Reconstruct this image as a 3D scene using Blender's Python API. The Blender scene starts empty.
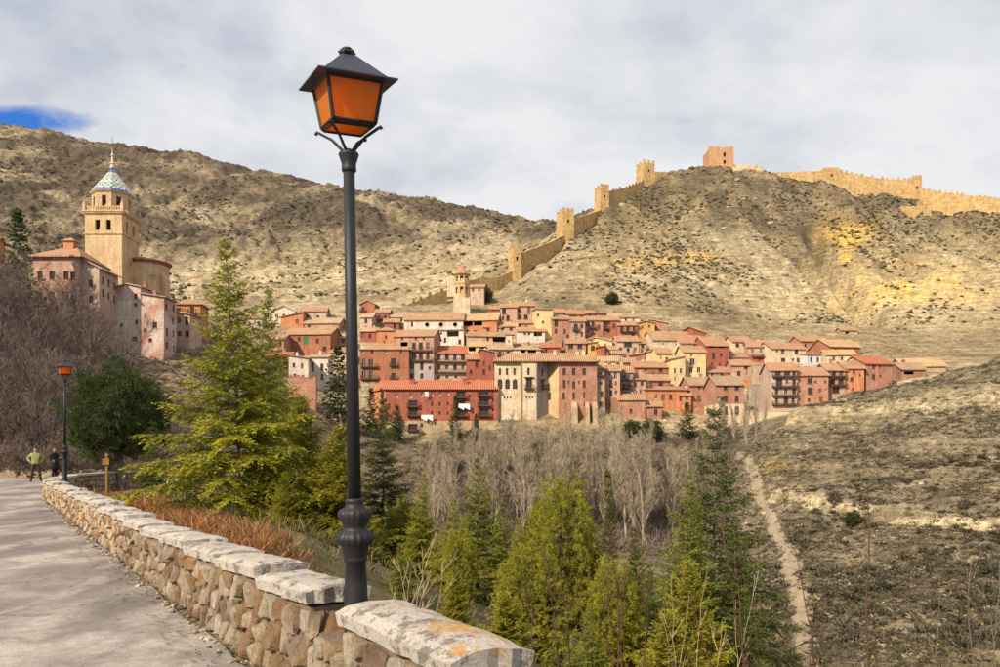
import bpy, math, random
import numpy as np
from mathutils import Vector, Matrix
R = math.radians
SC = bpy.context.scene
COL = SC.collection
rnd = random.Random(7)
rng = np.random.default_rng(7)
EYE, F, HX, HY = 1.75, 800.0, 500.0, 448.0

# ------------------------------------------------------------------ camera, sky, sun, exposure
cam = bpy.data.cameras.new('camera'); camo = bpy.data.objects.new('camera', cam); COL.objects.link(camo)
camo.location = (0, 0, EYE); camo.rotation_euler = (R(90), 0, 0)
cam.sensor_width = 36; cam.lens = 28.8; cam.shift_y = 0.1145; cam.clip_start = 0.1; cam.clip_end = 6000
SC.camera = camo
TO_SUN = Vector((-0.66, -0.75, 0.0)).normalized() * math.cos(R(36)) + Vector((0, 0, math.sin(R(36))))
sun = bpy.data.lights.new('sun', 'SUN'); suno = bpy.data.objects.new('sun', sun); COL.objects.link(suno)
sun.energy = 4.5; sun.angle = R(0.9); sun.color = (1.0, 0.87, 0.68)
suno.rotation_euler = (-TO_SUN).to_track_quat('-Z', 'Y').to_euler(); suno.location = (-60, -60, 80)
SC.view_settings.view_transform = 'Standard'; SC.view_settings.look = 'None'
SC.view_settings.exposure = 0.72; SC.view_settings.gamma = 1.0; SC.view_settings.use_curve_mapping = False

def nd(t, typ, ins=None, **props):
    n = t.nodes.new(typ)
    for k, v in props.items(): setattr(n, k, v)
    for k, v in (ins or {}).items():
        if isinstance(v, bpy.types.NodeSocket): t.links.new(v, n.inputs[k])
        else: n.inputs[k].default_value = v
    return n
def mth(t, op, a, b=None, c=None, clamp=False):
    n = t.nodes.new('ShaderNodeMath'); n.operation = op; n.use_clamp = clamp
    for i, v in enumerate((a, b, c)):
        if v is None: continue
        if isinstance(v, bpy.types.NodeSocket): t.links.new(v, n.inputs[i])
        else: n.inputs[i].default_value = v
    return n.outputs[0]
def mix(t, fac, a, b, blend='MIX'):
    n = t.nodes.new('ShaderNodeMix'); n.data_type = 'RGBA'; n.blend_type = blend; n.clamp_factor = True
    for i, v in ((0, fac), (6, a), (7, b)):
        if isinstance(v, bpy.types.NodeSocket): t.links.new(v, n.inputs[i])
        else: n.inputs[i].default_value = (*v, 1) if (i and len(v) == 3) else v
    return n.outputs[2]
def ramp(t, fac, stops, interp='LINEAR'):
    n = t.nodes.new('ShaderNodeValToRGB'); t.links.new(fac, n.inputs[0]); cr = n.color_ramp; cr.interpolation = interp
    while len(cr.elements) < len(stops): cr.elements.new(0.5)
    for e, (p, c) in zip(cr.elements, stops):
        e.position = p; e.color = (c, c, c, 1) if not hasattr(c, '__len__') else (*c, 1)
    return n.outputs[0]
def noise(t, vec, scale, detail=4, rough=0.55, dist=0.0):
    return nd(t, 'ShaderNodeTexNoise', {'Vector': vec, 'Scale': scale, 'Detail': detail, 'Roughness': rough, 'Distortion': dist}).outputs[0]

W = bpy.data.worlds.new('World'); SC.world = W; W.use_nodes = True
t = W.node_tree; t.nodes.clear()
sky = nd(t, 'ShaderNodeTexSky'); sky.sky_type = 'NISHITA'; sky.sun_disc = False
sky.sun_elevation = R(36); sky.sun_rotation = math.atan2(TO_SUN.x, TO_SUN.y); sky.altitude = 1100; sky.ozone_density = 3.0; sky.dust_density = 0.3
tc = nd(t, 'ShaderNodeTexCoord')
sp = nd(t, 'ShaderNodeSeparateXYZ', {0: tc.outputs['Generated']})
X_, Y_, Z_ = sp.outputs
zz = mth(t, 'ADD', mth(t, 'MAXIMUM', Z_, 0.0), 0.22)
cv = nd(t, 'ShaderNodeCombineXYZ', {0: mth(t, 'DIVIDE', X_, zz), 1: mth(t, 'DIVIDE', Y_, zz), 2: 0.0}).outputs[0]
n1 = noise(t, cv, 0.55, 5, 0.5, 0.3)
n2 = noise(t, cv, 1.6, 7, 0.55, 0.4)
n4 = noise(t, cv, 5.0, 6, 0.6, 0.2)
nn = mth(t, 'ADD', mth(t, 'ADD', mth(t, 'MULTIPLY', n1, 0.5), mth(t, 'MULTIPLY', n2, 0.38)), mth(t, 'MULTIPLY', n4, 0.12))
cloud = ramp(t, nn, [(0.33, (4.4, 5.0, 6.3)), (0.415, (5.9, 6.4, 7.5)), (0.47, (8.0, 8.3, 8.85)), (0.53, (9.9, 10.0, 10.2))])
# gaps of blue between the clouds: chance gaps by noise, and the long one low on the left
yy = mth(t, 'MAXIMUM', Y_, 0.02)
au = mth(t, 'DIVIDE', mth(t, 'ADD', mth(t, 'DIVIDE', X_, yy), 0.62), 0.125)
ev = mth(t, 'DIVIDE', mth(t, 'SUBTRACT', mth(t, 'DIVIDE', Z_, yy), 0.408), 0.024)
wob = mth(t, 'MULTIPLY', mth(t, 'SUBTRACT', noise(t, cv, 3.2, 6, 0.6), 0.5), 3.2)
gap = mth(t, 'SUBTRACT', mth(t, 'ADD', 1.0, wob), mth(t, 'ADD', mth(t, 'MULTIPLY', au, au), mth(t, 'MULTIPLY', ev, ev)))
gapm = ramp(t, gap, [(0.0, 0.0), (0.75, 1.0)])
chance = ramp(t, mth(t, 'ADD', mth(t, 'MULTIPLY', noise(t, cv, 1.1, 6, 0.55), 0.8), mth(t, 'MULTIPLY', n1, 0.2)), [(0.63, 0.0), (0.72, 1.0)])
blue = mth(t, 'MAXIMUM', gapm, chance)
skyc = mix(t, 1.0, sky.outputs[0], (0.55, 1.25, 2.1), 'MULTIPLY')
bg = nd(t, 'ShaderNodeBackground', {'Color': mix(t, blue, cloud, skyc), 'Strength': 0.052})
t.links.new(bg.outputs[0], nd(t, 'ShaderNodeOutputWorld').inputs[0])

# ------------------------------------------------------------------ helpers
def P(px, py, d): return Vector(((px - HX) / F * d, d, EYE + (HY - py) / F * d))
def tag(o, label=None, cat=None, group=None, kind=None):
    if label: o['label'] = label
    if cat: o['category'] = cat
    if group: o['group'] = group
    if kind: o['kind'] = kind
    return o
def empty(name, loc, label=None, cat=None, group=None, rz=0.0):
    o = bpy.data.objects.new(name, None); COL.objects.link(o)
    o.location = loc; o.rotation_euler = (0, 0, rz); o.empty_display_size = 0.2
    return tag(o, label, cat, group)
def link(name, me, parent=None, loc=(0, 0, 0), rz=0.0):
    o = bpy.data.objects.new(name, me); COL.objects.link(o); o.location = loc; o.rotation_euler = (0, 0, rz)
    if parent: o.parent = parent
    return o
def raw_mesh(name, v, f, mats, flat=True, col=None, mi=None):
    v = np.asarray(v, np.float32); f = np.asarray(f, np.int32); k = f.shape[1]
    me = bpy.data.meshes.new(name)
    me.vertices.add(len(v)); me.vertices.foreach_set('co', v.ravel())
    me.loops.add(f.size); me.loops.foreach_set('vertex_index', f.ravel())
    me.polygons.add(len(f)); me.polygons.foreach_set('loop_start', np.arange(0, f.size, k, dtype=np.int32))
    for m in (mats if isinstance(mats, (list, tuple)) else [mats]): me.materials.append(m)
    if mi is not None: me.polygons.foreach_set('material_index', np.asarray(mi, np.int32))
    me.update(calc_edges=True)
    if flat: me.shade_flat()
    if col is not None:
        a = me.color_attributes.new('Col', 'FLOAT_COLOR', 'POINT')
        c = np.ones((len(v), 4), np.float32); c[:, :3] = col; a.data.foreach_set('color', c.ravel())
    return me
class MB:
    def __init__(s): s.v = []; s.f = []; s.m = []
    def poly(s, pts, m=0):
        b = len(s.v); s.v += [tuple(p) for p in pts]; s.f.append(tuple(range(b, b + len(pts)))); s.m.append(m)
    def box(s, x0, x1, y0, y1, z0, z1, m=0):
        b = len(s.v)
        s.v += [(x0,y0,z0),(x1,y0,z0),(x1,y1,z0),(x0,y1,z0),(x0,y0,z1),(x1,y0,z1),(x1,y1,z1),(x0,y1,z1)]
        for q in ((3,2,1,0),(4,5,6,7),(0,1,5,4),(1,2,6,5),(2,3,7,6),(3,0,4,7)):
            s.f.append(tuple(b + i for i in q)); s.m.append(m)
    def hexa(s, p8, m=0):                       # bottom ring of 4 (ccw from above), top ring of 4
        b = len(s.v); s.v += [tuple(p) for p in p8]
        for q in ((3,2,1,0),(4,5,6,7),(0,1,5,4),(1,2,6,5),(2,3,7,6),(3,0,4,7)):
            s.f.append(tuple(b + i for i in q)); s.m.append(m)
    def rings(s, rings, m=0, cap=True):
        n = len(rings[0]); b = len(s.v)
        for r in rings: s.v += [tuple(p) for p in r]
        for i in range(len(rings) - 1):
            for j in range(n):
                a = b + i * n + j; c = b + i * n + (j + 1) % n
                s.f.append((a, c, c + n, a + n)); s.m.append(m)
        if cap:
            s.f.append(tuple(b + j for j in range(n))[::-1]); s.m.append(m)
            s.f.append(tuple(b + (len(rings) - 1) * n + j for j in range(n))); s.m.append(m)
    def lathe(s, prof, n=16, c=(0, 0), m=0, ph=0.0, cap=True):
        s.rings([[(c[0] + r * math.cos(2 * math.pi * (j + ph) / n), c[1] + r * math.sin(2 * math.pi * (j + ph) / n), z) for j in range(n)] for r, z in prof], m, cap)
    def tube(s, pts, rad, n=6, m=0, cap=True):
        rs = []; pts = [Vector(p) for p in pts]
        for i, p in enumerate(pts):
            d = (pts[min(i + 1, len(pts) - 1)] - pts[max(i - 1, 0)]).normalized()
            u = d.cross(Vector((0, 0, 1)) if abs(d.z) < 0.9 else Vector((1, 0, 0))).normalized(); w = d.cross(u)
            r = rad[i] if hasattr(rad, '__len__') else rad
            rs.append([p + (u * math.cos(2 * math.pi * j / n) + w * math.sin(2 * math.pi * j / n)) * -r for j in range(n)])
        s.rings(rs, m, cap)
    def mesh(s, name, mats, smooth=False):
        me = bpy.data.meshes.new(name); me.from_pydata(s.v, [], s.f)
        for m in (mats if isinstance(mats, (list, tuple)) else [mats]): me.materials.append(m)
        if any(s.m): me.polygons.foreach_set('material_index', s.m)
        if smooth: me.shade_smooth()
        me.update(); return me
    def build(s, name, mats, parent=None, loc=(0, 0, 0), rz=0.0, smooth=False):
        return link(name, s.mesh(name, mats, smooth), parent, loc, rz)

def hsh(ix, iy, seed):
    n = (ix.astype(np.int64) * 374761393 + iy.astype(np.int64) * 668265263 + seed * 974634777) & 0xffffffff
    n = ((n ^ (n >> 13)) * 1274126177) & 0xffffffff; n = n ^ (n >> 16)
    return (n & 0xffffff) / float(0xffffff)
def vnoise(x, y, seed):
    ix = np.floor(x); iy = np.floor(y); fx = x - ix; fy = y - iy
    fx = fx * fx * (3 - 2 * fx); fy = fy * fy * (3 - 2 * fy)
    a = hsh(ix, iy, seed); b = hsh(ix + 1, iy, seed); c = hsh(ix, iy + 1, seed); d = hsh(ix + 1, iy + 1, seed)
    return (a + (b - a) * fx) * (1 - fy) + (c + (d - c) * fx) * fy
def fbm(x, y, octv, seed, gain=0.5):
    x = np.asarray(x, float); y = np.asarray(y, float); r = np.zeros(np.broadcast(x, y).shape); a = 1.0; s = 0.0
    for o in range(octv):
        r += a * (vnoise(x + o * 17.3, y - o * 9.1, seed + o) * 2 - 1); s += a; a *= gain
        x, y = (x * 0.8 - y * 0.6) * 2.03, (x * 0.6 + y * 0.8) * 2.03
    return r / s * 1.6
def sstep(a, b, x):
    q = np.clip((x - a) / (b - a), 0, 1); return q * q * (3 - 2 * q)

# ------------------------------------------------------------------ materials
def newmat(name):
    m = bpy.data.materials.new(name); m.use_nodes = True; t = m.node_tree; t.nodes.clear()
    b = nd(t, 'ShaderNodeBsdfPrincipled', {'Roughness': 0.9, 'Specular IOR Level': 0.2}); o = nd(t, 'ShaderNodeOutputMaterial')
    t.links.new(b.outputs[0], o.inputs[0]); return m, t, b, o
def bump(t, b, h, strength, dist):
    n = nd(t, 'ShaderNodeBump', {'Height': h, 'Strength': strength, 'Distance': dist}); t.links.new(n.outputs[0], b.inputs['Normal'])
def setc(t, b, c):
    if isinstance(c, bpy.types.NodeSocket): t.links.new(c, b.inputs['Base Color'])
    else: b.inputs['Base Color'].default_value = (*c, 1)
def pos(t): return nd(t, 'ShaderNodeNewGeometry').outputs['Position']
def objc(t): return nd(t, 'ShaderNodeTexCoord').outputs['Object']
def plain(name, c, rough=0.8, spec=0.2, metal=0.0, var=0.15, scale=6.0):
    m, t, b, o = newmat(name); b.inputs['Roughness'].default_value = rough; b.inputs['Specular IOR Level'].default_value = spec; b.inputs['Metallic'].default_value = metal
    k = noise(t, pos(t), scale, 3); setc(t, b, mix(t, k, tuple(x * (1 - var) for x in c), tuple(min(1, x * (1 + var)) for x in c))); return m
def plaster(name, c, c2=None, patch=0.5, grain=0.26):
    m, t, b, o = newmat(name); p = pos(t)
    c2 = c2 or tuple(x * 0.68 for x in c)
    a = noise(t, p, 0.28, 5, 0.65, 0.6); g = noise(t, p, 2.2, 5, 0.7)
    st = noise(t, nd(t, 'ShaderNodeMapping', {'Vector': p, 'Scale': (1.3, 1.3, 0.16)}).outputs[0], 1.0, 4, 0.6)
    col = mix(t, ramp(t, a, [(0.5 - 0.16 * patch - 0.02, 0.0), (0.5 + 0.14, 1.0)]), c, c2)
    col = mix(t, ramp(t, st, [(0.42, 0.0), (0.72, 0.65)]), col, tuple(x * 0.5 for x in c))
    col = mix(t, 1.0, col, ramp(t, g, [(0.25, 1.0 - grain * 1.6), (0.75, 1.0 + grain)]), 'MULTIPLY')
    setc(t, b, col); b.inputs['Roughness'].default_value = 0.95
    bump(t, b, noise(t, p, 3.0, 6, 0.7), 0.5, 0.12); return m
def rooftile(name, c, c2, ax=0):
    m, t, b, o = newmat(name); p = objc(t)
    s = nd(t, 'ShaderNodeSeparateXYZ', {0: p}); u = s.outputs[ax]; vv = s.outputs[1 - ax]
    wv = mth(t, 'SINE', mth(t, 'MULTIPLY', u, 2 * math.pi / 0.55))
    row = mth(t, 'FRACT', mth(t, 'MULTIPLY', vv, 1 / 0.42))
    big = noise(t, pos(t), 0.35, 4, 0.6); sm = noise(t, pos(t), 2.8, 4, 0.7)
    col = mix(t, ramp(t, big, [(0.36, 0.0), (0.64, 1.0)]), c, c2)
    col = mix(t, 1.0, col, ramp(t, sm, [(0.28, 0.62), (0.72, 1.28)]), 'MULTIPLY')
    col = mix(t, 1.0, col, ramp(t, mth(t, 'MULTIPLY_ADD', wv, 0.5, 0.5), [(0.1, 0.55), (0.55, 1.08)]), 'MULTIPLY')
    setc(t, b, col); b.inputs['Roughness'].default_value = 0.9
    bump(t, b, mth(t, 'ADD', wv, mth(t, 'MULTIPLY', row, 0.6)), 0.8, 0.08); return m
def vcol(name, amp=0.35, sc=1.5, bmp=0.6, bd=0.3, rough=0.95, transl=0.0):
    m, t, b, o = newmat(name); p = pos(t)
    a = nd(t, 'ShaderNodeVertexColor', layer_name='Col').outputs[0]
    k = noise(t, p, sc, 6, 0.7)
    col = mix(t, 1.0, a, ramp(t, k, [(0.28, 1 - amp), (0.72, 1 + amp)]), 'MULTIPLY')
    setc(t, b, col); b.inputs['Roughness'].default_value = rough
    if bmp: bump(t, b, noise(t, p, sc * 0.8, 6, 0.7), bmp, bd)
    if transl:
        tr = nd(t, 'ShaderNodeBsdfTranslucent', {'Color': col}); ms = nd(t, 'ShaderNodeMixShader', {0: transl, 1: b.outputs[0], 2: tr.outputs[0]})
        t.links.new(ms.outputs[0], o.inputs[0])
    return m

# ------------------------------------------------------------------ terrain
COLS = {
 -500: [(60,420),(80,390),(120,320),(180,240),(260,200),(400,170),(560,140),(850,90),(1100,120)],
 0:   [(46,477),(60,452),(80,425),(120,362),(150,312),(180,280),(215,266),(280,272),(340,275),(430,255),(560,208),(720,158),(850,127),(1100,155)],
 60:  [(46,476),(60,462),(80,440),(120,388),(150,345),(170,318),(190,290),(215,285),(270,292),(340,295),(430,275),(560,225),(720,173),(840,136),(1080,165)],
 120: [(46,482),(60,472),(90,455),(130,405),(160,358),(175,332),(190,298),(210,292),(260,300),(330,305),(420,285),(550,235),(700,184),(820,146),(1050,175)],
 200: [(60,520),(100,475),(140,410),(170,362),(185,340),(205,330),(260,318),(330,312),(400,300),(500,262),(650,210),(800,160),(1000,190)],
 280: [(60,600),(90,545),(130,485),(165,430),(195,402),(205,395),(285,314),(330,306),(400,292),(500,258),(650,206),(780,176),(1000,205)],
 350: [(60,640),(100,565),(140,510),(175,475),(195,440),(205,427),(290,308),(330,303),(400,288),(500,254),(620,212),(720,189),(950,215)],
 420: [(60,660),(100,575),(140,522),(178,494),(197,450),(205,435),(290,308),(330,302),(400,283),(500,248),(600,218),(690,197),(900,225)],
 500: [(60,665),(100,578),(140,524),(180,494),(198,440),(205,420),(290,311),(330,296),(380,274),(460,252),(560,232),(640,218),(850,245)],
 530: [(60,668),(100,578),(140,525),(180,494),(198,440),(205,419),(290,311),(345,272),(380,262),(450,248),(560,227),(630,220),(850,250)],
 570: [(60,670),(100,580),(140,526),(180,494),(198,440),(205,419),(290,310),(335,275),(370,241),(400,236),(480,228),(580,213),(800,250)],
 605: [(60,675),(100,582),(140,526),(180,494),(198,440),(205,419),(290,310),(335,270),(370,239),(395,213),(430,211),(560,206),(760,240)],
 650: [(60,680),(100,588),(140,528),(180,492),(198,442),(205,424),(290,312),(330,275),(370,235),(400,207),(420,185),(440,183),(470,197),(600,235)],
 676: [(60,685),(100,590),(140,530),(180,488),(198,442),(205,426),(290,316),(330,277),(370,235),(400,204),(424,176),(445,174),(475,192),(600,235)],
 720: [(60,690),(80,640),(100,590),(130,536),(160,488),(180,458),(197,438),(205,429),(290,322),(320,298),(360,250),(400,197),(430,167),(450,166),(480,190),(600,240)],
 780: [(60,690),(75,640),(95,580),(120,520),(145,462),(165,420),(180,425),(205,416),(285,338),(320,305),(370,250),(410,205),(432,178),(460,185),(600,235)],
 850: [(60,660),(75,610),(95,560),(120,500),(145,440),(165,400),(180,406),(205,400),(275,338),(310,315),(350,280),(400,216),(430,192),(460,200),(600,245)],
 920: [(60,650),(75,600),(95,548),(120,485),(145,420),(162,379),(180,388),(205,381),(270,352),(310,315),(350,280),(400,226),(425,205),(455,212),(600,255)],
 1000:[(60,640),(75,590),(95,535),(120,470),(145,402),(160,357),(180,368),(210,372),(270,350),(320,300),(370,250),(410,217),(440,222),(600,265)],
 1500:[(60,620),(95,500),(120,430),(150,330),(200,330),(300,300),(400,240),(600,280)],
}
F0 = np.array((-0.23, 3.79)); WE = np.array((-0.545, 0.838)); WE /= np.linalg.norm(WE); WN = np.array((WE[1], -WE[0]))
PXA = np.concatenate([np.linspace(-500, -45, 36), np.arange(-40, 1041, 2.2), np.linspace(1047, 1500, 36)])
DA = np.concatenate([np.geomspace(2.5, 60, 120)[:-1], np.linspace(60, 170, 150)[:-1], np.linspace(170, 300, 64)[:-1], np.linspace(300, 460, 170)[:-1], np.linspace(460, 900, 150)[:-1], np.linspace(900, 1500, 26)])
cp = sorted(COLS); tab = np.stack([np.interp(DA, [q[0] for q in COLS[c]], [q[1] for q in COLS[c]]) for c in cp])   # (ncol, nd)
PYG = np.stack([np.interp(PXA, cp, tab[:, j]) for j in range(len(DA))], 1)                                            # (npx, nd)
def blur(a, r, ax):
    k = np.exp(-0.5 * (np.arange(-3 * r, 3 * r + 1) / r) ** 2); k /= k.sum()
    pad = [(0, 0), (0, 0)]; pad[ax] = (3 * r, 3 * r); b = np.pad(a, pad, mode='edge'); o = np.zeros_like(a)
    for i, w in enumerate(k): o += w * (b[i:i + a.shape[0]] if ax == 0 else b[:, i:i + a.shape[1]])
    return o
PYG = blur(blur(PYG, 3, 0), 3, 1)
DG = np.broadcast_to(DA, PYG.shape); PXG = np.broadcast_to(PXA[:, None], PYG.shape)
XG = (PXG - HX) / F * DG; ZG = EYE + (HY - PYG) / F * DG
def near_z(x, y):
    s = (x - F0[0]) * WN[0] + (y - F0[1]) * WN[1] - 0.45
    sa = (x - F0[0]) * WE[0] + (y - F0[1]) * WE[1]; s = np.where(s > 0, np.maximum(s - 3.6 * sstep(7, 14, sa), 0.001), s)
    px = HX + F * x / np.maximum(y, 0.5)
    far_left = sstep(33, 37, y) * (1 - sstep(125, 210, px))
    drop = np.where(s > 0, 0.12 + 0.46 * np.maximum(s, 0) - 0.0035 * np.maximum(s, 0) ** 2, 0.03)
    drop = np.minimum(drop, 16)
    return -(drop * (1 - far_left) + 0.03 * far_left)
b_ = sstep(43, 62, DG)
ZG = near_z(XG, DG) * (1 - b_) + ZG * b_
# relief: broken strata and gullies on the hills, calm under the village and the road
hillw = sstep(296, 350, DG); rightw = sstep(690, 800, PXG) * sstep(58, 75, DG) * (1 - sstep(160, 178, DG))
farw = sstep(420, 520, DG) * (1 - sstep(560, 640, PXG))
leftw = (1 - sstep(110, 190, PXG)) * sstep(47, 62, DG) * (1 - sstep(150, 180, DG))
XW, YW = XG, DG
big = fbm(XW / 70, YW / 90, 5, 11); med = fbm(XW / 18, YW / 22, 5, 31); fin = fbm(XW / 4.5, YW / 5.5, 4, 51); fin2 = 1 - 2 * np.abs(fbm(XW / 7, YW / 9, 4, 61)); rdg = 1 - 2 * np.abs(fbm(XW / 45, YW / 60, 5, 71))
ZG = ZG + hillw * (2.0 * big + 1.2 * med + 1.3 * fin + 0.7 * fin2) + farw * (3.5 * big + 0.8 * rdg + 0.6 * med + 0.8 * fin + 0.5 * fin2) + rightw * (0.9 * med + 0.45 * fin) + leftw * (1.1 * med + 0.5 * fin)
ZG = ZG + sstep(62, 90, DG) * (1 - hillw) * 0.3 * fin
st = (ZG + 5 * big + 2.2 * med); per = np.where(farw > 0.5, 11.0, 7.0); fr = st / per - np.floor(st / per)
ZG = ZG + (hillw * 2.0 + farw * 1.2) * (sstep(0.25, 0.85, fr) - fr)
fr2 = (ZG + 1.2 * med) / 4.2; fr2 = fr2 - np.floor(fr2); ZG = ZG + rightw * 1.3 * (sstep(0.45, 0.9, fr2) - fr2)
def seg_d(px, py, pts):
    best = np.full(px.shape, 1e9)
    for (ax, ay), (bx, by) in zip(pts[:-1], pts[1:]):
        tt = np.clip(((px - ax) * (bx - ax) + (py - ay) * (by - ay)) / ((bx - ax) ** 2 + (by - ay) ** 2), 0, 1)
        best = np.minimum(best, np.hypot(px - ax - tt * (bx - ax), py - ay - tt * (by - ay)))
    return best
ribs = 1 - 2 * np.abs(fbm(XW / 13 + 0.35 * YW / 13, YW / 75, 4, 301))
ZG = ZG + hillw * (1 - farw) * sstep(540, 620, PXG) * (sstep(300, 360, DG)) * 3.0 * ribs * (0.35 + 0.65 * sstep(760, 860, PXG)) * (1 - sstep(425, 440, DG))
ZG = ZG + farw * 3.0 * (1 - 2 * np.abs(fbm(XW / 24 - 0.3 * YW / 24, YW / 130, 4, 311)))
ravine = [((812, 235), (828, 262), (850, 290), (880, 318), (925, 350))]
onhill = (DG > 292) * sstep(292, 310, DG)
for rv in ravine: ZG = ZG - onhill * 17.0 * np.exp(-(seg_d(PXG, PYG, rv) / 8.0) ** 2)
ZG = ZG - onhill * 9 * np.exp(-(seg_d(PXG, PYG, ((800, 262), (835, 300), (870, 330))) / 6.0) ** 2)
# rock ledges along the right-hand hillside (py rows of the photo's ledges)
for pts, hgt in ((((735, 425), (800, 418), (860, 412), (930, 407), (1000, 402), (1100, 398)), 3.2), (((760, 492), (840, 510), (900, 522), (1000, 530), (1100, 535)), 2.6)):
    ledge = np.interp(PXG, [p[0] for p in pts], [p[1] for p in pts]) + 2.5 * fbm(XW / 8, YW / 30, 3, 91)
    dy = ledge - PYG
    ZG = ZG + (PXG > 690) * sstep(735, 790, PXG) * (DG < 170) * (DG > 60) * hgt * 0.5 * (sstep(-1.5, 1.5, dy) - sstep(2, 34, dy))
def gz(x, y):
    px = HX + F * x / y
    i = int(np.clip(np.searchsorted(PXA, px) - 1, 0, len(PXA) - 2)); j = int(np.clip(np.searchsorted(DA, y) - 1, 0, len(DA) - 2))
    a = min(max((px - PXA[i]) / (PXA[i + 1] - PXA[i]), 0), 1); b = min(max((y - DA[j]) / (DA[j + 1] - DA[j]), 0), 1)
    return float((ZG[i, j] * (1 - a) + ZG[i + 1, j] * a) * (1 - b) + (ZG[i, j + 1] * (1 - a) + ZG[i + 1, j + 1] * a) * b)
def gzv(x, y):
    px = HX + F * x / y
    i = np.clip(np.searchsorted(PXA, px) - 1, 0, len(PXA) - 2); j = np.clip(np.searchsorted(DA, y) - 1, 0, len(DA) - 2)
    a = np.clip((px - PXA[i]) / (PXA[i + 1] - PXA[i]), 0, 1); b = np.clip((y - DA[j]) / (DA[j + 1] - DA[j]), 0, 1)
    return (ZG[i, j] * (1 - a) + ZG[i + 1, j] * a) * (1 - b) + (ZG[i, j + 1] * (1 - a) + ZG[i + 1, j + 1] * a) * b
# colours of the ground: dry grass, pale limestone, ochre rock, dark humus, painted cloud shade
gx_, gy_ = np.gradient(ZG); dxm = np.maximum(np.gradient(XG)[0], 0.05); slope = np.abs(gy_ / np.maximum(np.gradient(DA)[None, :], .05))
def L(*c): return np.array(c)
TAN, PALE, DARK, OCH, SOIL = L(.275, .205, .115), L(.47, .385, .245), L(.10, .078, .048), L(.55, .36, .10), L(.115, .085, .066)
lerp = lambda a, b, k: a + (b - a) * k[..., None]
CG = np.broadcast_to(TAN, ZG.shape + (3,)).copy()
m1 = fbm(XW / 28, YW / 34, 5, 131); m2 = fbm(XW / 9, YW / 11, 4, 151); m3 = fbm(XW / 3, YW / 3.5, 3, 171)
PYR = HY - (ZG - EYE) / DG * F
CG = lerp(CG, PALE, np.clip(0.30 + 0.65 * m1 + 0.45 * m2, 0, 1) * 0.8)
CG = lerp(CG, DARK, np.clip(0.05 + 0.7 * m2 - 0.5 * m1 + 0.3 * m3, 0, 1) * 0.75)
# castle hill: darker crown, pale foot, ochre cliffs
ch = hillw * sstep(520, 600, PXG) * (DG < 470)
CG = lerp(CG, DARK * 1.1, ch * np.clip(sstep(268, 205, PYR) * (0.75 + 0.6 * m2), 0, .88))
CG = lerp(CG, PALE * 1.06, ch * np.clip(sstep(262, 300, PYR) * (0.55 + 0.35 * m2), 0, .8))
for (cx, cy, sx, sy, k) in ((690, 258, 34, 6, .55), (905, 290, 60, 24, .55), (850, 232, 26, 14, .45), (845, 262, 10, 26, .5), (960, 310, 60, 25, .4), (640, 262, 30, 8, .35), (790, 310, 60, 14, .25)):
    g = np.exp(-((PXG - cx) / sx) ** 2 - ((PYR - cy) / sy) ** 2)
    CG = lerp(CG, OCH, ch * np.clip(1.6 * g * k * (0.75 + 0.9 * m2 + 0.4 * m3), 0, .95))
# far hill: brown, painted darker for cloud shade, with pale scree low on its right
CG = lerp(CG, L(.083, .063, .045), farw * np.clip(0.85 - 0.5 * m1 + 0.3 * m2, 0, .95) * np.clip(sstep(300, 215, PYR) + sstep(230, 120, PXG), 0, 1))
CG = lerp(CG, PALE * 1.05, sstep(330, 420, DG) * (PXG < 520) * np.clip(sstep(235, 290, PYR) * (0.4 + 0.7 * m2), 0, .8) * sstep(120, 170, PXG))
# left bank and the slope below the wall: dark humus; right hillside: olive-brown with pale ledges
CG = lerp(CG, SOIL, leftw * np.clip(0.75 + 0.4 * m2, 0, 1))
nearw = 1 - sstep(52, 66, DG)
CG = lerp(CG, L(.12, .10, .05), nearw * np.clip(0.8 + 0.4 * m3, 0, 1))
vall = sstep(60, 70, DG) * (1 - sstep(196, 206, DG)) * (1 - rightw) * sstep(180, 260, PXG)
CG = lerp(CG, L(.15, .115, .08), vall * 0.9)
CG = lerp(CG, lerp(np.broadcast_to(L(.22, .175, .11), CG.shape), L(.085, .066, .046), np.clip(0.5 + m2, 0, 1) * np.clip(sstep(480, 560, PYR) * 0.7 + .45, 0, 1)), rightw * 0.85)  # darker low down: dark scrub tone plus cloud shade painted in
for pts in (((735, 425), (800, 417), (860, 410), (930, 405), (1000, 399), (1100, 396)), ((780, 496), (840, 508), (900, 519), (1000, 527), (1100, 532))):
    dl = PYR - np.interp(PXG, [p[0] for p in pts], [p[1] for p in pts])
    CG = lerp(CG, L(.58, .47, .29), rightw * np.clip(np.exp(-(dl / 8.0) ** 2) * (0.75 + 0.9 * m2), 0, .95))
for (cx, cy, sx, sy) in ((800, 415, 40, 7), (775, 470, 12, 9)):
    CG = lerp(CG, OCH * .9, rightw * np.clip(1.3 * np.exp(-((PXG - cx) / sx) ** 2 - ((PYR - cy) / sy) ** 2) * (0.4 + m2), 0, .9))
CG = np.clip(CG, 0.02, 0.75)
M_GROUND = vcol('ground_rock', 0.5, 0.9, 1.0, 0.7)
t = M_GROUND.node_tree; b = [n for n in t.nodes if n.type == 'BSDF_PRINCIPLED'][0]; p = pos(t)            # bedding planes of the limestone
strat = noise(t, nd(t, 'ShaderNodeMapping', {'Vector': p, 'Scale': (.07, .07, 1.0)}).outputs[0], 1.0, 7, 0.72, 0.8); speck = noise(t, p, 0.35, 8, 0.8)
old = b.inputs['Base Color'].links[0].from_socket
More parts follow.
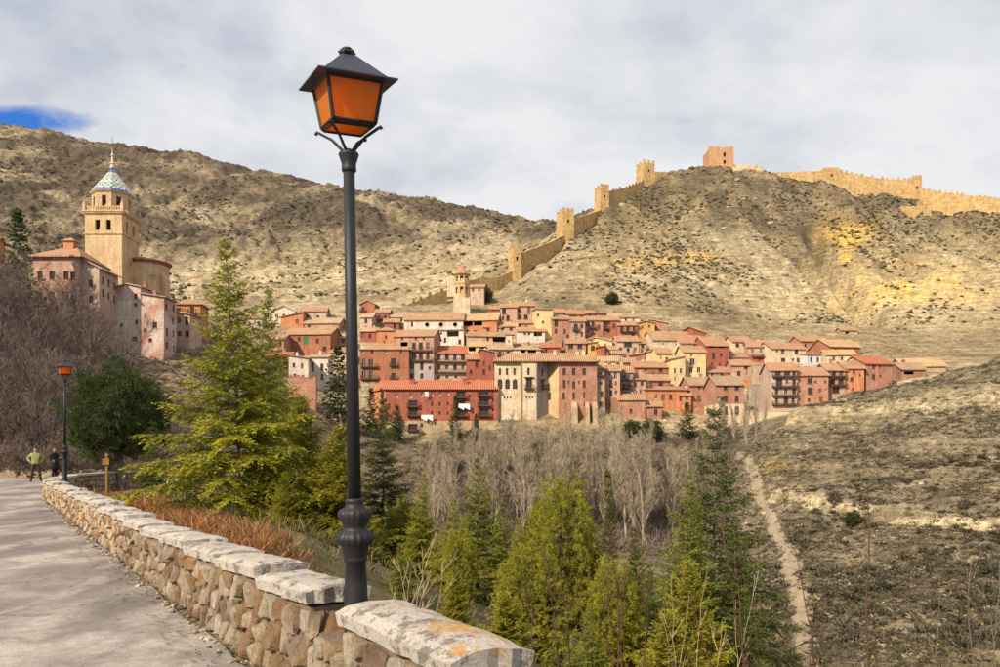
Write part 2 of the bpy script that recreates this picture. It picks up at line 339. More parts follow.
c = mix(t, 1.0, old, ramp(t, strat, [(0.30, 0.50), (0.48, 0.95), (0.60, 1.2), (0.72, 1.5)]), 'MULTIPLY'); c = mix(t, 1.0, c, ramp(t, speck, [(0.34, 0.55), (0.5, 1.0), (0.66, 1.4)]), 'MULTIPLY'); setc(t, b, c)
bp = b.inputs['Normal'].links[0].from_node; hh = bp.inputs['Height'].links[0].from_socket; t.links.new(mth(t, 'ADD', hh, mth(t, 'MULTIPLY', strat, 1.6)), bp.inputs['Height'])
M_NEAR = vcol('ground_soil', 0.45, 6.0, 0.8, 0.06)
npx, nd_ = ZG.shape
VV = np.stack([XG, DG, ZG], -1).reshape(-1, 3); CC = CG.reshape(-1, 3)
idx = np.arange(npx * nd_).reshape(npx, nd_)
Q = np.stack([idx[:-1, :-1], idx[1:, :-1], idx[1:, 1:], idx[:-1, 1:]], -1).reshape(-1, 4)
e1 = np.stack([np.gradient(XG, axis=0), np.zeros_like(XG), np.gradient(ZG, axis=0)], -1); e2 = np.stack([np.gradient(XG, axis=1), np.gradient(DG, axis=1), np.gradient(ZG, axis=1)], -1)
NN = np.cross(e1, e2); NN /= np.linalg.norm(NN, axis=-1, keepdims=True); NN = NN.reshape(-1, 3)
qd = DG[:-1, :-1].ravel(); qp = PXG[:-1, :-1].ravel()
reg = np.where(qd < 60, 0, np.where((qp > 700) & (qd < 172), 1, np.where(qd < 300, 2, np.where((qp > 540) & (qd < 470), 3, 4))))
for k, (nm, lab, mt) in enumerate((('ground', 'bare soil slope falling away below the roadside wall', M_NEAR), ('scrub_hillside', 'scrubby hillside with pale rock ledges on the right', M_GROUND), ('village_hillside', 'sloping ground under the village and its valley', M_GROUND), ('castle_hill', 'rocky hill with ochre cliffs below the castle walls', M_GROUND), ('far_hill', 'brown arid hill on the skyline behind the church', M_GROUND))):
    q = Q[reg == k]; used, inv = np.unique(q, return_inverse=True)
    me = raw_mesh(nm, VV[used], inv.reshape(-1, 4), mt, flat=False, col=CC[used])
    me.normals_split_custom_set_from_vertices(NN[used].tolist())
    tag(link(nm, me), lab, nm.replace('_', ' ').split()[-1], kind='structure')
# ground behind the camera
xs = np.linspace(-45, 45, 46); ys = np.concatenate([np.linspace(-45, 0, 20), [1.2, 2.5]])
gxx, gyy = np.meshgrid(xs, ys, indexing='ij'); gzz = near_z(gxx, np.minimum(gyy, 2.5)); ii = np.arange(gxx.size).reshape(gxx.shape)
tag(link('ground_back', raw_mesh('ground_back', np.stack([gxx, gyy, gzz], -1).reshape(-1, 3), np.stack([ii[:-1, :-1], ii[1:, :-1], ii[1:, 1:], ii[:-1, 1:]], -1).reshape(-1, 4), M_NEAR, False, np.broadcast_to(L(.12, .10, .06), (gxx.size, 3)))), 'soil behind the viewpoint', 'ground', kind='structure')

# ------------------------------------------------------------------ road
m, t, b, o = newmat('worn_asphalt'); p = pos(t)
a1 = noise(t, nd(t, 'ShaderNodeMapping', {'Vector': p, 'Rotation': (0, 0, R(-33)), 'Scale': (0.8, 0.30, 1)}).outputs[0], 1.0, 5, 0.6, 0.5)
a2 = noise(t, p, 1.1, 6, 0.65, 0.4); a3 = noise(t, p, 60, 3, 0.7); a4 = noise(t, p, 9, 5, 0.7)
c = mix(t, ramp(t, a1, [(0.40, 0.0), (0.60, 1.0)]), (.16, .138, .128), (.38, .335, .30))
c = mix(t, ramp(t, a2, [(0.46, 0.0), (0.62, 0.85)]), c, (.185, .155, .142))
c = mix(t, 1.0, c, ramp(t, a3, [(0.3, 0.72), (0.7, 1.25)]), 'MULTIPLY')
c = mix(t, 1.0, c, ramp(t, a4, [(0.3, 0.82), (0.7, 1.14)]), 'MULTIPLY')
wv = nd(t, 'ShaderNodeTexNoise', {'Vector': p, 'Scale': 1.6, 'Detail': 6.0, 'Roughness': .65}); pw_ = nd(t, 'ShaderNodeVectorMath', {0: p, 1: nd(t, 'ShaderNodeVectorMath', {0: wv.outputs['Color'], 1: (1.5, 1.5, 0)}, operation='MULTIPLY').outputs[0]}, operation='ADD').outputs[0]
vor = nd(t, 'ShaderNodeTexVoronoi', {'Vector': pw_, 'Scale': .42}, feature='DISTANCE_TO_EDGE').outputs[0]; brk = ramp(t, noise(t, p, .8, 4), [(.48, 0.0), (.6, 1.0)])
c = mix(t, mth(t, 'MULTIPLY', ramp(t, vor, [(0.0, .75), (.010, 0.0)]), brk), c, (.06, .05, .045))
setc(t, b, c); bump(t, b, mth(t, 'ADD', a3, mth(t, 'MULTIPLY', a4, 2.0)), 0.6, 0.012); M_ROAD = m
def wpt(s, off): return F0 + WE * s + WN * off
rr = [wpt(s, -0.02) for s in np.linspace(-9, 29.2, 60)]
rr += [np.array(q) for q in ((-17.2, 30.6), (-18.6, 33.4), (-20.4, 36.8), (-22.6, 40.6), (-25.4, 44.6), (-29.5, 48.0), (-35, 50.6), (-43, 52.4))]
ll = [q + (-WN) * 6.5 for q in rr[:60]] + [np.array(q) for q in ((-23.2, 27.0), (-24.4, 29.6), (-26.0, 32.6), (-28.0, 35.6), (-30.4, 38.6), (-33.5, 41.2), (-37.6, 43.2), (-44, 44.8))]
vv, ff = [], []
NC = 14
for i, (a, q) in enumerate(zip(rr, ll)):
    for j in range(NC):
        k = j / (NC - 1); x, y = a * (1 - k) + q * k
        if 0 < j < NC - 1 or True:
            e = 0.10 * fbm(np.array([i * 1.7]), np.array([j * 0.1 + 3.0]), 3, 5)[0] if j == 0 else 0
        vv.append((x - WN[0] * abs(e), y - WN[1] * abs(e), 0.012 + 0.035 * math.sin(math.pi * k)))
for i in range(len(rr) - 1):
    for j in range(NC - 1):
        a = i * NC + j; ff.append((a, a + NC, a + NC + 1, a + 1))
tag(link('road', raw_mesh('road', vv, ff, M_ROAD, False)), 'worn grey road with pale dusty wheel tracks', 'road', kind='structure')
# dirt track down the right-hand hillside
trk = [(730, 450), (748, 462), (757, 478), (758, 496), (770, 514), (776, 534), (791, 556), (790, 578), (803, 598), (801, 620), (806, 650)]
M_DIRT = plain('dry_dirt', (.25, .20, .14), 0.95, 0.1, 0, 0.45, 1.0)
def hit(px, py, d0=60, d1=500):
    ds = np.linspace(d0, d1, 1200); x = (px - HX) / F * ds; z = gzv(x, ds); pyy = HY - (z - EYE) / ds * F
    k = np.argmax(pyy <= py); return float(ds[k])
vv, ff = [], []
dd = [hit(a, b_, 62, 220) for a, b_ in trk]
sm_ = lambda a: np.convolve(np.pad(a, 3, mode='edge'), np.ones(7) / 7, 'valid')
tp = sm_(np.interp(np.linspace(0, 1, 60), np.linspace(0, 1, len(trk)), [q[0] for q in trk])); td = sm_(np.interp(np.linspace(0, 1, 60), np.linspace(0, 1, len(trk)), dd))
for i, (a, d) in enumerate(zip(tp, td)):
    x = (a - HX) / F * d; wd = (.55 + .9 * i / 59) + 0.3 * math.sin(i * .21) + .15 * math.sin(i * .53)
    for k in np.linspace(-1, 1, 7):
        xx = x + wd * k; vv.append((xx, d, gz(xx, d) + 0.16 - 0.12 * abs(k)))
for i in range(59):
    for j in range(6): a = i * 7 + j; ff.append((a, a + 1, a + 8, a + 7))
tag(link('dirt_path', raw_mesh('dirt_path', vv, ff, M_DIRT, False)), 'pale dirt path down the scrubby hillside', 'path', kind='structure')

# ------------------------------------------------------------------ building kit
WM = {k: plaster('plaster_' + k, *v) for k, v in {
 'rose': ((.44, .235, .16), (.33, .15, .095)), 'pink': ((.48, .31, .225), (.39, .21, .145)), 'palepink': ((.54, .40, .31), (.45, .30, .22)), 'red': ((.37, .115, .075), (.29, .10, .07)),
 'brick': ((.36, .15, .085), (.30, .13, .08)), 'orange': ((.54, .235, .115), (.44, .18, .095)), 'ochre': ((.62, .36, .12), (.52, .30, .12)), 'cream': ((.64, .52, .36), (.55, .41, .27)),
 'white': ((.66, .58, .50), (.54, .44, .36)), 'yellow': ((.70, .53, .26), (.62, .46, .25)), 'brown': ((.27, .145, .095), (.33, .20, .13)), 'stone': ((.45, .33, .21), (.33, .23, .15)),
 'grey': ((.40, .33, .30), (.33, .26, .23)), 'bluewhite': ((.58, .58, .62), (.50, .48, .50)), 'gold': ((.58, .41, .235), (.46, .31, .17)), 'mottled': ((.56, .45, .40), (.42, .18, .11))}.items()}
RC = {'tan': ((.47, .295, .17), (.37, .205, .12)), 'terra': ((.47, .255, .15), (.40, .215, .13)), 'red': ((.50, .165, .085), (.40, .145, .085)), 'brown': ((.33, .215, .15), (.41, .275, .185)), 'gold': ((.56, .375, .20), (.46, .275, .14)), 'pale': ((.52, .375, .24), (.42, .265, .16))}
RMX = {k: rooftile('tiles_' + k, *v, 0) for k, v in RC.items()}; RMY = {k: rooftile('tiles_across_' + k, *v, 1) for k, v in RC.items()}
M_FRAME = plain('window_wood', (.16, .085, .05), 0.7); M_WFRAME = plain('window_paint', (.55, .48, .42), 0.7); M_WOOD = plain('dark_timber', (.085, .045, .03), 0.8, var=0.3); M_GREEN = plain('green_shutter', (.03, .16, .06), 0.6)
m, t, b, o = newmat('window_glass'); setc(t, b, (.018, .018, .022)); b.inputs['Roughness'].default_value = 0.12; b.inputs['Specular IOR Level'].default_value = 0.5; M_PANE = m
M_CHIM = WM['cream']; M_CLOTH = plain('laundry', (.75, .74, .74), 0.9)

def holes_wall(mb, org, ux, W_, z0, z1, holes, inn, m=0, dep=0.24):
    org = Vector(org); ux = Vector(ux); inn = Vector(inn); U = lambda x, z, k=0.0: org + ux * x + Vector((0, 0, z)) + inn * k
    xs = sorted({0, W_, *[h[0] for h in holes], *[h[1] for h in holes]}); zs = sorted({z0, z1, *[h[2] for h in holes], *[h[3] for h in holes]})
    for xa, xb in zip(xs[:-1], xs[1:]):
        run = None
        for za, zb in zip(zs[:-1], zs[1:]):
            cx, cz = (xa + xb) / 2, (za + zb) / 2
            if any(h[0] < cx < h[1] and h[2] < cz < h[3] for h in holes):
                if run: mb.poly([U(xa, run[0]), U(xb, run[0]), U(xb, run[1]), U(xa, run[1])], m); run = None
            else: run = (run[0], zb) if run else (za, zb)
        if run: mb.poly([U(xa, run[0]), U(xb, run[0]), U(xb, run[1]), U(xa, run[1])], m)
    for a, b2, c, d in holes:
        mb.poly([U(a, c), U(a, c, dep), U(a, d, dep), U(a, d)], m); mb.poly([U(b2, c, dep), U(b2, c), U(b2, d), U(b2, d, dep)], m)
        mb.poly([U(a, c), U(b2, c), U(b2, c, dep), U(a, c, dep)], m); mb.poly([U(a, d, dep), U(b2, d, dep), U(b2, d), U(a, d)], m)
def slab(mb, tops, th, m=0):
    # tops: list of polygons (top surface, ccw from above); closed slab of thickness th
    key = lambda p: (round(p[0], 3), round(p[1], 3), round(p[2], 3)); cnt = {}
    for pl in tops:
        for a, b2 in zip(pl, pl[1:] + pl[:1]): cnt[(key(a), key(b2))] = (a, b2)
    for pl in tops:
        mb.poly(pl, m); mb.poly([(x, y, z - th) for x, y, z in pl][::-1], m)
    for (ka, kb), (a, b2) in cnt.items():
        if (kb, ka) not in cnt: mb.poly([a, (a[0], a[1], a[2] - th), (b2[0], b2[1], b2[2] - th), b2], m)
WCACHE = {}
def window_mesh(w, h, kind):
    key = (round(w, 1), round(h, 1), kind)
    if key in WCACHE: return WCACHE[key]
    w, h = key[0], key[1]; mb = MB(); f = 0.09
    if kind == 'door':
        mb.box(-w/2, w/2, 0.02, 0.08, 0, h, 0); mb.box(-w/2 + .12, -.05, -.01, .02, .15, h - .15, 0); mb.box(.05, w/2 - .12, -.01, .02, .15, h - .15, 0)
    elif kind in ('shut', 'shutb'):
        for s in (-1, 1):
            mb.box(min(0.02 * s, s * w/2), max(0.02 * s, s * w/2), 0, .06, 0, h, 0)
            for k in range(1, 6): mb.box(min(.08 * s, s * (w/2 - .08)), max(.08 * s, s * (w/2 - .08)), -.02, 0, k * h / 6 - .04, k * h / 6 + .04, 0)
    else:
        mb.box(-w/2, -w/2 + f, 0, .08, 0, h); mb.box(w/2 - f, w/2, 0, .08, 0, h); mb.box(-w/2 + f, w/2 - f, 0, .08, 0, f); mb.box(-w/2 + f, w/2 - f, 0, .08, h - f, h)
        mb.box(-w/2 - .08, w/2 + .08, -.21, -.001, -.1, -.005); mb.box(-.035, .035, .01, .07, f, h - f); mb.poly([(-w/2 + f, .045, f), (w/2 - f, .045, f), (w/2 - f, .045, h - f), (-w/2 + f, .045, h - f)], 1)
    WCACHE[key] = mb.mesh('window', [M_GREEN if kind == 'shut' else (M_WFRAME if kind == 'white' else M_FRAME), M_PANE]); return WCACHE[key]
BCACHE = {}
def balcony_mesh(w, stone=False):
    key = (round(w, 1), stone)
    if key in BCACHE: return BCACHE[key]
    mb = MB(); w = key[0]; dp = 0.85
    mb.box(-w/2, w/2, -dp, 0.0, -.18, 0); mb.box(-w/2, w/2, -dp, -dp + .07, .92, 1.0); mb.box(-w/2, w/2, -dp, -dp + .05, .1, .16)
    n = max(3, int(w / 0.28))
    for i in range(n + 1): x = -w/2 + .03 + (w - .06) * i / n; mb.box(x - .025, x + .025, -dp + .01, -dp + .05, 0, .92)
    for s in (-1, 1):
        x = s * (w/2 - .04); mb.box(x - .03, x + .03, -dp + .08, 0, .92, .99)
        for k in range(3): mb.box(x - .025, x + .025, -.2 - .22 * k - .02, -.2 - .22 * k + .02, 0, .92)
    for s in (-1, 0, 1): mb.box(s * w * .4 - .06, s * w * .4 + .06, -dp + .05, 0, -.34, -.18)
    BCACHE[key] = mb.mesh('balcony', M_WOOD); return BCACHE[key]
YB = [(255, 392), (300, 400), (360, 428), (450, 436), (500, 419), (600, 419), (700, 428), (745, 429), (800, 414), (860, 398), (900, 384), (950, 372)]
def vdepth(px, py):
    yb = float(np.interp(px, [q[0] for q in YB], [q[1] for q in YB])); yt = 308 if px < 700 else float(np.interp(px, (700, 760, 900), (318, 330, 330)))
    return 205 + 85 * (yb - py) / max(yb - yt, 45)
def roof_tops(w, dep, h, kind, rise, oh):
    a, c, y0, y1, m2 = -w/2 - oh, w/2 + oh, -oh, dep + oh, dep / 2; k = rise / (dep / 2); z0 = h - oh * k
    if kind == 'gable': return [[(a, y0, z0), (c, y0, z0), (c, m2, h + rise), (a, m2, h + rise)], [(a, m2, h + rise), (c, m2, h + rise), (c, y1, z0), (a, y1, z0)]]
    if kind == 'gabley':
        k = rise / (w / 2); z0 = h - oh * k
        return [[(a, y0, z0), (0, y0, h + rise), (0, y1, h + rise), (a, y1, z0)], [(0, y0, h + rise), (c, y0, z0), (c, y1, z0), (0, y1, h + rise)]]
    if kind == 'hip':
        i = min(dep / 2, w / 2 - 0.3); z0 = h - oh * k; l, r_ = -w/2 + i, w/2 - i
        return [[(a, y0, z0), (c, y0, z0), (r_, m2, h + rise), (l, m2, h + rise)], [(c, y1, z0), (a, y1, z0), (l, m2, h + rise), (r_, m2, h + rise)], [(a, y1, z0), (a, y0, z0), (l, m2, h + rise)], [(c, y0, z0), (c, y1, z0), (r_, m2, h + rise)]]
    if kind == 'shed':
        k = rise / dep; return [[(a, y0, h - oh * k), (c, y0, h - oh * k), (c, y1, h + rise + oh * k), (a, y1, h + rise + oh * k)]]
    if kind in ('shedl', 'shedr'):                # low side on the left / on the right
        k = rise / w; zl, zr = (h - oh * k, h + rise + oh * k) if kind == 'shedl' else (h + rise + oh * k, h - oh * k)
        return [[(a, y0, zl), (c, y0, zr), (c, y1, zr), (a, y1, zl)]]
    return [[(a, y0, h + .15), (c, y0, h + .15), (c, y1, h + .15), (a, y1, h + .15)]]
def wall_shell(mb, w, dep, h, kind, rise, sink, fh, rh, lh, m=0):
    holes_wall(mb, (-w/2, 0, 0), (1, 0, 0), w, -sink, h, fh, (0, 1, 0), m); holes_wall(mb, (w/2, 0, 0), (0, 1, 0), dep, -sink, h, rh, (-1, 0, 0), m)
    holes_wall(mb, (-w/2, dep, 0), (0, -1, 0), dep, -sink, h, lh, (1, 0, 0), m); holes_wall(mb, (w/2, dep, 0), (-1, 0, 0), w, -sink, h, [], (0, -1, 0), m)
    A, B, C, D = (-w/2, 0, h), (w/2, 0, h), (w/2, dep, h), (-w/2, dep, h)
    if kind == 'gable': mb.poly([B, C, (w/2, dep/2, h + rise)], m); mb.poly([D, A, (-w/2, dep/2, h + rise)], m)
    elif kind == 'gabley': mb.poly([A, B, (0, 0, h + rise)], m); mb.poly([C, D, (0, dep, h + rise)], m)
    elif kind == 'shed':
        C2, D2 = (w/2, dep, h + rise), (-w/2, dep, h + rise); mb.poly([B, C, C2], m); mb.poly([D, A, D2], m); mb.poly([C, D, D2, C2], m)
    elif kind == 'shedl': B2, C2 = (w/2, 0, h + rise), (w/2, dep, h + rise); mb.poly([A, B, B2], m); mb.poly([C, D, C2], m); mb.poly([B, C, C2, B2], m)
    elif kind == 'shedr': A2, D2 = (-w/2, 0, h + rise), (-w/2, dep, h + rise); mb.poly([A, B, A2], m); mb.poly([C, D, D2], m); mb.poly([D, A, A2, D2], m)
def auto_grid(w, h, spec, r):
    nc, nr = spec[:2]; out = []; st = h / nr
    for j in range(nr):
        for i in range(nc):
            if r.random() < 0.1: continue
            ww = min(r.choice((.8, .9, 1.0, 1.0, 1.2)), w / nc * .6); hh = min(r.choice((1.1, 1.3, 1.5, 1.7)), st * .62)
            x = w * (i + .5) / nc + r.uniform(-.12, .12) * w / nc; z = st * j + (st - hh) * r.uniform(.45, .62)
            if nr > 2 and j == nr - 1 and r.random() < .5: hh *= .6
            u_ = r.random(); out.append((x - ww/2, x + ww/2, z, z + hh, 'w' if u_ < .6 else 'white' if u_ < .72 else 'shutb' if u_ < .86 or spec[0] > 3 else 'b'))
    return out
HOUSES = []
def house(x0, x1, ye, yb, wall, roof, kind, win, label, name='house', d=None, dep=9.0, pitch=25, yaw=0.0, side=None, left=None, chim=1, balc=(), sink=5.0, oh=0.45, band=None, cat='house', group='houses climbing the village hillside', vis=None):
    px = (x0 + x1) / 2; d = d or vdepth(px, vis or yb); k = d / F; w = (x1 - x0) * k; h = (yb - ye) * k; r = random.Random(int(x0 * 31 + ye * 17))
    yaw = yaw or r.uniform(-9, 9); root = empty(name, P(px, yb, d), label, cat, group, R(yaw))
    rise = math.tan(R(pitch)) * (w / 2 if kind == 'gabley' else dep / 2 if kind in ('gable', 'hip') else dep * .8 if kind == 'shed' else w * .8)
    if kind == 'hip': rise = math.tan(R(pitch)) * min(dep / 2, w / 2)
    if kind == 'hip' and w < dep: dep = w * 1.0
    if isinstance(win, tuple): fh = auto_grid(w, h, win, r)
    else:
        win = [(a, c, ww * r.uniform(.88, 1.14), hh * r.uniform(.9, 1.1), (ty if ty != 'w' or r.random() < .72 else r.choice(('white', 'shutb')))) for (a, c, ww, hh, ty) in win]
        fh = [((a - x0) * k - ww * k * .57, (a - x0) * k + ww * k * .57, (yb - c) * k - hh * k * .55, (yb - c) * k + hh * k * .55, ty) for (a, c, ww, hh, ty) in win]
    fh = [q for q in fh if q[0] > 0.02 and q[1] < w - 0.02 and q[2] > -sink and q[3] < h - 0.02]
    sh = auto_grid(dep, h, side, r) if side else []; lh = auto_grid(dep, h, left, r) if left else []
    mb = MB(); wall_shell(mb, w, dep, h, kind, rise, sink, [q[:4] for q in fh], [q[:4] for q in sh], [q[:4] for q in lh])
    mb.build('wall', WM[wall], root)
    if band:                                   # lower storey rendered in another colour
        zb = (yb - band[0]) * k; mb = MB(); hs = [(q[0], q[1], q[2], min(q[3], zb - .02)) for q in fh if q[2] < zb - .1]
        holes_wall(mb, (-w/2 - .05, -.05, 0), (1, 0, 0), w + .1, -sink, zb, [(a + .05, b2 + .05, c, d2) for a, b2, c, d2 in hs], (0, 1, 0), 0, 0.05); mb.poly([(-w/2 - .05, -.05, zb), (w/2 + .05, -.05, zb), (w/2 + .05, 0, zb), (-w/2 - .05, 0, zb)])
        mb.poly([(w/2 + .05, -.05, -sink), (w/2 + .05, dep, -sink), (w/2 + .05, dep, zb), (w/2 + .05, -.05, zb)]); mb.poly([(-w/2 - .05, dep, -sink), (-w/2 - .05, -.05, -sink), (-w/2 - .05, -.05, zb), (-w/2 - .05, dep, zb)])
        mb.build('lower_wall', WM[band[1]], root)
    for lst, fn in ((fh, lambda x, z: ((-w/2 + x, 0.13, z), 0)), (sh, lambda x, z: ((w/2 - 0.13, x, z), math.pi/2)), (lh, lambda x, z: ((-w/2 + 0.13, dep - x, z), -math.pi/2))):
        for a, c, z0, z1, ty in lst:
            (lx, rz) = fn((a + c) / 2, z0)
            if ty != 'o': link('door' if ty == 'door' else ('shutter' if ty in ('shut', 'shutb') else 'window'), window_mesh(c - a, z1 - z0, 'w' if ty in ('w', 'b') else ty), root, lx, rz)
            if ty == 'b': link('balcony', balcony_mesh(c - a + 1.1), root, (lx[0], 0, z0 - .02))
    for (a, c, z) in balc: link('balcony', balcony_mesh((c - a) * k), root, (((a + c) / 2 - px) * k, 0, (yb - z) * k))
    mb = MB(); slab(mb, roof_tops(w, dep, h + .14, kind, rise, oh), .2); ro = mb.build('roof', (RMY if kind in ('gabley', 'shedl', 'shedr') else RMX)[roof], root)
    for i in range(chim if kind != 'flat' else 0):
        cx, cy = r.uniform(-w * .35, w * .35), dep * r.uniform(.5, .75) if kind != 'hip' else dep / 2
        if kind == 'gabley': zc = h + rise * (1 - abs(cx) / (w / 2))
        elif kind == 'shed': zc = h + rise * cy / dep
        elif kind in ('shedl', 'shedr'): q = (cx + w/2) / w; zc = h + rise * (q if kind == 'shedl' else 1 - q)
        else: zc = h + rise * (1 - abs(cy - dep/2) / (dep/2)) * .9
        if kind == 'hip': cx *= .4
        mb = MB(); s = r.uniform(.3, .42); mb.box(cx - s, cx + s, cy - s*.8, cy + s*.8, zc - .6, zc + r.uniform(.8, 1.3)); zt = mb.v[-1][2]
        mb.box(cx - s - .1, cx + s + .1, cy - s*.8 - .1, cy + s*.8 + .1, zt + .003, zt + .12); mb.box(cx - s*.6, cx + s*.6, cy - s*.5, cy + s*.5, zt + .123, zt + .4)
        mb.build('chimney', WM[r.choice(('cream', 'brick', 'rose', 'white'))], ro)
    HOUSES.append(root); return root

G = (lambda *a: a)
H = house
# --- western end of the village (behind the cedars)
H(246, 262, 318, 331, 'white', 'tan', 'gable', G(2, 1), 'small white house at the far left behind the cedar tip', dep=7)
H(272, 295, 311, 321, 'white', 'pale', 'gabley', [(277, 316, 2.5, 3.5, 'w'), (284, 316, 2.5, 3.5, 'w'), (290, 317, 2, 3, 'w')], 'white gabled cottage highest at the left end of the village', dep=8)
H(281, 303, 317, 327, 'orange', 'tan', 'shedl', G(2, 1), 'low orange house with slanting roof below the white gabled cottage', dep=8, pitch=16)
H(301, 326, 311, 322, 'palepink', 'terra', 'gable', [(307, 317, 3, 4, 'w'), (318, 317, 2.5, 3, 'w')], 'pale pink house with tall chimney left of the lamp post', dep=8)
H(304, 339, 323, 331, 'pink', 'pale', 'gable', G(3, 1), 'long low pink house with broad pale roof left of the lamp post', dep=11)
H(284, 331, 334, 354, 'brick', 'tan', 'gable', [(299, 339, 2.5, 3.5, 'w'), (306, 341, 4, 7, 'shut'), (318, 341, 2.5, 4, 'w'), (298, 349, 2, 3, 'w'), (325, 349, 3, 4, 'w')], 'brick coloured house with a green shutter left of the lamp post', dep=12, band=None, yaw=-6, left=G(2, 2))
H(266, 284, 339, 356, 'rose', 'tan', 'gable', G(2, 2), 'rose house half hidden by the big cedar', dep=8)
H(330, 347, 338, 351, 'pink', 'tan', 'gable', G(2, 2), 'narrow pink house touching the lamp post on its left', dep=8)
H(264, 289, 357, 367, 'red', 'red', 'gable', G(2, 1), 'low red roofed house left of the two white houses', dep=8)
H(289, 308, 358, 384, 'white', 'tan', 'shedr', [(294, 365, 2, 4, 'w'), (302, 366, 2, 5, 'w'), (295, 376, 2, 4, 'w'), (303, 377, 2, 4, 'w')], 'left of the twin whitish houses with slit windows', dep=8, pitch=10)
H(308, 328, 357, 385, 'white', 'pale', 'shed', [(313, 367, 2.4, 8, 'w'), (322, 367, 2.4, 6, 'w'), (322, 377, 2, 6, 'w'), (314, 378, 2, 4, 'w')], 'right of the twin whitish houses with slit windows', dep=8, pitch=14)
H(330, 348, 352, 364, 'cream', 'tan', 'gable', G(2, 1), 'small cream house behind the dark cedar near the lamp post', dep=8)
# --- centre left, from the skyline down
H(360, 375, 304, 315, 'brick', 'terra', 'gabley', G(2, 1), 'brick coloured gabled house highest just right of the lamp post', dep=8)
H(375, 389, 312, 322, 'red', 'tan', 'gable', G(2, 1), 'small red house below the brick gabled house', dep=7)
H(391, 413, 317, 324, 'cream', 'pale', 'gable', [(399, 320, 6, 3, 'o')], 'low cream house with dark loggia left of the church nave', dep=8)
H(360, 372, 317, 332, 'palepink', 'pale', 'gable', G(1, 2), 'narrow pale pink house edging the lamp post', dep=7)
H(384, 399, 322, 332, 'red', 'tan', 'gable', [(388, 326, 3, 5, 'w'), (395, 326, 3, 5, 'w')], 'small dark red house with two windows left of the church nave', dep=7)
H(360, 377, 331, 342, 'red', 'pale', 'gable', [(363, 336, 3, 4, 'w'), (370, 336, 3, 4, 'w')], 'deep red house with two windows beside the lamp post', dep=7)
H(377, 394, 330, 344, 'orange', 'terra', 'hip', [(386, 337, 2, 3, 'w')], 'bright orange plastered house behind the balcony houses', dep=8)
H(393, 434, 336, 382, 'pink', 'terra', 'gable', [(402, 338.6, 1.6, 2, 'w'), (416, 338.6, 1.6, 2, 'w'), (424, 338.6, 1.6, 2, 'w'), (404, 344, 7, 4, 'o'), (414, 346, 3.2, 6, 'w'), (421, 346, 3.2, 6, 'w'), (428, 346, 3.2, 6, 'w'), (414, 356, 3.2, 6, 'w'), (421, 356, 3.2, 6, 'w'), (428, 356, 3.2, 6, 'w'), (401, 368, 2.4, 4, 'w'), (412, 366, 3.4, 6.5, 'w'), (422, 366, 3.4, 6.5, 'w'), (412, 376, 3, 5, 'w'), (422, 376, 3, 5, 'w'), (430, 368, 2, 3, 'w')], 'tall pinkish grey house with two long dark balconies', dep=11, balc=((409, 432.5, 351), (409, 432.5, 361)), band=(362, 'grey'), chim=2)
H(433, 467, 353, 382, 'palepink', 'red', 'gable', [(439, 357, 3, 5, 'w'), (447, 357, 3, 5, 'w'), (455, 357, 3, 5, 'w'), (463, 357, 3, 5, 'w'), (439, 367, 3, 5, 'w'), (447, 367, 3, 5, 'w'), (455, 367, 3, 5, 'w'), (463, 367, 3, 5, 'w'), (439, 377, 2.4, 3, 'w'), (447, 377, 2.4, 3, 'w'), (456, 377, 2.4, 3, 'w')], 'house with red roof and two wide dark timber galleries', dep=11, balc=((435, 466.5, 362), (435, 466.5, 372.5)), pitch=27)
H(434, 464, 330, 347, 'white', 'brown', 'shed', [(441, 333, 2, 2, 'w'), (453, 334, 9, 5, 'o'), (445, 340, 2, 4, 'w'), (460, 342, 2.4, 4, 'w')], 'bright white house with slanted loggia below the church nave', dep=7, pitch=10)
H(360, 409, 349, 383, 'brick', 'tan', 'hip', [(363, 352, 2, 2.4, 'w'), (372, 352, 2, 2.4, 'w'), (386, 352, 2, 2.4, 'w'), (401, 352, 2, 2.4, 'w'), (364, 363, 4, 7, 'white'), (371, 363, 4, 7, 'white'), (393.5, 362, 4, 7, 'b'), (364, 375, 4, 7, 'white'), (371, 375, 4, 7, 'white'), (393.5, 376, 4, 6, 'b')], 'broad brick house with hipped roof right behind the lamp post', dep=12, balc=((361, 378, 367), (361, 378, 379)), pitch=22)
H(462, 497, 320, 337, 'orange', 'gold', 'gable', [(468, 323.5, 8, 4, 'o'), (478, 323.5, 8, 4, 'o'), (467, 331, 2, 2.4, 'w'), (475, 331, 2.4, 1.6, 'w'), (488, 330, 3, 3, 'w')], 'orange house with a two bay dark loggia right of the church', dep=12, pitch=27)
H(467, 481, 359, 381, 'red', 'terra', 'gable', [(477, 364, 2.4, 7, 'w'), (471, 372, 2.4, 4, 'w')], 'left half of the tall dark red pair above the long red building', dep=9)
H(481, 494, 352, 381, 'red', 'brown', 'shedr', [(484, 363, 2, 4, 'w'), (484, 372, 2.4, 5, 'w'), (490, 368, 2, 4, 'w')], 'right half of the tall dark red pair next to the cream palace', dep=9, pitch=15)
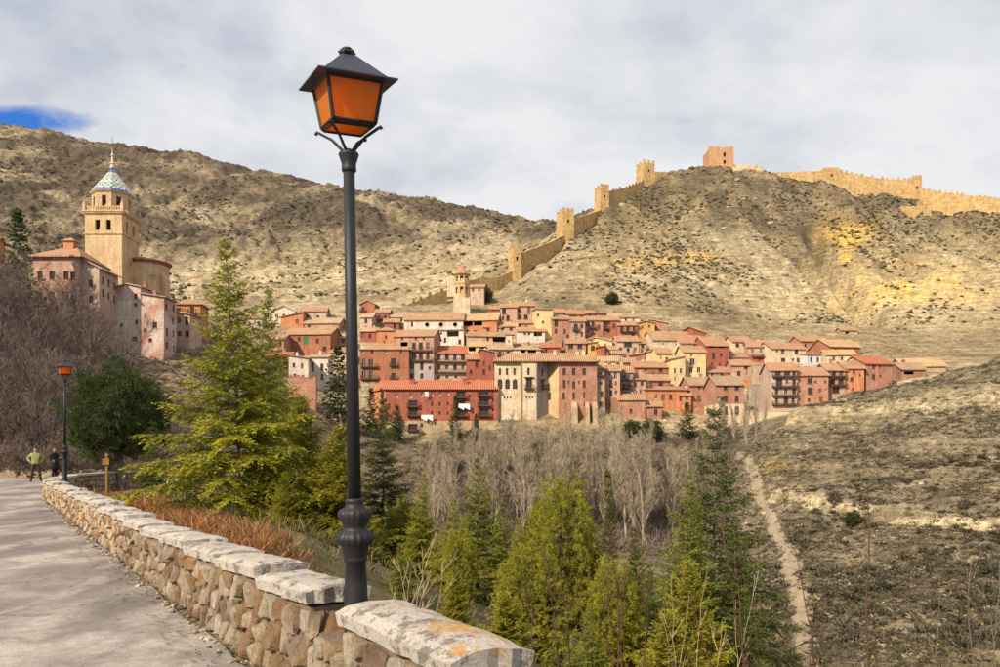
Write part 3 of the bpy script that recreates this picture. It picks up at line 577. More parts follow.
# --- upper centre
H(490, 500, 309, 321, 'rose', 'tan', 'gable', G(1, 1), 'low rose annex left of the big pink house', dep=7)
H(500, 517, 307, 323, 'pink', 'tan', 'gable', [(504, 311, 3, 6, 'w'), (513, 313, 3, 11, 'w'), (503, 318, 2, 4, 'w'), (508, 318, 3, 5, 'w')], 'pink house with tall brown stair window on the upper edge', dep=8)
H(517, 534, 305.5, 322, 'pink', 'terra', 'gable', [(519, 310, 2, 4, 'w'), (529, 311, 3, 6, 'w'), (520, 317, 2, 4, 'w'), (526, 317, 3, 4, 'w')], 'taller pink house on the upper edge beside the yellow one', dep=8)
H(517, 535, 323, 331, 'pink', 'tan', 'gable', G(3, 1), 'low pink house right below the two upper pink houses', dep=6)
H(536, 553, 309, 338, 'yellow', 'pale', 'shed', [(538, 315, 1.6, 2.4, 'w'), (543, 322, 1.6, 2.4, 'w')], 'tall windowless yellow house on the upper edge', dep=10, pitch=8, chim=0)
H(547, 564, 312, 322, 'brown', 'terra', 'gable', G(3, 1), 'brown house peeping over the rose row by the yellow house', dep=7)
H(567, 586, 314, 323, 'brick', 'terra', 'gable', G(3, 1), 'brick coloured house peeping over the middle of the rose row', dep=7)
H(586, 595, 313, 323, 'orange', 'terra', 'gable', G(1, 1), 'small orange attic house over the rose row', dep=6)
H(596, 606, 314, 323, 'brown', 'brown', 'flat', [(599, 318, 3, 3, 'o'), (603, 318, 2.4, 3, 'o')], 'small dark open attic left of the ochre house', dep=6)
H(552, 570, 319, 339, 'rose', 'tan', 'gable', [(556, 323, 3, 6, 'w'), (564, 323, 3, 7, 'b'), (556, 331, 2, 4, 'w'), (565, 331, 2, 4, 'w'), (568, 336, 2, 3, 'w')], 'leftmost house of the rose row below the skyline', dep=8)
H(570, 585, 321, 339, 'pink', 'tan', 'gable', [(576, 327, 3, 6, 'b'), (582, 326, 2.4, 4, 'w'), (577, 334, 2, 4, 'w'), (582, 334, 2, 4, 'w')], 'pink house second in the rose row below the skyline', dep=8)
H(585, 603, 320, 334, 'rose', 'tan', 'gable', [(588, 324, 3, 4, 'w'), (593, 325, 3, 6, 'b'), (602 - 3, 327, 2, 4, 'w'), (588, 331, 2.4, 4, 'w')], 'deep rose house third in the row below the skyline', dep=8)
H(603, 618, 320, 334, 'red', 'tan', 'gable', [(603 + 3, 325, 3, 6, 'b'), (609, 323, 2.4, 3, 'w'), (608, 331, 2.4, 3, 'w'), (614, 326, 2, 4, 'w')], 'reddish house ending the row below the skyline', dep=8)
H(609, 622, 316, 324, 'pink', 'pale', 'gable', G(2, 1), 'pale roofed cottage left of the ochre cream house', dep=7)
H(621, 640, 317, 325, 'cream', 'brown', 'gable', [(626, 320, 2, 2.4, 'w'), (633.5, 320, 2, 2.4, 'w')], 'ochre cream house with two small windows on the upper edge', dep=8)
H(618, 637, 325, 337, 'rose', 'tan', 'gable', [(622, 329, 3, 4, 'w'), (628, 329, 3, 4, 'w'), (634, 329, 2.4, 4, 'w'), (633, 335, 2.4, 4, 'w')], 'rose house with a full width gallery under the cream house', dep=8, balc=((620, 636, 332),))
H(637, 655, 323, 336, 'ochre', 'tan', 'gabley', [(642, 327, 1.8, 2, 'w'), (649.5, 326, 1.8, 2, 'w')], 'bright golden yellow house near the upper edge', dep=9, pitch=14)
H(651, 668, 323, 333, 'rose', 'gold', 'shedr', G(2, 1), 'rose house with pale golden roof right of the golden yellow house', dep=8, pitch=14)
H(653, 693, 340, 350, 'cream', 'tan', 'gable', [(663, 344, 1.8, 2, 'w'), (676, 344, 1.8, 2, 'w'), (686, 344, 1.8, 2, 'w')], 'cream house with the broadest tan roof of the upper village', dep=15, pitch=27)
# --- middle band
H(484, 501, 327, 336, 'palepink', 'tan', 'gable', [(491, 330, 3, 3, 'w')], 'small pale house right below the orange loggia house', dep=7)
H(501, 517, 326, 335, 'pink', 'gold', 'gable', [(503, 329, 2.4, 2.4, 'w'), (511, 329, 2.4, 2.4, 'w')], 'small pink house with golden roof below the big pink house', dep=7)
H(467, 507, 336, 345, 'palepink', 'tan', 'gable', [(499, 339, 10, 5, 'o'), (488, 339, 2, 3, 'w')], 'long pale house with a dark loggia at its right end', dep=8)
H(517, 545, 331, 341, 'white', 'tan', 'gable', [(525, 333.5, 2, 2.4, 'w'), (529, 333.5, 2, 2.4, 'w'), (538, 334, 7, 4.4, 'o')], 'white house with a square dark loggia in the middle band', dep=8)
H(506, 512, 335, 349, 'cream', 'pale', 'flat', [(509, 341, 1.2, 2, 'w')], 'slender cream turret like house between tan roofs', dep=3, chim=0)
H(468, 491, 346, 356, 'yellow', 'gold', 'gable', [(472, 349, 7, 4, 'o'), (484, 349, 9, 4, 'o')], 'low yellowish house with two wide dark openings', dep=8)
H(489, 513, 349, 359, 'pink', 'pale', 'gable', G(3, 1), 'pale roofed pink house left above the cream palace', dep=8)
H(513, 541, 349, 359, 'white', 'pale', 'hip', [(523, 351.8, 5, 4, 'o'), (532, 351.8, 8, 4, 'o')], 'white house with open gallery rising behind the cream palace', dep=9, pitch=22)
H(541, 560, 347, 358, 'red', 'red', 'gable', G(2, 1), 'low house with vivid red roof behind the cream palace', dep=8)
H(566, 586, 343, 356, 'rose', 'tan', 'gable', [(571, 346, 4, 5, 'w'), (580, 346, 4, 5, 'w')], 'rose house with two broad windows above the palace right wing', dep=8)
H(580, 611, 341, 351, 'yellow', 'gold', 'gabley', [(584, 345, 1.6, 2, 'w'), (605, 345, 1.6, 2, 'w')], 'wide low yellow gabled house below the rose row', dep=9, pitch=13)
H(588, 598, 343, 354, 'ochre', 'gold', 'shedl', G(1, 1), 'small golden ochre house among roofs right of the palace', dep=6, pitch=10, vis=356)
H(597, 605, 347, 360, 'red', 'red', 'shedl', [], 'small windowless red house among pale roofs', dep=5, pitch=10, chim=0)
H(600, 619, 343, 349, 'cream', 'tan', 'gable', G(2, 1), 'low cream house tucked under the yellow gabled house', dep=7)
H(604, 618, 349, 357, 'palepink', 'tan', 'gable', G(2, 1), 'pale pink cottage with tan roof left of the white house', dep=6)
H(617, 639, 341, 356, 'palepink', 'tan', 'gable', [(628, 344.5, 6, 5, 'w'), (621, 349, 2, 3, 'w'), (628, 350, 3, 3.4, 'w'), (635, 349, 2.4, 3, 'w')], 'whitish pink house with one large square window', dep=9)
H(639, 646, 343, 356, 'pink', 'tan', 'gable', [(642.5, 346, 2.4, 4, 'w'), (642, 351, 2, 3, 'w')], 'narrow pink house squeezed beside the whitish pink one', dep=7)
H(612, 626, 354, 364, 'palepink', 'tan', 'gable', G(2, 1), 'pale cottage in the middle of the stepped roofs', dep=6)
H(626, 645, 356, 367, 'rose', 'tan', 'shedl', G(2, 1), 'rose house with slanting roof in the stepped centre', dep=7, pitch=12)
H(646, 658, 352, 370, 'cream', 'tan', 'shedl', [(653, 356, 2, 3, 'w'), (653, 363, 2, 3, 'w')], 'tall cream house with two stacked windows', dep=7, pitch=10)
H(657, 672, 353, 378, 'yellow', 'tan', 'gable', [(661, 358, 2, 4, 'w'), (667, 359, 2.4, 3, 'w'), (661, 367, 2, 4, 'w'), (667, 368, 2, 4, 'w')], 'pale yellow house left of the yellow house with arched window', dep=8)
H(671, 685, 359, 388, 'yellow', 'brown', 'shedl', [(675, 371, 2.4, 5, 'white'), (681, 371, 2.4, 5, 'white'), (675, 379, 2, 4, 'w')], 'lower wing of the yellow house with white window frames', dep=9, pitch=14)
H(684, 706, 352, 385, 'yellow', 'tan', 'gable', [(691.5, 354.5, 1.6, 2, 'w'), (692.5, 362, 4.4, 6.5, 'white'), (691, 370, 3.4, 5, 'white'), (699, 370, 3.4, 5, 'white'), (690, 378, 3, 4, 'white')], 'tall bright yellow house with white framed windows', dep=10)
# --- lower centre
H(598, 618, 361, 372, 'cream', 'pale', 'gable', [(610, 364, 2, 2.4, 'w')], 'cream house with a single window beside the palace', dep=8)
H(617, 634, 362, 374, 'brown', 'tan', 'gable', G(2, 1), 'brown stone house below the stepped roofs', dep=7)
H(634, 668, 367, 383, 'brick', 'terra', 'gable', [(640, 374, 3, 3, 'w'), (646, 370, 3, 4, 'w'), (653, 374, 3, 3, 'w'), (661, 370, 3, 4, 'w')], 'long reddish brown house with a timber gallery', dep=9, balc=((636, 667, 377),))
H(597, 605, 368, 410, 'stone', 'tan', 'gable', G(1, 4), 'narrow brown house wedged beside the palace right wing', dep=8, d=209)
H(604, 620, 370.5, 412, 'pink', 'tan', 'gable', [(609, 374, 3, 3.4, 'w'), (615.5, 376, 2.6, 6, 'w'), (611, 384, 3, 7, 'w'), (616, 383, 1.6, 3, 'w'), (611, 393, 3, 6, 'w'), (616, 392, 1.6, 3, 'w'), (610, 405, 2, 4, 'w')], 'tall narrow pink tower house on a dark stone foot', dep=8, band=(397.5, 'brown'))
H(620, 633, 372, 408, 'grey', 'tan', 'gable', [(624, 377, 3, 4, 'w'), (629, 377, 3, 4, 'w'), (624, 386, 3, 5, 'w'), (629, 386, 3, 5, 'w'), (625, 395, 4, 6, 'w')], 'grey house with two dark timber balconies', dep=8, balc=((620.5, 632.5, 380), (620.5, 632.5, 388.5)))
H(633, 646, 379, 408, 'pink', 'tan', 'gable', [(635, 384, 2, 3, 'w'), (642, 383.5, 2.4, 3.4, 'w'), (641, 392, 3, 4, 'w'), (635, 393, 2, 4, 'w')], 'pink house right of the two timber balconies', dep=8)
H(645, 671, 380, 397, 'brick', 'tan', 'gable', [(661, 385, 4, 4, 'w'), (651, 385, 3, 3, 'w')], 'brick coloured house above the curved orange house', dep=8)
H(645, 688, 389.5, 410, 'orange', 'terra', 'shed', [(663, 397.5, 3.4, 5, 'w'), (671, 397, 3, 5, 'w'), (656, 397, 3, 4, 'w'), (681, 398, 2.6, 5, 'w'), (663, 406, 3, 3, 'w')], 'vivid orange house with sloping roof above the dark bushes', dep=8, pitch=12)
H(682, 691, 395, 412, 'orange', 'terra', 'gable', [(687, 398, 2, 3, 'w'), (686, 406, 2, 4, 'w')], 'small orange lean-to between the orange and the pink house', dep=6)
H(619, 645, 399.5, 417, 'rose', 'tan', 'gable', [(631, 411, 2.4, 4, 'w'), (622, 410, 2, 4, 'w')], 'low rose house with pale roof above the round bushes', dep=7)
H(642, 662, 406, 418, 'rose', 'tan', 'gable', [(645, 411, 3, 6, 'door'), (656, 412, 3, 5, 'w')], 'low rose outbuilding with a door above the round bushes', dep=6)
H(690, 716.5, 385, 413, 'rose', 'brown', 'gable', [(699.5, 387.5, 2, 2.4, 'w'), (708.5, 388.5, 3.4, 4.6, 'white'), (699, 399, 4, 6.4, 'w'), (708.5, 399, 4, 6.4, 'w'), (696, 408, 2, 3, 'w')], 'left half of the big rose double house at the lower edge', dep=11)
H(716.5, 744.5, 384.6, 428, 'rose', 'brown', 'gable', [(725.5, 388, 3.4, 4.4, 'w'), (737, 388, 3.4, 4.4, 'w'), (719, 398, 3, 3, 'w'), (725.5, 399, 3.6, 5.6, 'w'), (737, 399, 3.6, 5.6, 'w'), (725.5, 410.5, 3.6, 7, 'w'), (737, 410.5, 3.6, 7, 'w'), (739.5, 425.4, 3.2, 4.6, 'w')], 'right half of the big rose double house with cream lower wall', dep=11, band=(404, 'cream'), d=205)
# --- right
H(680, 708, 343, 355, 'cream', 'terra', 'gable', [(685, 345.5, 1.4, 2, 'w'), (695, 345.5, 1.4, 2, 'w'), (703, 345.5, 1.4, 2, 'w')], 'cream house under three stepped terracotta roofs', dep=14, pitch=26)
H(690, 706, 333, 345, 'red', 'terra', 'shedr', [], 'red gable with slanting terracotta roof on the upper right edge', dep=9, pitch=24, chim=0)
H(706, 729.5, 345.5, 374, 'red', 'terra', 'gable', [(712, 346.8, 5, 2, 'o'), (722, 346.8, 5, 2, 'o'), (713.5, 356, 3, 6, 'w'), (721.5, 355, 2.4, 3, 'w'), (712, 364, 2, 2.4, 'w'), (720, 364, 2, 2.4, 'w')], 'deep red house with a big terracotta roof and attic openings', dep=14, pitch=27)
H(733, 751, 341.5, 354, 'cream', 'terra', 'gable', [(737.5, 345.3, 3, 3, 'w'), (746, 345, 2, 3, 'w')], 'cream house with terracotta roof right of the deep red house', dep=10)
H(748, 770, 346.5, 364, 'pink', 'terra', 'gable', [(753, 351, 2.4, 4, 'white'), (761, 351, 2.4, 4, 'white'), (759.5, 359.5, 3, 4, 'w')], 'pink house with brown red gallery at its foot', dep=10, band=(355, 'red'), balc=((752, 769, 357),))
H(730, 747, 357, 373, 'palepink', 'terra', 'gable', G(2, 1), 'pale pink stepped house right of the deep red house', dep=7)
H(732, 752, 365, 392, 'pink', 'terra', 'gable', [(739, 373.5, 3, 5, 'w'), (747, 373.5, 2, 4, 'w'), (746, 367.5, 3, 3, 'w'), (738, 384, 2, 4, 'w')], 'pink house with an orange foot beside the stone terrace', dep=8, band=(379.5, 'orange'))
H(706, 732, 372, 388, 'pink', 'terra', 'gable', [(712, 374.5, 2, 3, 'w'), (722, 374.5, 2, 3, 'w')], 'low pink house right above the big rose double house', dep=8)
H(771, 807, 348.5, 366, 'cream', 'terra', 'gable', [(776, 351, 1.6, 2.4, 'w'), (782.5, 351.5, 3, 5, 'w'), (797, 351.5, 3, 5, 'w'), (783, 360, 4, 3.4, 'w'), (793.5, 360, 2.4, 3, 'w'), (799, 360, 3, 3.4, 'w')], 'long cream house above the balcony block on the right', dep=11)
H(807, 827, 354.5, 366, 'bluewhite', 'tan', 'shed', [(811, 359.5, 2, 4, 'w'), (818, 359.5, 2.4, 4, 'w'), (822.5, 359.5, 2, 4, 'w')], 'bluish white house with three windows on the right', dep=7, pitch=12)
H(827, 856, 354.5, 367, 'cream', 'gold', 'gable', [(834, 358.5, 2, 3, 'w'), (842, 358.5, 2, 3, 'w')], 'cream house with golden roof right of the bluish white one', dep=8, pitch=25)
H(829, 862, 346.5, 360, 'brick', 'gold', 'gable', G(4, 1), 'brick house with the largest golden roof on the right edge', dep=13, pitch=25, yaw=10, side=G(3, 2))
H(801, 830, 341, 352, 'rose', 'terra', 'gable', G(3, 1), 'low rose house with long terracotta roof behind the cream one', dep=10, pitch=24)
H(842, 858, 330, 337, 'stone', 'tan', 'gable', [(847, 333, 3, 3, 'o')], 'small ruined stone hut alone above the right village', dep=6, chim=0, d=282)
H(771, 797.5, 370, 414, 'palepink', 'terra', 'gable', [(778, 373.5, 5, 4, 'w'), (787, 373.5, 5, 4, 'w'), (794, 373.5, 3, 4, 'w'), (779.5, 382, 5, 7.5, 'w'), (787, 381.5, 2, 2.6, 'w'), (794, 382.5, 3, 6, 'w'), (777, 391.5, 3, 5.6, 'w'), (786, 391.5, 3, 5.6, 'w'), (794, 391.5, 3, 5, 'w'), (777, 401, 2.6, 5, 'w'), (786, 400, 4, 7, 'w'), (793, 401, 2.6, 5, 'w'), (777, 414, 6, 5, 'w')], 'apartment house with four full width balconies on the right', dep=10, balc=((772, 797, 376.5), (772, 797, 386.5), (772, 797, 395.5), (772, 797, 404.5)), sink=8, d=206)
H(798, 828, 375, 410, 'rose', 'terra', 'gable', [(810, 381, 4, 5, 'w'), (815.5, 382, 2, 2.6, 'w'), (825, 382, 2, 3, 'w'), (810.5, 391, 4.4, 6.4, 'w'), (820, 390.5, 2.4, 3.6, 'w'), (825.5, 390.5, 2, 2.6, 'w'), (809, 400, 2.6, 3, 'w'), (821, 400, 3, 5, 'w')], 'rose house with scattered windows beside the balcony apartments', dep=10, d=206)
H(828, 846, 370, 400, 'pink', 'tan', 'gable', [(834, 373.5, 4, 5, 'w'), (841, 373.5, 4, 5, 'w'), (833, 381.5, 4, 6, 'w'), (841, 381.5, 4, 6, 'w'), (836, 390, 6, 6, 'w')], 'pink house with dark timber galleries near the right end', dep=9, balc=((829, 845.5, 376.5), (829, 845.5, 385)), d=208)
H(845.5, 864, 368, 396, 'orange', 'tan', 'gable', [(854, 372, 2, 2.4, 'w'), (852, 379.5, 2.6, 3.6, 'w'), (853, 389, 2, 2.4, 'w'), (860, 375, 1.6, 2, 'w')], 'orange house between the timber galleries and the red roof', dep=9, d=208)
H(864, 894, 363.5, 390, 'rose', 'red', 'gable', [(873, 367.5, 3.6, 4.4, 'w'), (880, 366.5, 2, 2.4, 'w'), (873, 377, 3.6, 4.4, 'w'), (881, 376, 2, 2.4, 'w')], 'rose house with bright red roof at the right end', dep=10, yaw=14, side=G(2, 2), d=210)
H(902, 926, 369, 377, 'brown', 'brown', 'gable', [(909, 373, 8, 3, 'o')], 'low brown barn last on the right beside the hillside', dep=8, d=215, pitch=27)
H(905, 945, 366, 378, 'stone', 'gold', 'gable', [], 'long golden roofed barn at the right end of the village', dep=12, d=226, pitch=25, chim=0)
# --- left, below the church
H(141, 164, 297, 352, 'mottled', 'brown', 'shedr', [(150, 308.5, 15, 9, 'o'), (155, 325, 4, 5.4, 'w'), (150.5, 340, 3, 3.4, 'w'), (145, 330, 2.4, 3, 'w')], 'tall patchy white house with a timber loggia below the church', dep=6, d=165, pitch=11, side=G(2, 4), sink=9, group='old houses below the church')
H(115.5, 141, 287, 340, 'mottled', 'brown', 'gabley', [(136, 296, 3, 4, 'w'), (136, 305, 4, 4, 'w'), (121, 325, 3, 3, 'w'), (137, 322, 3, 4, 'w'), (135, 339, 4, 4, 'w')], 'gabled house, brick above and white below, beneath the church tower', dep=7, d=166, pitch=13, band=(301, 'white'), sink=9, group='old houses below the church')
H(176, 190, 314, 340, 'palepink', 'tan', 'shedr', G(2, 2), 'pale pink house right of the patchy white house', dep=6, d=176, pitch=12, group='old houses below the church', sink=8)
H(173, 200, 303.5, 318, 'orange', 'terra', 'hip', G(2, 1), 'orange house with hipped terracotta roof behind the cedar', dep=9, d=190, group='old houses below the church', sink=8)
H(-34, -6, 240, 266, 'orange', 'terra', 'gable', [], 'sliver of an orange roofed house at the left edge', dep=4, d=176, group='old houses below the church', sink=14)

# --- the cream palace with its pink wing
def palace():
    d = 207.0; k = d / F; root = empty('palace', P(546, 415, d), 'large cream palace with arched gallery and pink right wing', 'palace', 'houses climbing the village hillside')
    X = lambda px: (px - 546) * k; Zp = lambda py: (415 - py) * k
    # left cream wing: three faces bending back on the right
    segs = [((494.5, 0), (521, 0), 'cream', [(500, 371.5, 2.4, 6.5, 'w'), (507, 371.5, 2.4, 6.5, 'w'), (514.5, 371.5, 2.4, 6.5, 'w'), (500, 384, 5, 10, 'a'), (507.5, 384, 5, 10, 'a'), (515, 384, 5, 10, 'a'), (504.5, 397.5, 1.3, 2.4, 'o'), (507.5, 397.5, 1.3, 2.4, 'o'), (510.5, 397.5, 1.3, 2.4, 'o')]),
            ((521, -0.6), (536.5, -0.6), 'cream', [(528.5, 371.5, 2.6, 7, 'w'), (529, 383.5, 6, 10.5, 'b'), (526.4, 397.5, 1.3, 2.4, 'o'), (529.4, 397.5, 1.3, 2.4, 'o'), (532.4, 397.5, 1.3, 2.4, 'o')]),
            ((536.5, -0.6), (549, 3.2), 'grey', [(542.5, 371.5, 3, 7, 'w'), (542.5, 384, 6, 8, 'b')]),  # shade on this receding cream face is put in as grey plaster
            ((549, 3.2), (558.5, 0.2), 'gold', []),
            ((558.5, 0.2), (597.2, 0.6), 'rose', [(564.5, 371.5, 3.4, 7, 'w'), (574, 371.5, 3.4, 7, 'w'), (584.5, 371.5, 3.4, 7, 'w'), (564.5, 384, 3, 8, 'w'), (569, 382, 1.6, 3, 'w'), (574, 385, 3, 7, 'w'), (579, 382, 1.6, 3, 'w'), (584.5, 384, 3, 7.6, 'w'), (564, 396, 2.6, 7, 'w'), (574, 396, 2.6, 7, 'w'), (584.5, 395, 2, 6, 'w'), (565.5, 406, 2, 3, 'w'), (585, 404, 2, 4, 'w')]),
            ((597.2, 0.6), (598.2, 9.0), 'rose', [])]
    mats = {}
    for (a, ya), (c, yc), wm, wins in segs:
        p0 = Vector((X(a), ya, 0)); p1 = Vector((X(c), yc, 0)); u = (p1 - p0); W_ = u.length; u.normalize(); inn = Vector((-u.y, u.x, 0)); mb = MB()
        hs = []
        for (qx, qy, ww, hh, ty) in wins:
            x = (X(qx) - p0.x) / max(u.x, .3); hs.append((x - ww * k/2, x + ww * k/2, Zp(qy) - hh * k/2, Zp(qy) + hh * k/2, ty))
        holes_wall(mb, p0, u, W_, -7, Zp(361.5), [h[:4] for h in hs], inn, 0, .3)
        wl = mb.build('wall', WM[wm], root)
        rz = math.atan2(u.y, u.x)
        for (x0, x1, z0, z1, ty) in hs:
            q = p0 + u * ((x0 + x1) / 2) + inn * .2
            if ty == 'a':
                w, h = x1 - x0, z1 - z0; mb = MB(); n = 10; r = w/2 - .06; zc = h - r - .04      # arch surround
                arc = [(-r, 0)] + [(-r * math.cos(math.pi * i / n), zc + r * math.sin(math.pi * i / n)) for i in range(n + 1)] + [(r, 0)]
                out = [(-w/2, 0)] + [(-w/2 + w * min(max((i / n), 0), 1), h) if 0 < i < n else ((-w/2 if i == 0 else w/2), zc if False else h) for i in range(n + 1)] + [(w/2, 0)]
                for i in range(len(arc) - 1): mb.poly([(arc[i][0], -.17, arc[i][1]), (arc[i+1][0], -.17, arc[i+1][1]), (out[i+1][0], -.17, out[i+1][1]), (out[i][0], -.17, out[i][1])][::-1], 0)
                for i in range(len(arc) - 1): mb.poly([(arc[i][0], -.17, arc[i][1]), (arc[i][0], .1, arc[i][1]), (arc[i+1][0], .1, arc[i+1][1]), (arc[i+1][0], -.17, arc[i+1][1])], 0)
                mb.box(-.05, .05, .02, .1, 0, zc + r - .05, 1); mb.box(-r, r, .02, .1, h * .45, h * .45 + .1, 1); mb.poly([(-w/2, .12, 0), (w/2, .12, 0), (w/2, .12, h), (-w/2, .12, h)], 2)
                mb.box(-w/2, w/2, -.12, .0, -.12, .0, 1)
                link('arched_window', mb.mesh('arched_window', [WM['cream'], M_FRAME, M_PANE]), root, (q.x, q.y, z0), rz)
            elif ty != 'o':
                link('window', window_mesh(x1 - x0, z1 - z0, 'w'), root, (q.x, q.y, z0), rz)
                if ty == 'b':
                    pq = p0 + u * ((x0 + x1) / 2); link('balcony', balcony_mesh(x1 - x0 + .9), root, (pq.x, pq.y, z0 - .02), rz); mb = MB(); mb.box(-(x1 - x0)/2 - .5, (x1 - x0)/2 + .5, -.5, 0, z1 - z0 + .1, z1 - z0 + .28); mb.build('canopy', M_WOOD, root, (pq.x, pq.y, z0), rz)
    mb = MB()
    bk = 13.0; zt = Zp(361.5)
    mb.poly([(X(598), 9, -7), (X(598), bk, -7), (X(598), bk, zt), (X(598), 9, zt)]); mb.poly([(X(494.5), bk, -7), (X(494.5), 0, -7), (X(494.5), 0, zt), (X(494.5), bk, zt)]); mb.poly([(X(598), bk, -7), (X(494.5), bk, -7), (X(494.5), bk, zt), (X(598), bk, zt)])
    mb.build('wall', WM['cream'], root)
    mb = MB(); mb.box(X(520.6), X(521.6), -.95, -.62, -7, zt - .4); mb.build('drainpipe', WM['gold'], root)
    rise = 2.9; e = zt + .12; y0 = -1.1; ym = 6.4; A = (X(493), y0, e); B = (X(549.5), y0, e); C = (X(549.5), y0 + .0, e); D = (X(599.2), y0 + .6, e)
    mb = MB(); slab(mb, [[A, (X(548), y0, e), (X(548), ym, e + rise), (X(510), ym, e + rise)], [(X(548), y0, e), D, (X(586), ym, e + rise), (X(548), ym, e + rise)], [D, (X(599.2), bk + .5, e), (X(586), ym, e + rise)], [(X(599.2), bk + .5, e), (X(493), bk + .5, e), (X(510), ym, e + rise), (X(586), ym, e + rise)], [(X(493), bk + .5, e), A, (X(510), ym, e + rise)]], .25)
    ro = mb.build('roof', RMX['tan'], root)
    for cx in (556, 579, 585):
        mb = MB(); x = X(cx); z = e + rise * .75; mb.box(x - .4, x + .4, 4.2, 4.9, z - .8, z + 1.0); mb.box(x - .5, x + .5, 4.1, 5.0, z + 1.003, z + 1.15); mb.build('chimney', WM['cream'], ro)
    for a, c in ((571, 577), (585, 589), (592, 597)):   # sloping stone buttresses
        mb = MB(); mb.hexa([(X(a), -3.2, -7), (X(c), -3.2, -7), (X(c), .15, -7), (X(a), .15, -7), (X(a), -1.4, Zp(408)), (X(c), -1.4, Zp(408)), (X(c), .15, Zp(402)), (X(a), .15, Zp(402))]); mb.build('buttress', WM['stone'], root)
palace()
# --- the long red building in front
def red_block():
    d = 206.0; k = d / F; root = empty('apartment_building', P(441, 436, d), 'long red apartment building with bright red roof and stone base', 'building', 'houses climbing the village hillside')
    X = lambda px: (px - 441) * k; Zp = lambda py: (436 - py) * k; zt = Zp(389)
    wins = [(397, 395.5, 2.4, 3.4), (411, 395.5, 2.4, 4), (422, 394.5, 2.4, 4), (432, 394, 2.6, 4), (440, 393.5, 2.6, 4), (448.5, 393, 2, 3), (493, 391, 2, 3.6),
            (432, 404, 2.4, 4), (440, 404, 2.4, 4), (432, 413, 2.4, 3.6), (440, 413, 2.4, 3.6), (493, 401, 2, 3.4), (493, 410, 2, 3), (448, 404, 2, 3), (448, 413, 2, 3),
            (396.5, 428, 2.6, 4), (422, 425.5, 2.6, 4), (432, 424, 1.4, 2.4), (435, 424, 1.4, 2.4), (493, 421.5, 2, 4), (479, 421.5, 2, 4), (470, 396, 2, 3), (470, 405, 2, 3)]
    ops = [(413, y, 9, 6) for y in (403.5, 412.5, 427)] + [(461, y, 9, 6) for y in (394.5, 404, 413)] + [(484, y, 10, 6.4) for y in (392.5, 402.5, 412.5)]
    fh = [((a - 385) * k - w * k/2, (a - 385) * k + w * k/2, Zp(c) - h * k/2, Zp(c) + h * k/2) for a, c, w, h in wins + ops]
    wmain = 113 * k; mb = MB(); holes_wall(mb, (X(385), 0, 0), (1, 0, 0), wmain, Zp(421), zt, [h for h in fh if h[2] > Zp(421)], (0, 1, 0), 0, .35)
    dep = 11.0
    # left end face turned towards the sun, its sunlit tone painted as orange plaster
    p0 = Vector((X(364.5), dep * .82, 0)); p1 = Vector((X(385), 0, 0)); u = (p1 - p0).normalized(); Wl = (p1 - p0).length
    lw = [(Wl * .78 - .35, Wl * .78 + .35, Zp(397), Zp(393.5))]
    mb.build('wall', WM['red'], root)
    mb = MB(); holes_wall(mb, p0, u, Wl, -6, zt, lw, (-u.y, u.x, 0)); mb.poly([p0 + Vector((0, 0, zt)), p1 + Vector((0, 0, zt)), (p0 + p1) / 2 + Vector((0, 0, zt + 1.6))]); mb.build('end_wall', WM['orange'], root)
    q = p0 + u * Wl * .78 + Vector((-u.y, u.x, 0)) * .13; link('window', window_mesh(.7, lw[0][3] - lw[0][2], 'w'), root, (q.x, q.y, lw[0][2]), math.atan2(u.y, u.x))
    mb = MB(); holes_wall(mb, (X(384.8), -.12, 0), (1, 0, 0), wmain + .1, -6, Zp(421), [h for h in fh if h[3] < Zp(421)], (0, 1, 0), 0, .4); mb.poly([(X(384.8), -.12, Zp(421)), (X(384.8) + wmain + .1, -.12, Zp(421)), (X(384.8) + wmain + .1, .4, Zp(421)), (X(384.8), .4, Zp(421))]); mb.build('stone_base', WM['stone'], root)
    mb = MB(); mb.poly([(X(498), 0, -6), (X(498), dep, -6), (X(498), dep, zt), (X(498), 0, zt)]); mb.poly([(X(498), dep, -6), (X(366), dep, -6), (X(366), dep, zt), (X(498), dep, zt)]); mb.poly([(X(498), 0, zt), (X(498), dep, zt), (X(498), dep/2, zt + 2.4)]); mb.build('wall', WM['red'], root)
    for (a, c, w, h) in wins: link('window', window_mesh(w * k, h * k, 'white' if c < 400 and a < 450 else 'w'), root, (X(a), .2 if c < 420 else .1, Zp(c) - h * k/2))
    for (a, c, w, h) in ops:
        link('window', window_mesh(w * k - .1, h * k - .1, 'w'), root, (X(a), .25, Zp(c) - h * k/2 + .05)); link('balcony', balcony_mesh(w * k + .9), root, (X(a), -.02 if c < 420 else -.13, Zp(c) - h * k/2 - .03))
    e = zt + .14; rise = 2.6; mb = MB(); L0 = (X(363.2), dep * .8, e - .1); A = (X(384.3), -.6, e - .1); B = (X(499), -.6, e - .1); C = (X(499), dep + .6, e - .1); D = (X(363.2), dep + .6, e - .1); r0 = (X(378), dep/2, e + rise); r1 = (X(499), dep/2, e + rise)
    slab(mb, [[A, B, r1, r0], [B[:2] + (B[2],), r1, r1] if False else [C, D, r0, r1], [D, L0, r0], [L0, A, r0]], .22); ro = mb.build('roof', RMX['red'], root)
    for cx in (411, 465):
        mb = MB(); x = X(cx); z = e + rise * .55; mb.box(x - .55, x + .55, 2.6, 3.6, z - .5, z + 1.1); mb.box(x - .68, x + .68, 2.5, 3.7, z + 1.103, z + 1.25); mb.build('chimney', WM['red'], ro)
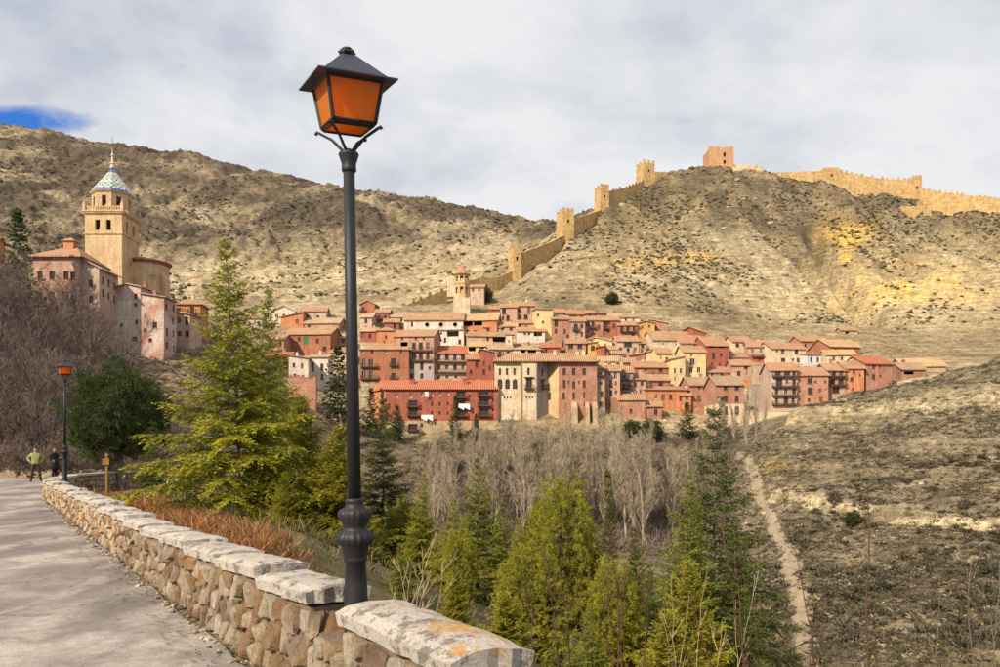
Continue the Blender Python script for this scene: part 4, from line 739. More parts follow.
    for (a, c, s) in ((427.5, 417, 1.5), (464.5, 406, 1.5), (427, 394, .5)):
        mb = MB(); n = 6
        for i in range(n): x0 = X(a) - s + 2 * s * i / n; mb.box(x0, x0 + 2 * s / n - .06, -.98 - .04 * (i % 2), -.93 - .04 * (i % 2), Zp(c) - .5 - .25 * (i % 3), Zp(c) + .5)
        tag(mb.build('laundry', M_CLOTH, None, root.location), {1.5: 'white laundry hung out on the %s of the red apartment building' % ('left balconies' if a < 440 else 'middle balconies')}.get(s, 'small white cloth hung on the red apartment building facade'), 'laundry', 'laundry on the red building')
red_block()
# terrace walls and a ruin in the village
def terrace(x0, x1, y0, y1, d, label, mat='stone', name='retaining_wall', jag=0.0, dep=1.2):
    k = d / F; root = empty(name, P((x0 + x1) / 2, y1, d), label, 'wall', 'terrace walls in the village'); w = (x1 - x0) * k; h = (y1 - y0) * k; n = max(6, int(w / 1.2)); mb = MB(); r = random.Random(int(x0)); zt = [h + (r.uniform(-jag, jag) if jag else r.uniform(-.06, .06)) for _ in range(n + 1)]
    for i in range(n):
        a = -w/2 + w * i / n; c = a + w / n; mb.poly([(a, 0, -5), (c, 0, -5), (c, .12 * 0, zt[i+1]), (a, 0, zt[i])]); mb.poly([(a, 0, zt[i]), (c, 0, zt[i+1]), (c, dep, zt[i+1]), (a, dep, zt[i])]); mb.poly([(c, dep, -5), (a, dep, -5), (a, dep, zt[i]), (c, dep, zt[i+1])])
    mb.poly([(w/2, 0, -5), (w/2, dep, -5), (w/2, dep, zt[-1]), (w/2, 0, zt[-1])]); mb.poly([(-w/2, dep, -5), (-w/2, 0, -5), (-w/2, 0, zt[0]), (-w/2, dep, zt[0])])
    mb.build('masonry', WM[mat], root); mb = MB()
    for i in range(n): a = -w/2 + w * i / n; c = a + w / n - .03; mb.hexa([(a, -.1, zt[i] + .003), (c, -.1, zt[i+1] + .003), (c, dep + .1, zt[i+1] + .003), (a, dep + .1, zt[i] + .003), (a, -.1, zt[i] + .15), (c, -.1, zt[i+1] + .15), (c, dep + .1, zt[i+1] + .15), (a, dep + .1, zt[i] + .15)])
    mb.build('coping', WM[mat], root)
terrace(752, 771, 366, 384, 232, 'upper stone terrace wall beside the balcony apartments')
terrace(752, 771, 385, 408, 220, 'lower stone terrace wall beside the balcony apartments', 'grey')
terrace(745, 800, 411.5, 422, 203, 'pale retaining wall below the balcony apartments', 'cream')
terrace(289, 316, 376, 402, 205, 'crumbling rose stone wall below the twin whitish houses', 'rose', 'ruined_wall', .5)

# ------------------------------------------------------------------ churches
def arch_hole_panel(mb, x, y, z, w, h, m=0): mb.box(x - w/2, x + w/2, y, y + .3, z, z + h, m)
def church():
    d = 190.0; k = d / F; root = empty('church', P(103.5, 290, d), 'golden stone church tower with zigzag tiled dome and apse', 'church')
    X = lambda px: (px - 103.5) * k; Zp = lambda py: (290 - py) * k; w = 37 * k; st = WM['gold']
    def stage(name, x0, x1, y0, y1, za, zb, fw, sw):
        mb = MB(); hf = [(a - b2/2 - x0, a + b2/2 - x0, z, z + h) for a, b2, z, h in fw]; hs = [(a - b2/2, a + b2/2, z, z + h) for a, b2, z, h in sw]
        holes_wall(mb, (x0, y0, 0), (1, 0, 0), x1 - x0, za, zb, hf, (0, 1, 0), 0, .6); holes_wall(mb, (x1, y0, 0), (0, 1, 0), y1 - y0, za, zb, hs, (-1, 0, 0), 0, .6)
        holes_wall(mb, (x0, y1, 0), (0, -1, 0), y1 - y0, za, zb, hs, (1, 0, 0), 0, .6); mb.poly([(x1, y1, za), (x0, y1, za), (x0, y1, zb), (x1, y1, zb)]); mb.poly([(x0, y0, zb), (x1, y0, zb), (x1, y1, zb), (x0, y1, zb)])
        return mb.build(name, st, root)
    x0, x1 = X(85), X(122); z1 = Zp(233.5); z2 = Zp(213)
    stage('tower_shaft', x0, x1, 0, w, -14, z1, [], [(w * .5, .5, Zp(262), 1.2)])
    bw = 1.15; bh = 2.5; zb = Zp(230)
    stage('belfry', x0, x1, 0, w, z1, z2, [(X(97.5), bw, zb, bh), (X(108.5), bw, zb, bh)], [(w * .3, bw, zb, bh), (w * .68, bw, zb, bh)])
    mb = MB()
    for z, o in ((z1 - .15, .22), (z2 - .1, .35), (z2 + .25, .55)): mb.box(x0 - o, x1 + o, -o, w + o, z, z + .32)
    mb.build('cornice', st, root)
    bal = MB(); zz0 = z2 + .57; zz1 = Zp(206)
    for s0, s1, ax in ((x0, x1, 0), (x0, x1, 1)):
        y = -.3 if ax == 0 else w + .1
        bal.box(s0 - .3, s1 + .3, y, y + .25, zz1 - .22, zz1); bal.box(s0 - .3, s1 + .3, y, y + .25, zz0, zz0 + .15)
        for i in range(16): q = s0 + (s1 - s0) * (i + .5) / 16; bal.box(q - .14, q + .14, y + .03, y + .22, zz0 + .15, zz1 - .22)
    for x in (x0 - .3, x1 + .05):
        bal.box(x, x + .25, -.05, w + .1, zz1 - .22, zz1 - .002); bal.box(x, x + .25, -.05, w + .1, zz0, zz0 + .148)
        for i in range(16): q = w * (i + .5) / 16; bal.box(x + .03, x + .22, q - .14, q + .14, zz0 + .148, zz1 - .22)
    bal.build('balustrade', st, root)
    for x in (x0 - .1, x1 + .1):
        for y in (-.1, w + .1):
            mb = MB(); mb.box(x - .35, x + .35, y - .35, y + .35, z2 + .573, zz1 + .5); mb.lathe([(.42, zz1 + .503), (.3, zz1 + .7), (.12, zz1 + 1.3), (.02, zz1 + 1.7)], 8, (x, y)); mb.build('pinnacle', st, root)
    # octagonal lantern stage
    cx, cy = (x0 + x1) / 2, w / 2; ro = 36 * k / 2 / .92 * .98; za, zt = z2 + .57, Zp(190); n = 8; mb = MB()
    pts = [Vector((cx + ro * math.cos(math.pi * 2 * (j + .5) / n), cy + ro * math.sin(math.pi * 2 * (j + .5) / n), 0)) for j in range(n)]
    for j in range(n):
        a, c = pts[j], pts[(j + 1) % n]; u = (c - a); W_ = u.length; u.normalize(); inn = Vector((-u.y, u.x, 0)); holes_wall(mb, a, u, W_, za, zt, [(W_/2 - .55, W_/2 + .55, Zp(206), Zp(206) + 2.7)], inn, 0, .5)
    mb.build('lantern_stage', st, root)
    mb = MB(); mb.lathe([(ro + .1, zt - .35), (ro + .45, zt), (ro + .45, zt + .18)], 8, (cx, cy), ph=.5); mb.build('eaves', st, root)
    cols = [(.08, .09, .26), (.52, .53, .52), (.10, .13, .36), (.46, .50, .10), (.55, .55, .50), (.09, .11, .32)]
    mats = [plain('glazed_tile_%s' % nm, c, 0.25, 0.5, var=.2) for nm, c in zip(('navy', 'white', 'blue', 'lime', 'ivory', 'violet'), cols)]
    mb = MB(); nr, ns = 36, 10; zt2 = Zp(162); prof = lambda q: (ro + .5) * (1 - q) ** 1.0 * (1 + .02 * math.sin(q * math.pi)) + .22 * q
    for j in range(n):
        a0, a1 = math.pi * 2 * (j + .5) / n, math.pi * 2 * (j + 1.5) / n
        A0, A1 = Vector((math.cos(a0), math.sin(a0))), Vector((math.cos(a1), math.sin(a1)))
        for r in range(nr):
            q0, q1 = r / nr, (r + 1) / nr
            for s in range(ns):
                def pt(q, f):
                    e = A0.lerp(A1, f) * prof(q); return (cx + e.x, cy + e.y, zt + .19 + (zt2 - zt - .19) * q)
                tri = abs((((s + .5) / ns) * 2) % 1 - .5) * 2
                band = int((q0 * 11 + tri * 1.9)) ; mi = (0 if q0 < .06 else (5 if q0 > .8 else [2, 1, 5, 3, 2, 4, 0, 3][band % 8]))
                mb.poly([pt(q0, s / ns), pt(q0, (s + 1) / ns), pt(q1, (s + 1) / ns), pt(q1, s / ns)], mi)
    mb.build('dome', mats, root)
    mb = MB(); mb.lathe([(.5, zt2), (.62, zt2 + .4), (.3, zt2 + .8), (.28, Zp(158)), (.6, Zp(157)), (.3, Zp(155.5)), (.2, Zp(150)), (.45, Zp(148.6)), (.12, Zp(147)), (.06, Zp(141))], 10, (cx, cy)); fi = mb.build('finial', M_WFRAME, root)
    mb = MB(); mb.tube([(cx, cy, Zp(148)), (cx, cy, Zp(129))], .06, 5); mb.box(cx - .45, cx + .45, cy - .05, cy + .05, Zp(138), Zp(137.4)); mb.build('cross', M_WOOD, fi)
    # nave with round apse
    mb = MB(); ax, ay, ra = X(122) + .6, 11.2, 5.6; ztp = Zp(256)
    ring = [(ax + ra * math.cos(q), ay + ra * math.sin(q)) for q in np.linspace(-math.pi / 2, math.pi / 2, 11)]
    for (xa, ya), (xb, yb_) in zip(ring[:-1], ring[1:]): mb.poly([(xa, ya, -16), (xb, yb_, -16), (xb, yb_, ztp), (xa, ya, ztp)])
    mb.box(X(85), ax, ay - ra + .02, ay + ra, -14, ztp - .01); mb.build('apse_wall', st, root)
    mb = MB(); rr2 = [(ax + (ra + .2) * math.cos(q), ay + (ra + .2) * math.sin(q)) for q in np.linspace(-math.pi / 2, math.pi / 2, 11)]
    for (xa, ya), (xb, yb_) in zip(rr2[:-1], rr2[1:]): mb.poly([(xa, ya, ztp + .004), (xb, yb_, ztp + .004), (xb, yb_, Zp(252.5)), (xa, ya, Zp(252.5))])
    mb.build('frieze', WM['red'], root)
    mb = MB(); top = (ax - 1.5, ay, Zp(252) + 1.7); r3 = [(ax + (ra + .7) * math.cos(q), ay + (ra + .7) * math.sin(q), Zp(252.5)) for q in np.linspace(-math.pi / 2, math.pi / 2, 11)]
    tops = [[a, c, top] for a, c in zip(r3[:-1], r3[1:])]; xl = X(87); tops += [[(xl, r3[0][1], Zp(252.5)), r3[0], top, (xl, ay, top[2])], [r3[-1], (xl, r3[-1][1], Zp(252.5)), (xl, ay, top[2]), top]]
    slab(mb, tops, .25); mb.build('roof', RMX['brown'], root)
    mb = MB(); q = -.9; px_, py_ = ax + (ra + .02) * math.cos(q), ay + (ra + .02) * math.sin(q); mb.lathe([(.75, 0), (.75, .12), (.5, .12), (.5, .03)], 14, (0, 0)); ow = mb.build('round_window', [WM['stone']], root, (px_, py_, Zp(271))); ow.rotation_euler = (R(90), 0, q + math.pi/2)
    mb = MB(); 
    for q in (-.35,): 
        cs, sn = math.cos(q), math.sin(q); c0 = Vector((ax + ra * cs, ay + ra * sn, 0)); u = Vector((-sn, cs, 0)) * .8; e = Vector((cs, sn, 0))
        mb.hexa([c0 - u - e * .3 + Vector((0, 0, -16)), c0 - u + e * 1.8 + Vector((0, 0, -16)), c0 + u + e * 1.8 + Vector((0, 0, -16)), c0 + u - e * .3 + Vector((0, 0, -16)), c0 - u - e * .3 + Vector((0, 0, Zp(262))), c0 - u + e * 1.4 + Vector((0, 0, Zp(272))), c0 + u + e * 1.4 + Vector((0, 0, Zp(272))), c0 + u - e * .3 + Vector((0, 0, Zp(262)))])
    mb.build('buttress', st, root)
church()
def old_hall():
    d = 158.0; k = d / F; root = empty('hall', P(64, 330, d), 'old rose hall with pyramid tiled roof and small roof lantern left of the church', 'building', 'old houses below the church')
    X = lambda px: (px - 64) * k; Zp = lambda py: (330 - py) * k; x0, x1 = X(33), X(79); dep = 11.0; mb = MB()
    wins = [(X(c) - x0 - .5, X(c) - x0 + .5, Zp(py) - .8, Zp(py) + .8) for c, py in ((40, 275), (52, 275), (66, 275), (73, 276), (40, 296), (52, 296), (66, 296), (73, 300))]
    sw = [(q - .45, q + .45, Zp(py) - .8, Zp(py) + .8) for q, py in ((2.5, 276), (5.5, 277), (8.5, 278), (2.5, 296), (5.5, 297), (8.5, 298))]
    holes_wall(mb, (x0, 0, 0), (1, 0, 0), x1 - x0, -10, Zp(257), wins, (0, 1, 0)); holes_wall(mb, (x1, 0, 0), (0, 1, 0), dep, -10, Zp(257), sw, (-1, 0, 0)); mb.poly([(x0, dep, -10), (x0, 0, -10), (x0, 0, Zp(257)), (x0, dep, Zp(257))]); mb.poly([(x1, dep, -10), (x0, dep, -10), (x0, dep, Zp(257)), (x1, dep, Zp(257))])
    mb.build('wall', WM['pink'], root)
    for a, c, z0, z1 in wins: link('window', window_mesh(c - a, z1 - z0, 'w'), root, (x0 + (a + c) / 2, .13, z0))
    for a, c, z0, z1 in sw: link('window', window_mesh(c - a, z1 - z0, 'w'), root, (x1 - .13, (a + c) / 2, z0), math.pi/2)
    e = Zp(257) + .15; a = (x0 - .7, -.7, e); b2 = (x1 + .7, -.7, e); c = (x1 + .7, dep + .7, e); dd2 = (x0 - .7, dep + .7, e); l, r_ = (X(50), dep/2, Zp(240.5)), (X(63), dep/2, Zp(240.5)); mb = MB(); slab(mb, [[a, b2, r_, l], [c, dd2, l, r_], [dd2, a, l], [b2, c, r_]], .25); ro = mb.build('roof', RMX['terra'], root)
    mb = MB(); cx = X(56); mb.box(cx - 1.0, cx + 1.0, dep/2 - 1, dep/2 + 1, Zp(243), Zp(235)); mb.build('roof_lantern', WM['orange'], ro)
    mb = MB(); mb.lathe([(1.9, Zp(235) + .003), (1.8, Zp(235) + .15), (.15, Zp(230.5))], 4, (cx, dep/2), ph=.5); mb.build('roof_lantern_cap', RMX['terra'], ro)
    # right wing stepping down
    y0 = 1.2; wx0, wx1 = x1 + .01, X(96); wd = 8.0; mb = MB(); h1 = Zp(267); hs = [(q - .4, q + .4, Zp(py) - .7, Zp(py) + .7) for q, py in ((1.7, 282), (1.7, 298))]
    hs2 = [(q - .4, q + .4, Zp(py) - .7, Zp(py) + .7) for q, py in ((1.6, 277), (4, 277.5), (6.4, 278), (1.6, 290), (4, 291), (6.4, 292))]
    holes_wall(mb, (wx0, y0, 0), (1, 0, 0), wx1 - wx0, -10, h1, hs, (0, 1, 0)); holes_wall(mb, (wx1, y0, 0), (0, 1, 0), wd, -10, h1, hs2, (-1, 0, 0)); mb.poly([(wx0, y0, h1), (wx1, y0, h1), (wx0, y0, h1 + 1.9)]); mb.poly([(wx1, y0 + wd, -10), (wx0, y0 + wd, -10), (wx0, y0 + wd, h1 + 1.9), (wx1, y0 + wd, h1)]); mb.build('wing_wall', WM['palepink'], root)
    for a, c, z0, z1 in hs: link('window', window_mesh(c - a, z1 - z0, 'w'), root, (wx0 + (a + c) / 2, y0 + .13, z0))
    for a, c, z0, z1 in hs2: link('window', window_mesh(c - a, z1 - z0, 'w'), root, (wx1 - .13, y0 + (a + c) / 2, z0), math.pi/2)
    mb = MB(); slab(mb, [[(wx0 + .02, y0 - .6, h1 + 2.1), (wx1 + .7, y0 - .6, h1 - .05), (wx1 + .7, y0 + wd + .6, h1 - .05), (wx0 + .02, y0 + wd + .6, h1 + 2.1)]], .22); mb.build('wing_roof', RMY['brown'], root)
old_hall()
def small_church():
    d = 268.0; k = d / F; root = empty('church', P(440, 331, d), 'small church with white nave and octagonal golden belfry above the village', 'church')
    X = lambda px: (px - 440) * k; Zp = lambda py: (331 - py) * k; x0, x1 = X(404), X(463); dep = 13.0; h = Zp(319.5); mb = MB()
    holes_wall(mb, (x0, 0, 0), (1, 0, 0), x1 - x0, -5, h, [(X(412) - x0 - .35, X(412) - x0 + .35, Zp(326.5), Zp(322))], (0, 1, 0)); rise = 3.4
    mb.poly([(x0, dep, -5), (x0, 0, -5), (x0, 0, h), (x0, dep/2, h + rise), (x0, dep, h)]); mb.poly([(x1, 0, -5), (x1, dep, -5), (x1, dep, h), (x1, dep/2, h + rise), (x1, 0, h)]); mb.build('nave_wall', WM['white'], root)
    link('window', window_mesh(.7, 4.5 * k, 'w'), root, (X(412), .13, Zp(326.5)))
    for c in (427, 441, 455):
        mb = MB(); mb.lathe([(.95, -.08), (.95, .1), (.7, .1), (.7, 0)], 14, cap=False); mb.poly([(.7 * math.cos(2 * math.pi * i / 14), .7 * math.sin(2 * math.pi * i / 14), 0.0) for i in range(14)], 1); o = mb.build('round_window', [WM['cream'], M_PANE], root, (X(c), 0, Zp(324.6))); o.rotation_euler = (R(90), 0, 0)
    mb = MB(); slab(mb, roof_tops(x1 - x0, dep, h + .15, 'gable', rise, .5), .25); mb.build('nave_roof', RMX['tan'], root, ((x0 + x1) / 2, 0, 0))
    cx, cy = X(462) , dep + 3.5; st = WM['gold']; f = 1 + 7 / d
    Z2 = lambda py: (331 - py) * k + (448 - py) / F * 17 * 0 + (331 - py) * 0  # heights at the nave's own depth; the belfry stands 16 m behind
    kz = (d + cy) / F; zb = lambda py: EYE + (HY - py) * kz - root.location.z; cx = (462 - HX) * kz - root.location.x
    mb = MB(); mb.box(cx - 2.9, cx + 2.9, cy - 2.9, cy + 2.9, -4, zb(299)); mb.build('belfry_base', WM['cream'], root)
    n = 8
    for nm, za, zt, r, ww, zw0, zw1, off in (('belfry_body', zb(299) + .003, zb(284.5), 2.75, .55, zb(294.5), zb(288), 0), ('belfry_top', zb(284.5) + .003, zb(275), 2.55, .6, zb(282), zb(277), 0)):
        mb = MB(); pts = [Vector((cx + r * math.cos(math.pi * 2 * (j + .5) / n), cy + r * math.sin(math.pi * 2 * (j + .5) / n), 0)) for j in range(n)]
        for j in range(n):
            a, c = pts[j], pts[(j + 1) % n]; u = (c - a); W_ = u.length; u.normalize(); holes_wall(mb, a, u, W_, za, zt, [(W_/2 - ww, W_/2 + ww, zw0, zw1)], Vector((-u.y, u.x, 0)), 0, .5)
        mb.build(nm, st, root)
    mb = MB(); mb.lathe([(2.95, zb(284.8)), (2.95, zb(284))], 8, (cx, cy), ph=.5); mb.lathe([(3.05, zb(275.6)), (3.15, zb(275) + .02)], 8, (cx, cy), ph=.5); mb.build('cornice', st, root)
    mb = MB(); mb.lathe([(3.3, zb(275) + .03), (1.3, zb(269)), (.25, zb(264.5)), (.2, zb(263))], 8, (cx, cy), ph=.5); ro = mb.build('spire', RMX['terra'], root)
    mb = MB(); mb.tube([(cx, cy, zb(264)), (cx, cy, zb(258))], .12, 5); mb.box(cx - .7, cx + .7, cy - .08, cy + .08, zb(261), zb(260.4)); mb.lathe([(.1, zb(263)), (.4, zb(262.3)), (.1, zb(261.6))], 8, (cx, cy)); mb.build('cross', M_WFRAME, ro)
    mb = MB(); mb.box((447 - HX) * kz - root.location.x, cx - 2.0, cy + 1, cy + 6, zb(296), zb(276.5)); mb.build('side_turret', WM['cream'], root)
small_church()
H(470, 484, 287, 301, 'palepink', 'tan', 'gable', [(473, 290, 1.4, 2.4, 'w'), (479, 290.5, 2, 2.4, 'w')], 'lone pale pink cottage right of the octagonal belfry', dep=7, d=308, sink=6)

# ------------------------------------------------------------------ town walls and castle
M_TW = plaster('town_wall_masonry', (.55, .365, .165), (.42, .275, .13), 0.6, .26)
for M_ in (M_TW,):
    t = M_.node_tree; b = [n for n in t.nodes if n.type == 'BSDF_PRINCIPLED'][0]; p = pos(t); co = noise(t, nd(t, 'ShaderNodeMapping', {'Vector': p, 'Scale': (.25, .25, 1.3)}).outputs[0], 1.0, 5, 0.7); sp_ = noise(t, p, .9, 6, .75)
    c = mix(t, 1.0, b.inputs['Base Color'].links[0].from_socket, ramp(t, co, [(.32, .74), (.5, 1.0), (.68, 1.15)]), 'MULTIPLY'); setc(t, b, mix(t, 1.0, c, ramp(t, sp_, [(.3, .6), (.5, 1.0), (.7, 1.2)]), 'MULTIPLY'))
M_CASTLE = plaster('castle_masonry', (.50, .27, .15), (.42, .25, .14), 0.6, .22)
def wall_run(root, pts, thick=2.0, merlon=True, mname='battlement', msize=1.0, mat=M_TW, gap=2.2):
    """pts: (px, ytop, ybase, d) along the run"""
    loc = Vector(root.location)
    for (a, ta, ba, da), (c, tc_, bc, dc) in zip(pts[:-1], pts[1:]):
        A, B = P(a, ta, da), P(c, tc_, dc); Ab, Bb = P(a, ba, da), P(c, bc, dc); u = Vector((B.x - A.x, B.y - A.y, 0)); Ln = u.length; u.normalize(); nv = Vector((-u.y, u.x, 0)) * thick
        n = max(3, int(Ln / 3)); mb = MB(); zs = [A.z + (B.z - A.z) * i / n + (rnd.uniform(-.3, .15) if 0 < i < n else 0) for i in range(n + 1)]
        for i in range(n):
            q0 = A.lerp(B, i / n); q1 = A.lerp(B, (i + 1) / n); b0 = Ab.z + (Bb.z - Ab.z) * i / n - 6; b1 = Ab.z + (Bb.z - Ab.z) * (i + 1) / n - 6; S = lambda q, z: Vector((q.x, q.y, z)) - loc
            mb.poly([S(q0, b0), S(q1, b1), S(q1, zs[i+1]), S(q0, zs[i])]); mb.poly([S(q0, zs[i]), S(q1, zs[i+1]), S(q1, zs[i+1]) + nv, S(q0, zs[i]) + nv]); mb.poly([S(q1, b1) + nv, S(q0, b0) + nv, S(q0, zs[i]) + nv, S(q1, zs[i+1]) + nv])
            if i == 0: mb.poly([S(q0, b0) + nv, S(q0, b0), S(q0, zs[i]), S(q0, zs[i]) + nv])
            if i == n - 1: mb.poly([S(q1, b1), S(q1, b1) + nv, S(q1, zs[i+1]) + nv, S(q1, zs[i+1])])
        mb.build('wall_section', mat, root)
        if merlon:
            mb = MB(); m_ = int(Ln / gap)
            for i in range(m_):
                f = (i + .5) / m_; q = A.lerp(B, f) - loc; zt = np.interp(f, np.linspace(0, 1, n + 1), zs) - loc.z; e = u * .55 * msize; tt = Vector((-u.y, u.x, 0)) * .6; q = Vector((q.x, q.y, 0)); hh = 1.2 * msize * rnd.uniform(.45, 1.15)
                if rnd.random() < .12: continue
                mb.hexa([q - e + Vector((0, 0, zt - .3)), q + e + Vector((0, 0, zt - .3)), q + e + tt + Vector((0, 0, zt - .3)), q - e + tt + Vector((0, 0, zt - .3)), q - e + Vector((0, 0, zt + hh)), q + e + Vector((0, 0, zt + hh)), q + e + tt + Vector((0, 0, zt + hh)), q - e + tt + Vector((0, 0, zt + hh))])
            if mb.v: tag(mb.build(mname, mat, root), kind='stuff')
def wall_tower(root, x0, x1, yt, yb, d, dep=None, rz=0.0, crenel=True, mat=M_TW, slit=True, name='wall_tower'):
    k = d / F; w = (x1 - x0) * k; dep = dep or w; c = P((x0 + x1) / 2, yb, d) - Vector(root.location); h = (yb - yt) * k; mb = MB(); hs = [(w * .5 - .5, w * .5 + .5, h * .6, h * .6 + 1.6)] if slit else []
    holes_wall(mb, (-w/2, 0, 0), (1, 0, 0), w, -7, h, hs, (0, 1, 0), 0, .8); mb.poly([(w/2, 0, -7), (w/2, dep, -7), (w/2, dep, h), (w/2, 0, h)]); mb.poly([(w/2, dep, -7), (-w/2, dep, -7), (-w/2, dep, h), (w/2, dep, h)]); mb.poly([(-w/2, dep, -7), (-w/2, 0, -7), (-w/2, 0, h), (-w/2, dep, h)]); mb.poly([(-w/2, 0, h), (w/2, 0, h), (w/2, dep, h), (-w/2, dep, h)])
    o = mb.build(name, mat, root, c, rz)
    if crenel:
        mb = MB(); n = 3
        for i in range(n):
            q = -w/2 + w * i / (n - 1) * (1 - 1.3 / w); mb.box(q, q + 1.3, .01, .7, h, h + 1.5)
            if 0 < i: pass
            mb.box(q, q + 1.3, dep - .7, dep - .01, h, h + 1.4)
        for x in (-w/2 + .005, w/2 - .705): mb.box(x, x + .7, dep * .42, dep * .42 + 1.3, h, h + 1.4)
        mb.build('crenellation', mat, o)
    return o
r1 = empty('town_wall', P(517, 279, 340), 'golden crenellated town wall with four towers climbing the castle hill', 'wall')
wall_run(r1, [(466, 281, 292, 322), (480, 277.5, 291, 328), (498, 277, 289, 334), (514, 270, 281, 341)], merlon=False)
wall_run(r1, [(521, 252.5, 278, 341), (545, 244, 261, 355), (564, 235.5, 243, 369)], merlon=False)
wall_run(r1, [(574, 218, 239, 371), (590, 214, 226, 383), (601, 209.5, 216, 394)], merlon=False)
wall_run(r1, [(609, 191, 213, 396), (628, 187, 200, 408), (644, 180.5, 188, 419)], gap=2.6)
wall_run(r1, [(655, 171.5, 185, 421), (668, 172, 178, 425), (677, 175, 178, 427)], merlon=False)
for a in ((513, 521.5, 248, 279, 340, 6.5), (562.5, 574.5, 211, 241, 370, 8), (600, 609.5, 187, 215, 395, 7), (642.5, 655.5, 163, 186, 420, 8)): wall_tower(r1, *a, rz=R(18))
r2 = empty('town_wall', P(880, 195, 428), 'long golden crenellated town wall running right from the castle', 'wall')
wall_run(r2, [(760, 171.5, 181, 434), (790, 172, 185, 433), (824, 170.5, 190, 431)], merlon=False, gap=2.8)
wall_run(r2, [(839, 171, 190, 430), (865, 176, 195, 428), (890, 179.5, 199, 427), (914, 180.5, 203, 425)], gap=2.5, msize=1.1)
wall_run(r2, [(921, 189, 206, 424), (960, 194, 212, 416), (1000, 198, 218, 409), (1080, 203, 230, 400)], gap=2.4, msize=1.0)
wall_tower(r2, 824, 840, 167.5, 191, 430, 8, crenel=False); wall_tower(r2, 913, 922, 178, 206, 424, 6)
r3 = empty('castle_tower', P(721.5, 169, 432), 'square reddish keep alone on the castle hilltop', 'castle'); 
k3 = 432 / F; mb = MB(); w3 = 24.5 * k3; h3 = 21 * k3
holes_wall(mb, (-w3/2, 0, 0), (1, 0, 0), w3, -6, h3, [(w3 * .58, w3 * .68, h3 * .58, h3 * .78), (w3 * .58, w3 * .68, h3 * .25, h3 * .42)], (0, 1, 0), 0, 1.2); mb.poly([(w3/2, 0, -6), (w3/2, w3, -6), (w3/2, w3, h3), (w3/2, 0, h3)]); mb.poly([(w3/2, w3, -6), (-w3/2, w3, -6), (-w3/2, w3, h3), (w3/2, w3, h3)]); mb.poly([(-w3/2, w3, -6), (-w3/2, 0, -6), (-w3/2, 0, h3), (-w3/2, w3, h3)]); mb.poly([(-w3/2, 0, h3), (w3/2, 0, h3), (w3/2, w3, h3), (-w3/2, w3, h3)])
mb.build('keep_wall', M_CASTLE, r3)
mb = MB()
for i in range(9):
    q = -w3/2 + w3 * i / 9; z = h3 + rnd.uniform(.2, 1.1); mb.box(q, q + w3 / 9 - .01, .01, 1.1, h3 - .2, z)
    mb.box(q, q + w3 / 9 - .01, w3 - 1.1, w3 - .02, h3 - .2, h3 + rnd.uniform(.1, .8))
mb.build('broken_parapet', M_CASTLE, r3)
mb = MB(); mb.box(-w3/2 - 1.4, w3/2 + 1.0, -1.2, w3 + 1, -6, 1.0); mb.build('footing', M_TW, r3)
r4 = empty('town_wall', P(425, 303, 305), 'low crenellated wall curving up to the small church', 'wall')
wall_run(r4, [(398, 307, 313, 300), (410, 303.5, 310, 303), (424, 298, 309, 308), (436, 293, 308, 312), (448, 290, 304, 316)], gap=3.4, msize=1.25)
r5 = empty('ruined_hut', P(926, 208, 408), 'small ruined stone hut below the right town wall', 'ruin')
mb = MB(); wall_shell(mb, 5.5, 4, 4.2, 'shedl', 1.2, 4, [(2.2, 3.2, 0, 2.0)], [], []); mb.build('wall', M_TW, r5)
mb = MB(); mb.box(-12, -1, 1.0, 5.0, -5, 1.2); mb.box(-9, -2.9, -1.5, 1.0 - .01, -6, -.4); mb.build('terrace', M_TW, r5)

# ------------------------------------------------------------------ roadside parapet
m, t, b, o = newmat('parapet_stone'); p = pos(t)
oi = nd(t, 'ShaderNodeObjectInfo').outputs['Random']
col = ramp(t, oi, [(0.0, (.37, .285, .19)), (.2, (.47, .39, .285)), (.38, (.29, .165, .09)), (.52, (.40, .28, .15)), (.7, (.52, .455, .36)), (.85, (.22, .145, .10)), (1.0, (.42, .26, .115))])
col = mix(t, 1.0, col, ramp(t, noise(t, p, 14, 8, 0.8), [(0.30, 0.5), (0.5, 1.12), (0.68, 1.5)]), 'MULTIPLY'); col = mix(t, 1.0, col, ramp(t, noise(t, p, 60, 6, 0.8), [(0.3, 0.6), (0.7, 1.25)]), 'MULTIPLY')
col = mix(t, ramp(t, noise(t, p, 5, 5, 0.65), [(0.5, 0.0), (0.7, 0.55)]), col, (.30, .16, .085))
col = mix(t, ramp(t, noise(t, p, 3.2, 6, 0.7, .6), [(0.50, 0.0), (0.66, 0.7)]), col, (.27, .205, .15))
setc(t, b, col); bump(t, b, mth(t, 'ADD', noise(t, p, 13, 8, 0.8), noise(t, p, 45, 8, 0.75)), 1.0, 0.05); M_STONE = m
m, t, b, o = newmat('parapet_mortar'); p = pos(t)
col = mix(t, noise(t, p, 5, 5, 0.7), (.15, .095, .065), (.30, .22, .155)); col = mix(t, 1.0, col, ramp(t, noise(t, p, 40, 5, 0.7), [(0.3, 0.7), (0.7, 1.2)]), 'MULTIPLY'); setc(t, b, col); bump(t, b, noise(t, p, 30, 8, 0.75), 1.0, 0.03); M_MORTAR = m
m, t, b, o = newmat('coping_slab'); p = pos(t)
col = mix(t, noise(t, p, 3.5, 6, 0.7), (.40, .36, .32), (.52, .47, .41)); col = mix(t, 1.0, col, ramp(t, noise(t, p, 55, 5, 0.75), [(0.3, 0.62), (0.62, 1.12)]), 'MULTIPLY')
pit = nd(t, 'ShaderNodeTexVoronoi', {'Vector': p, 'Scale': 70.0}).outputs[0]
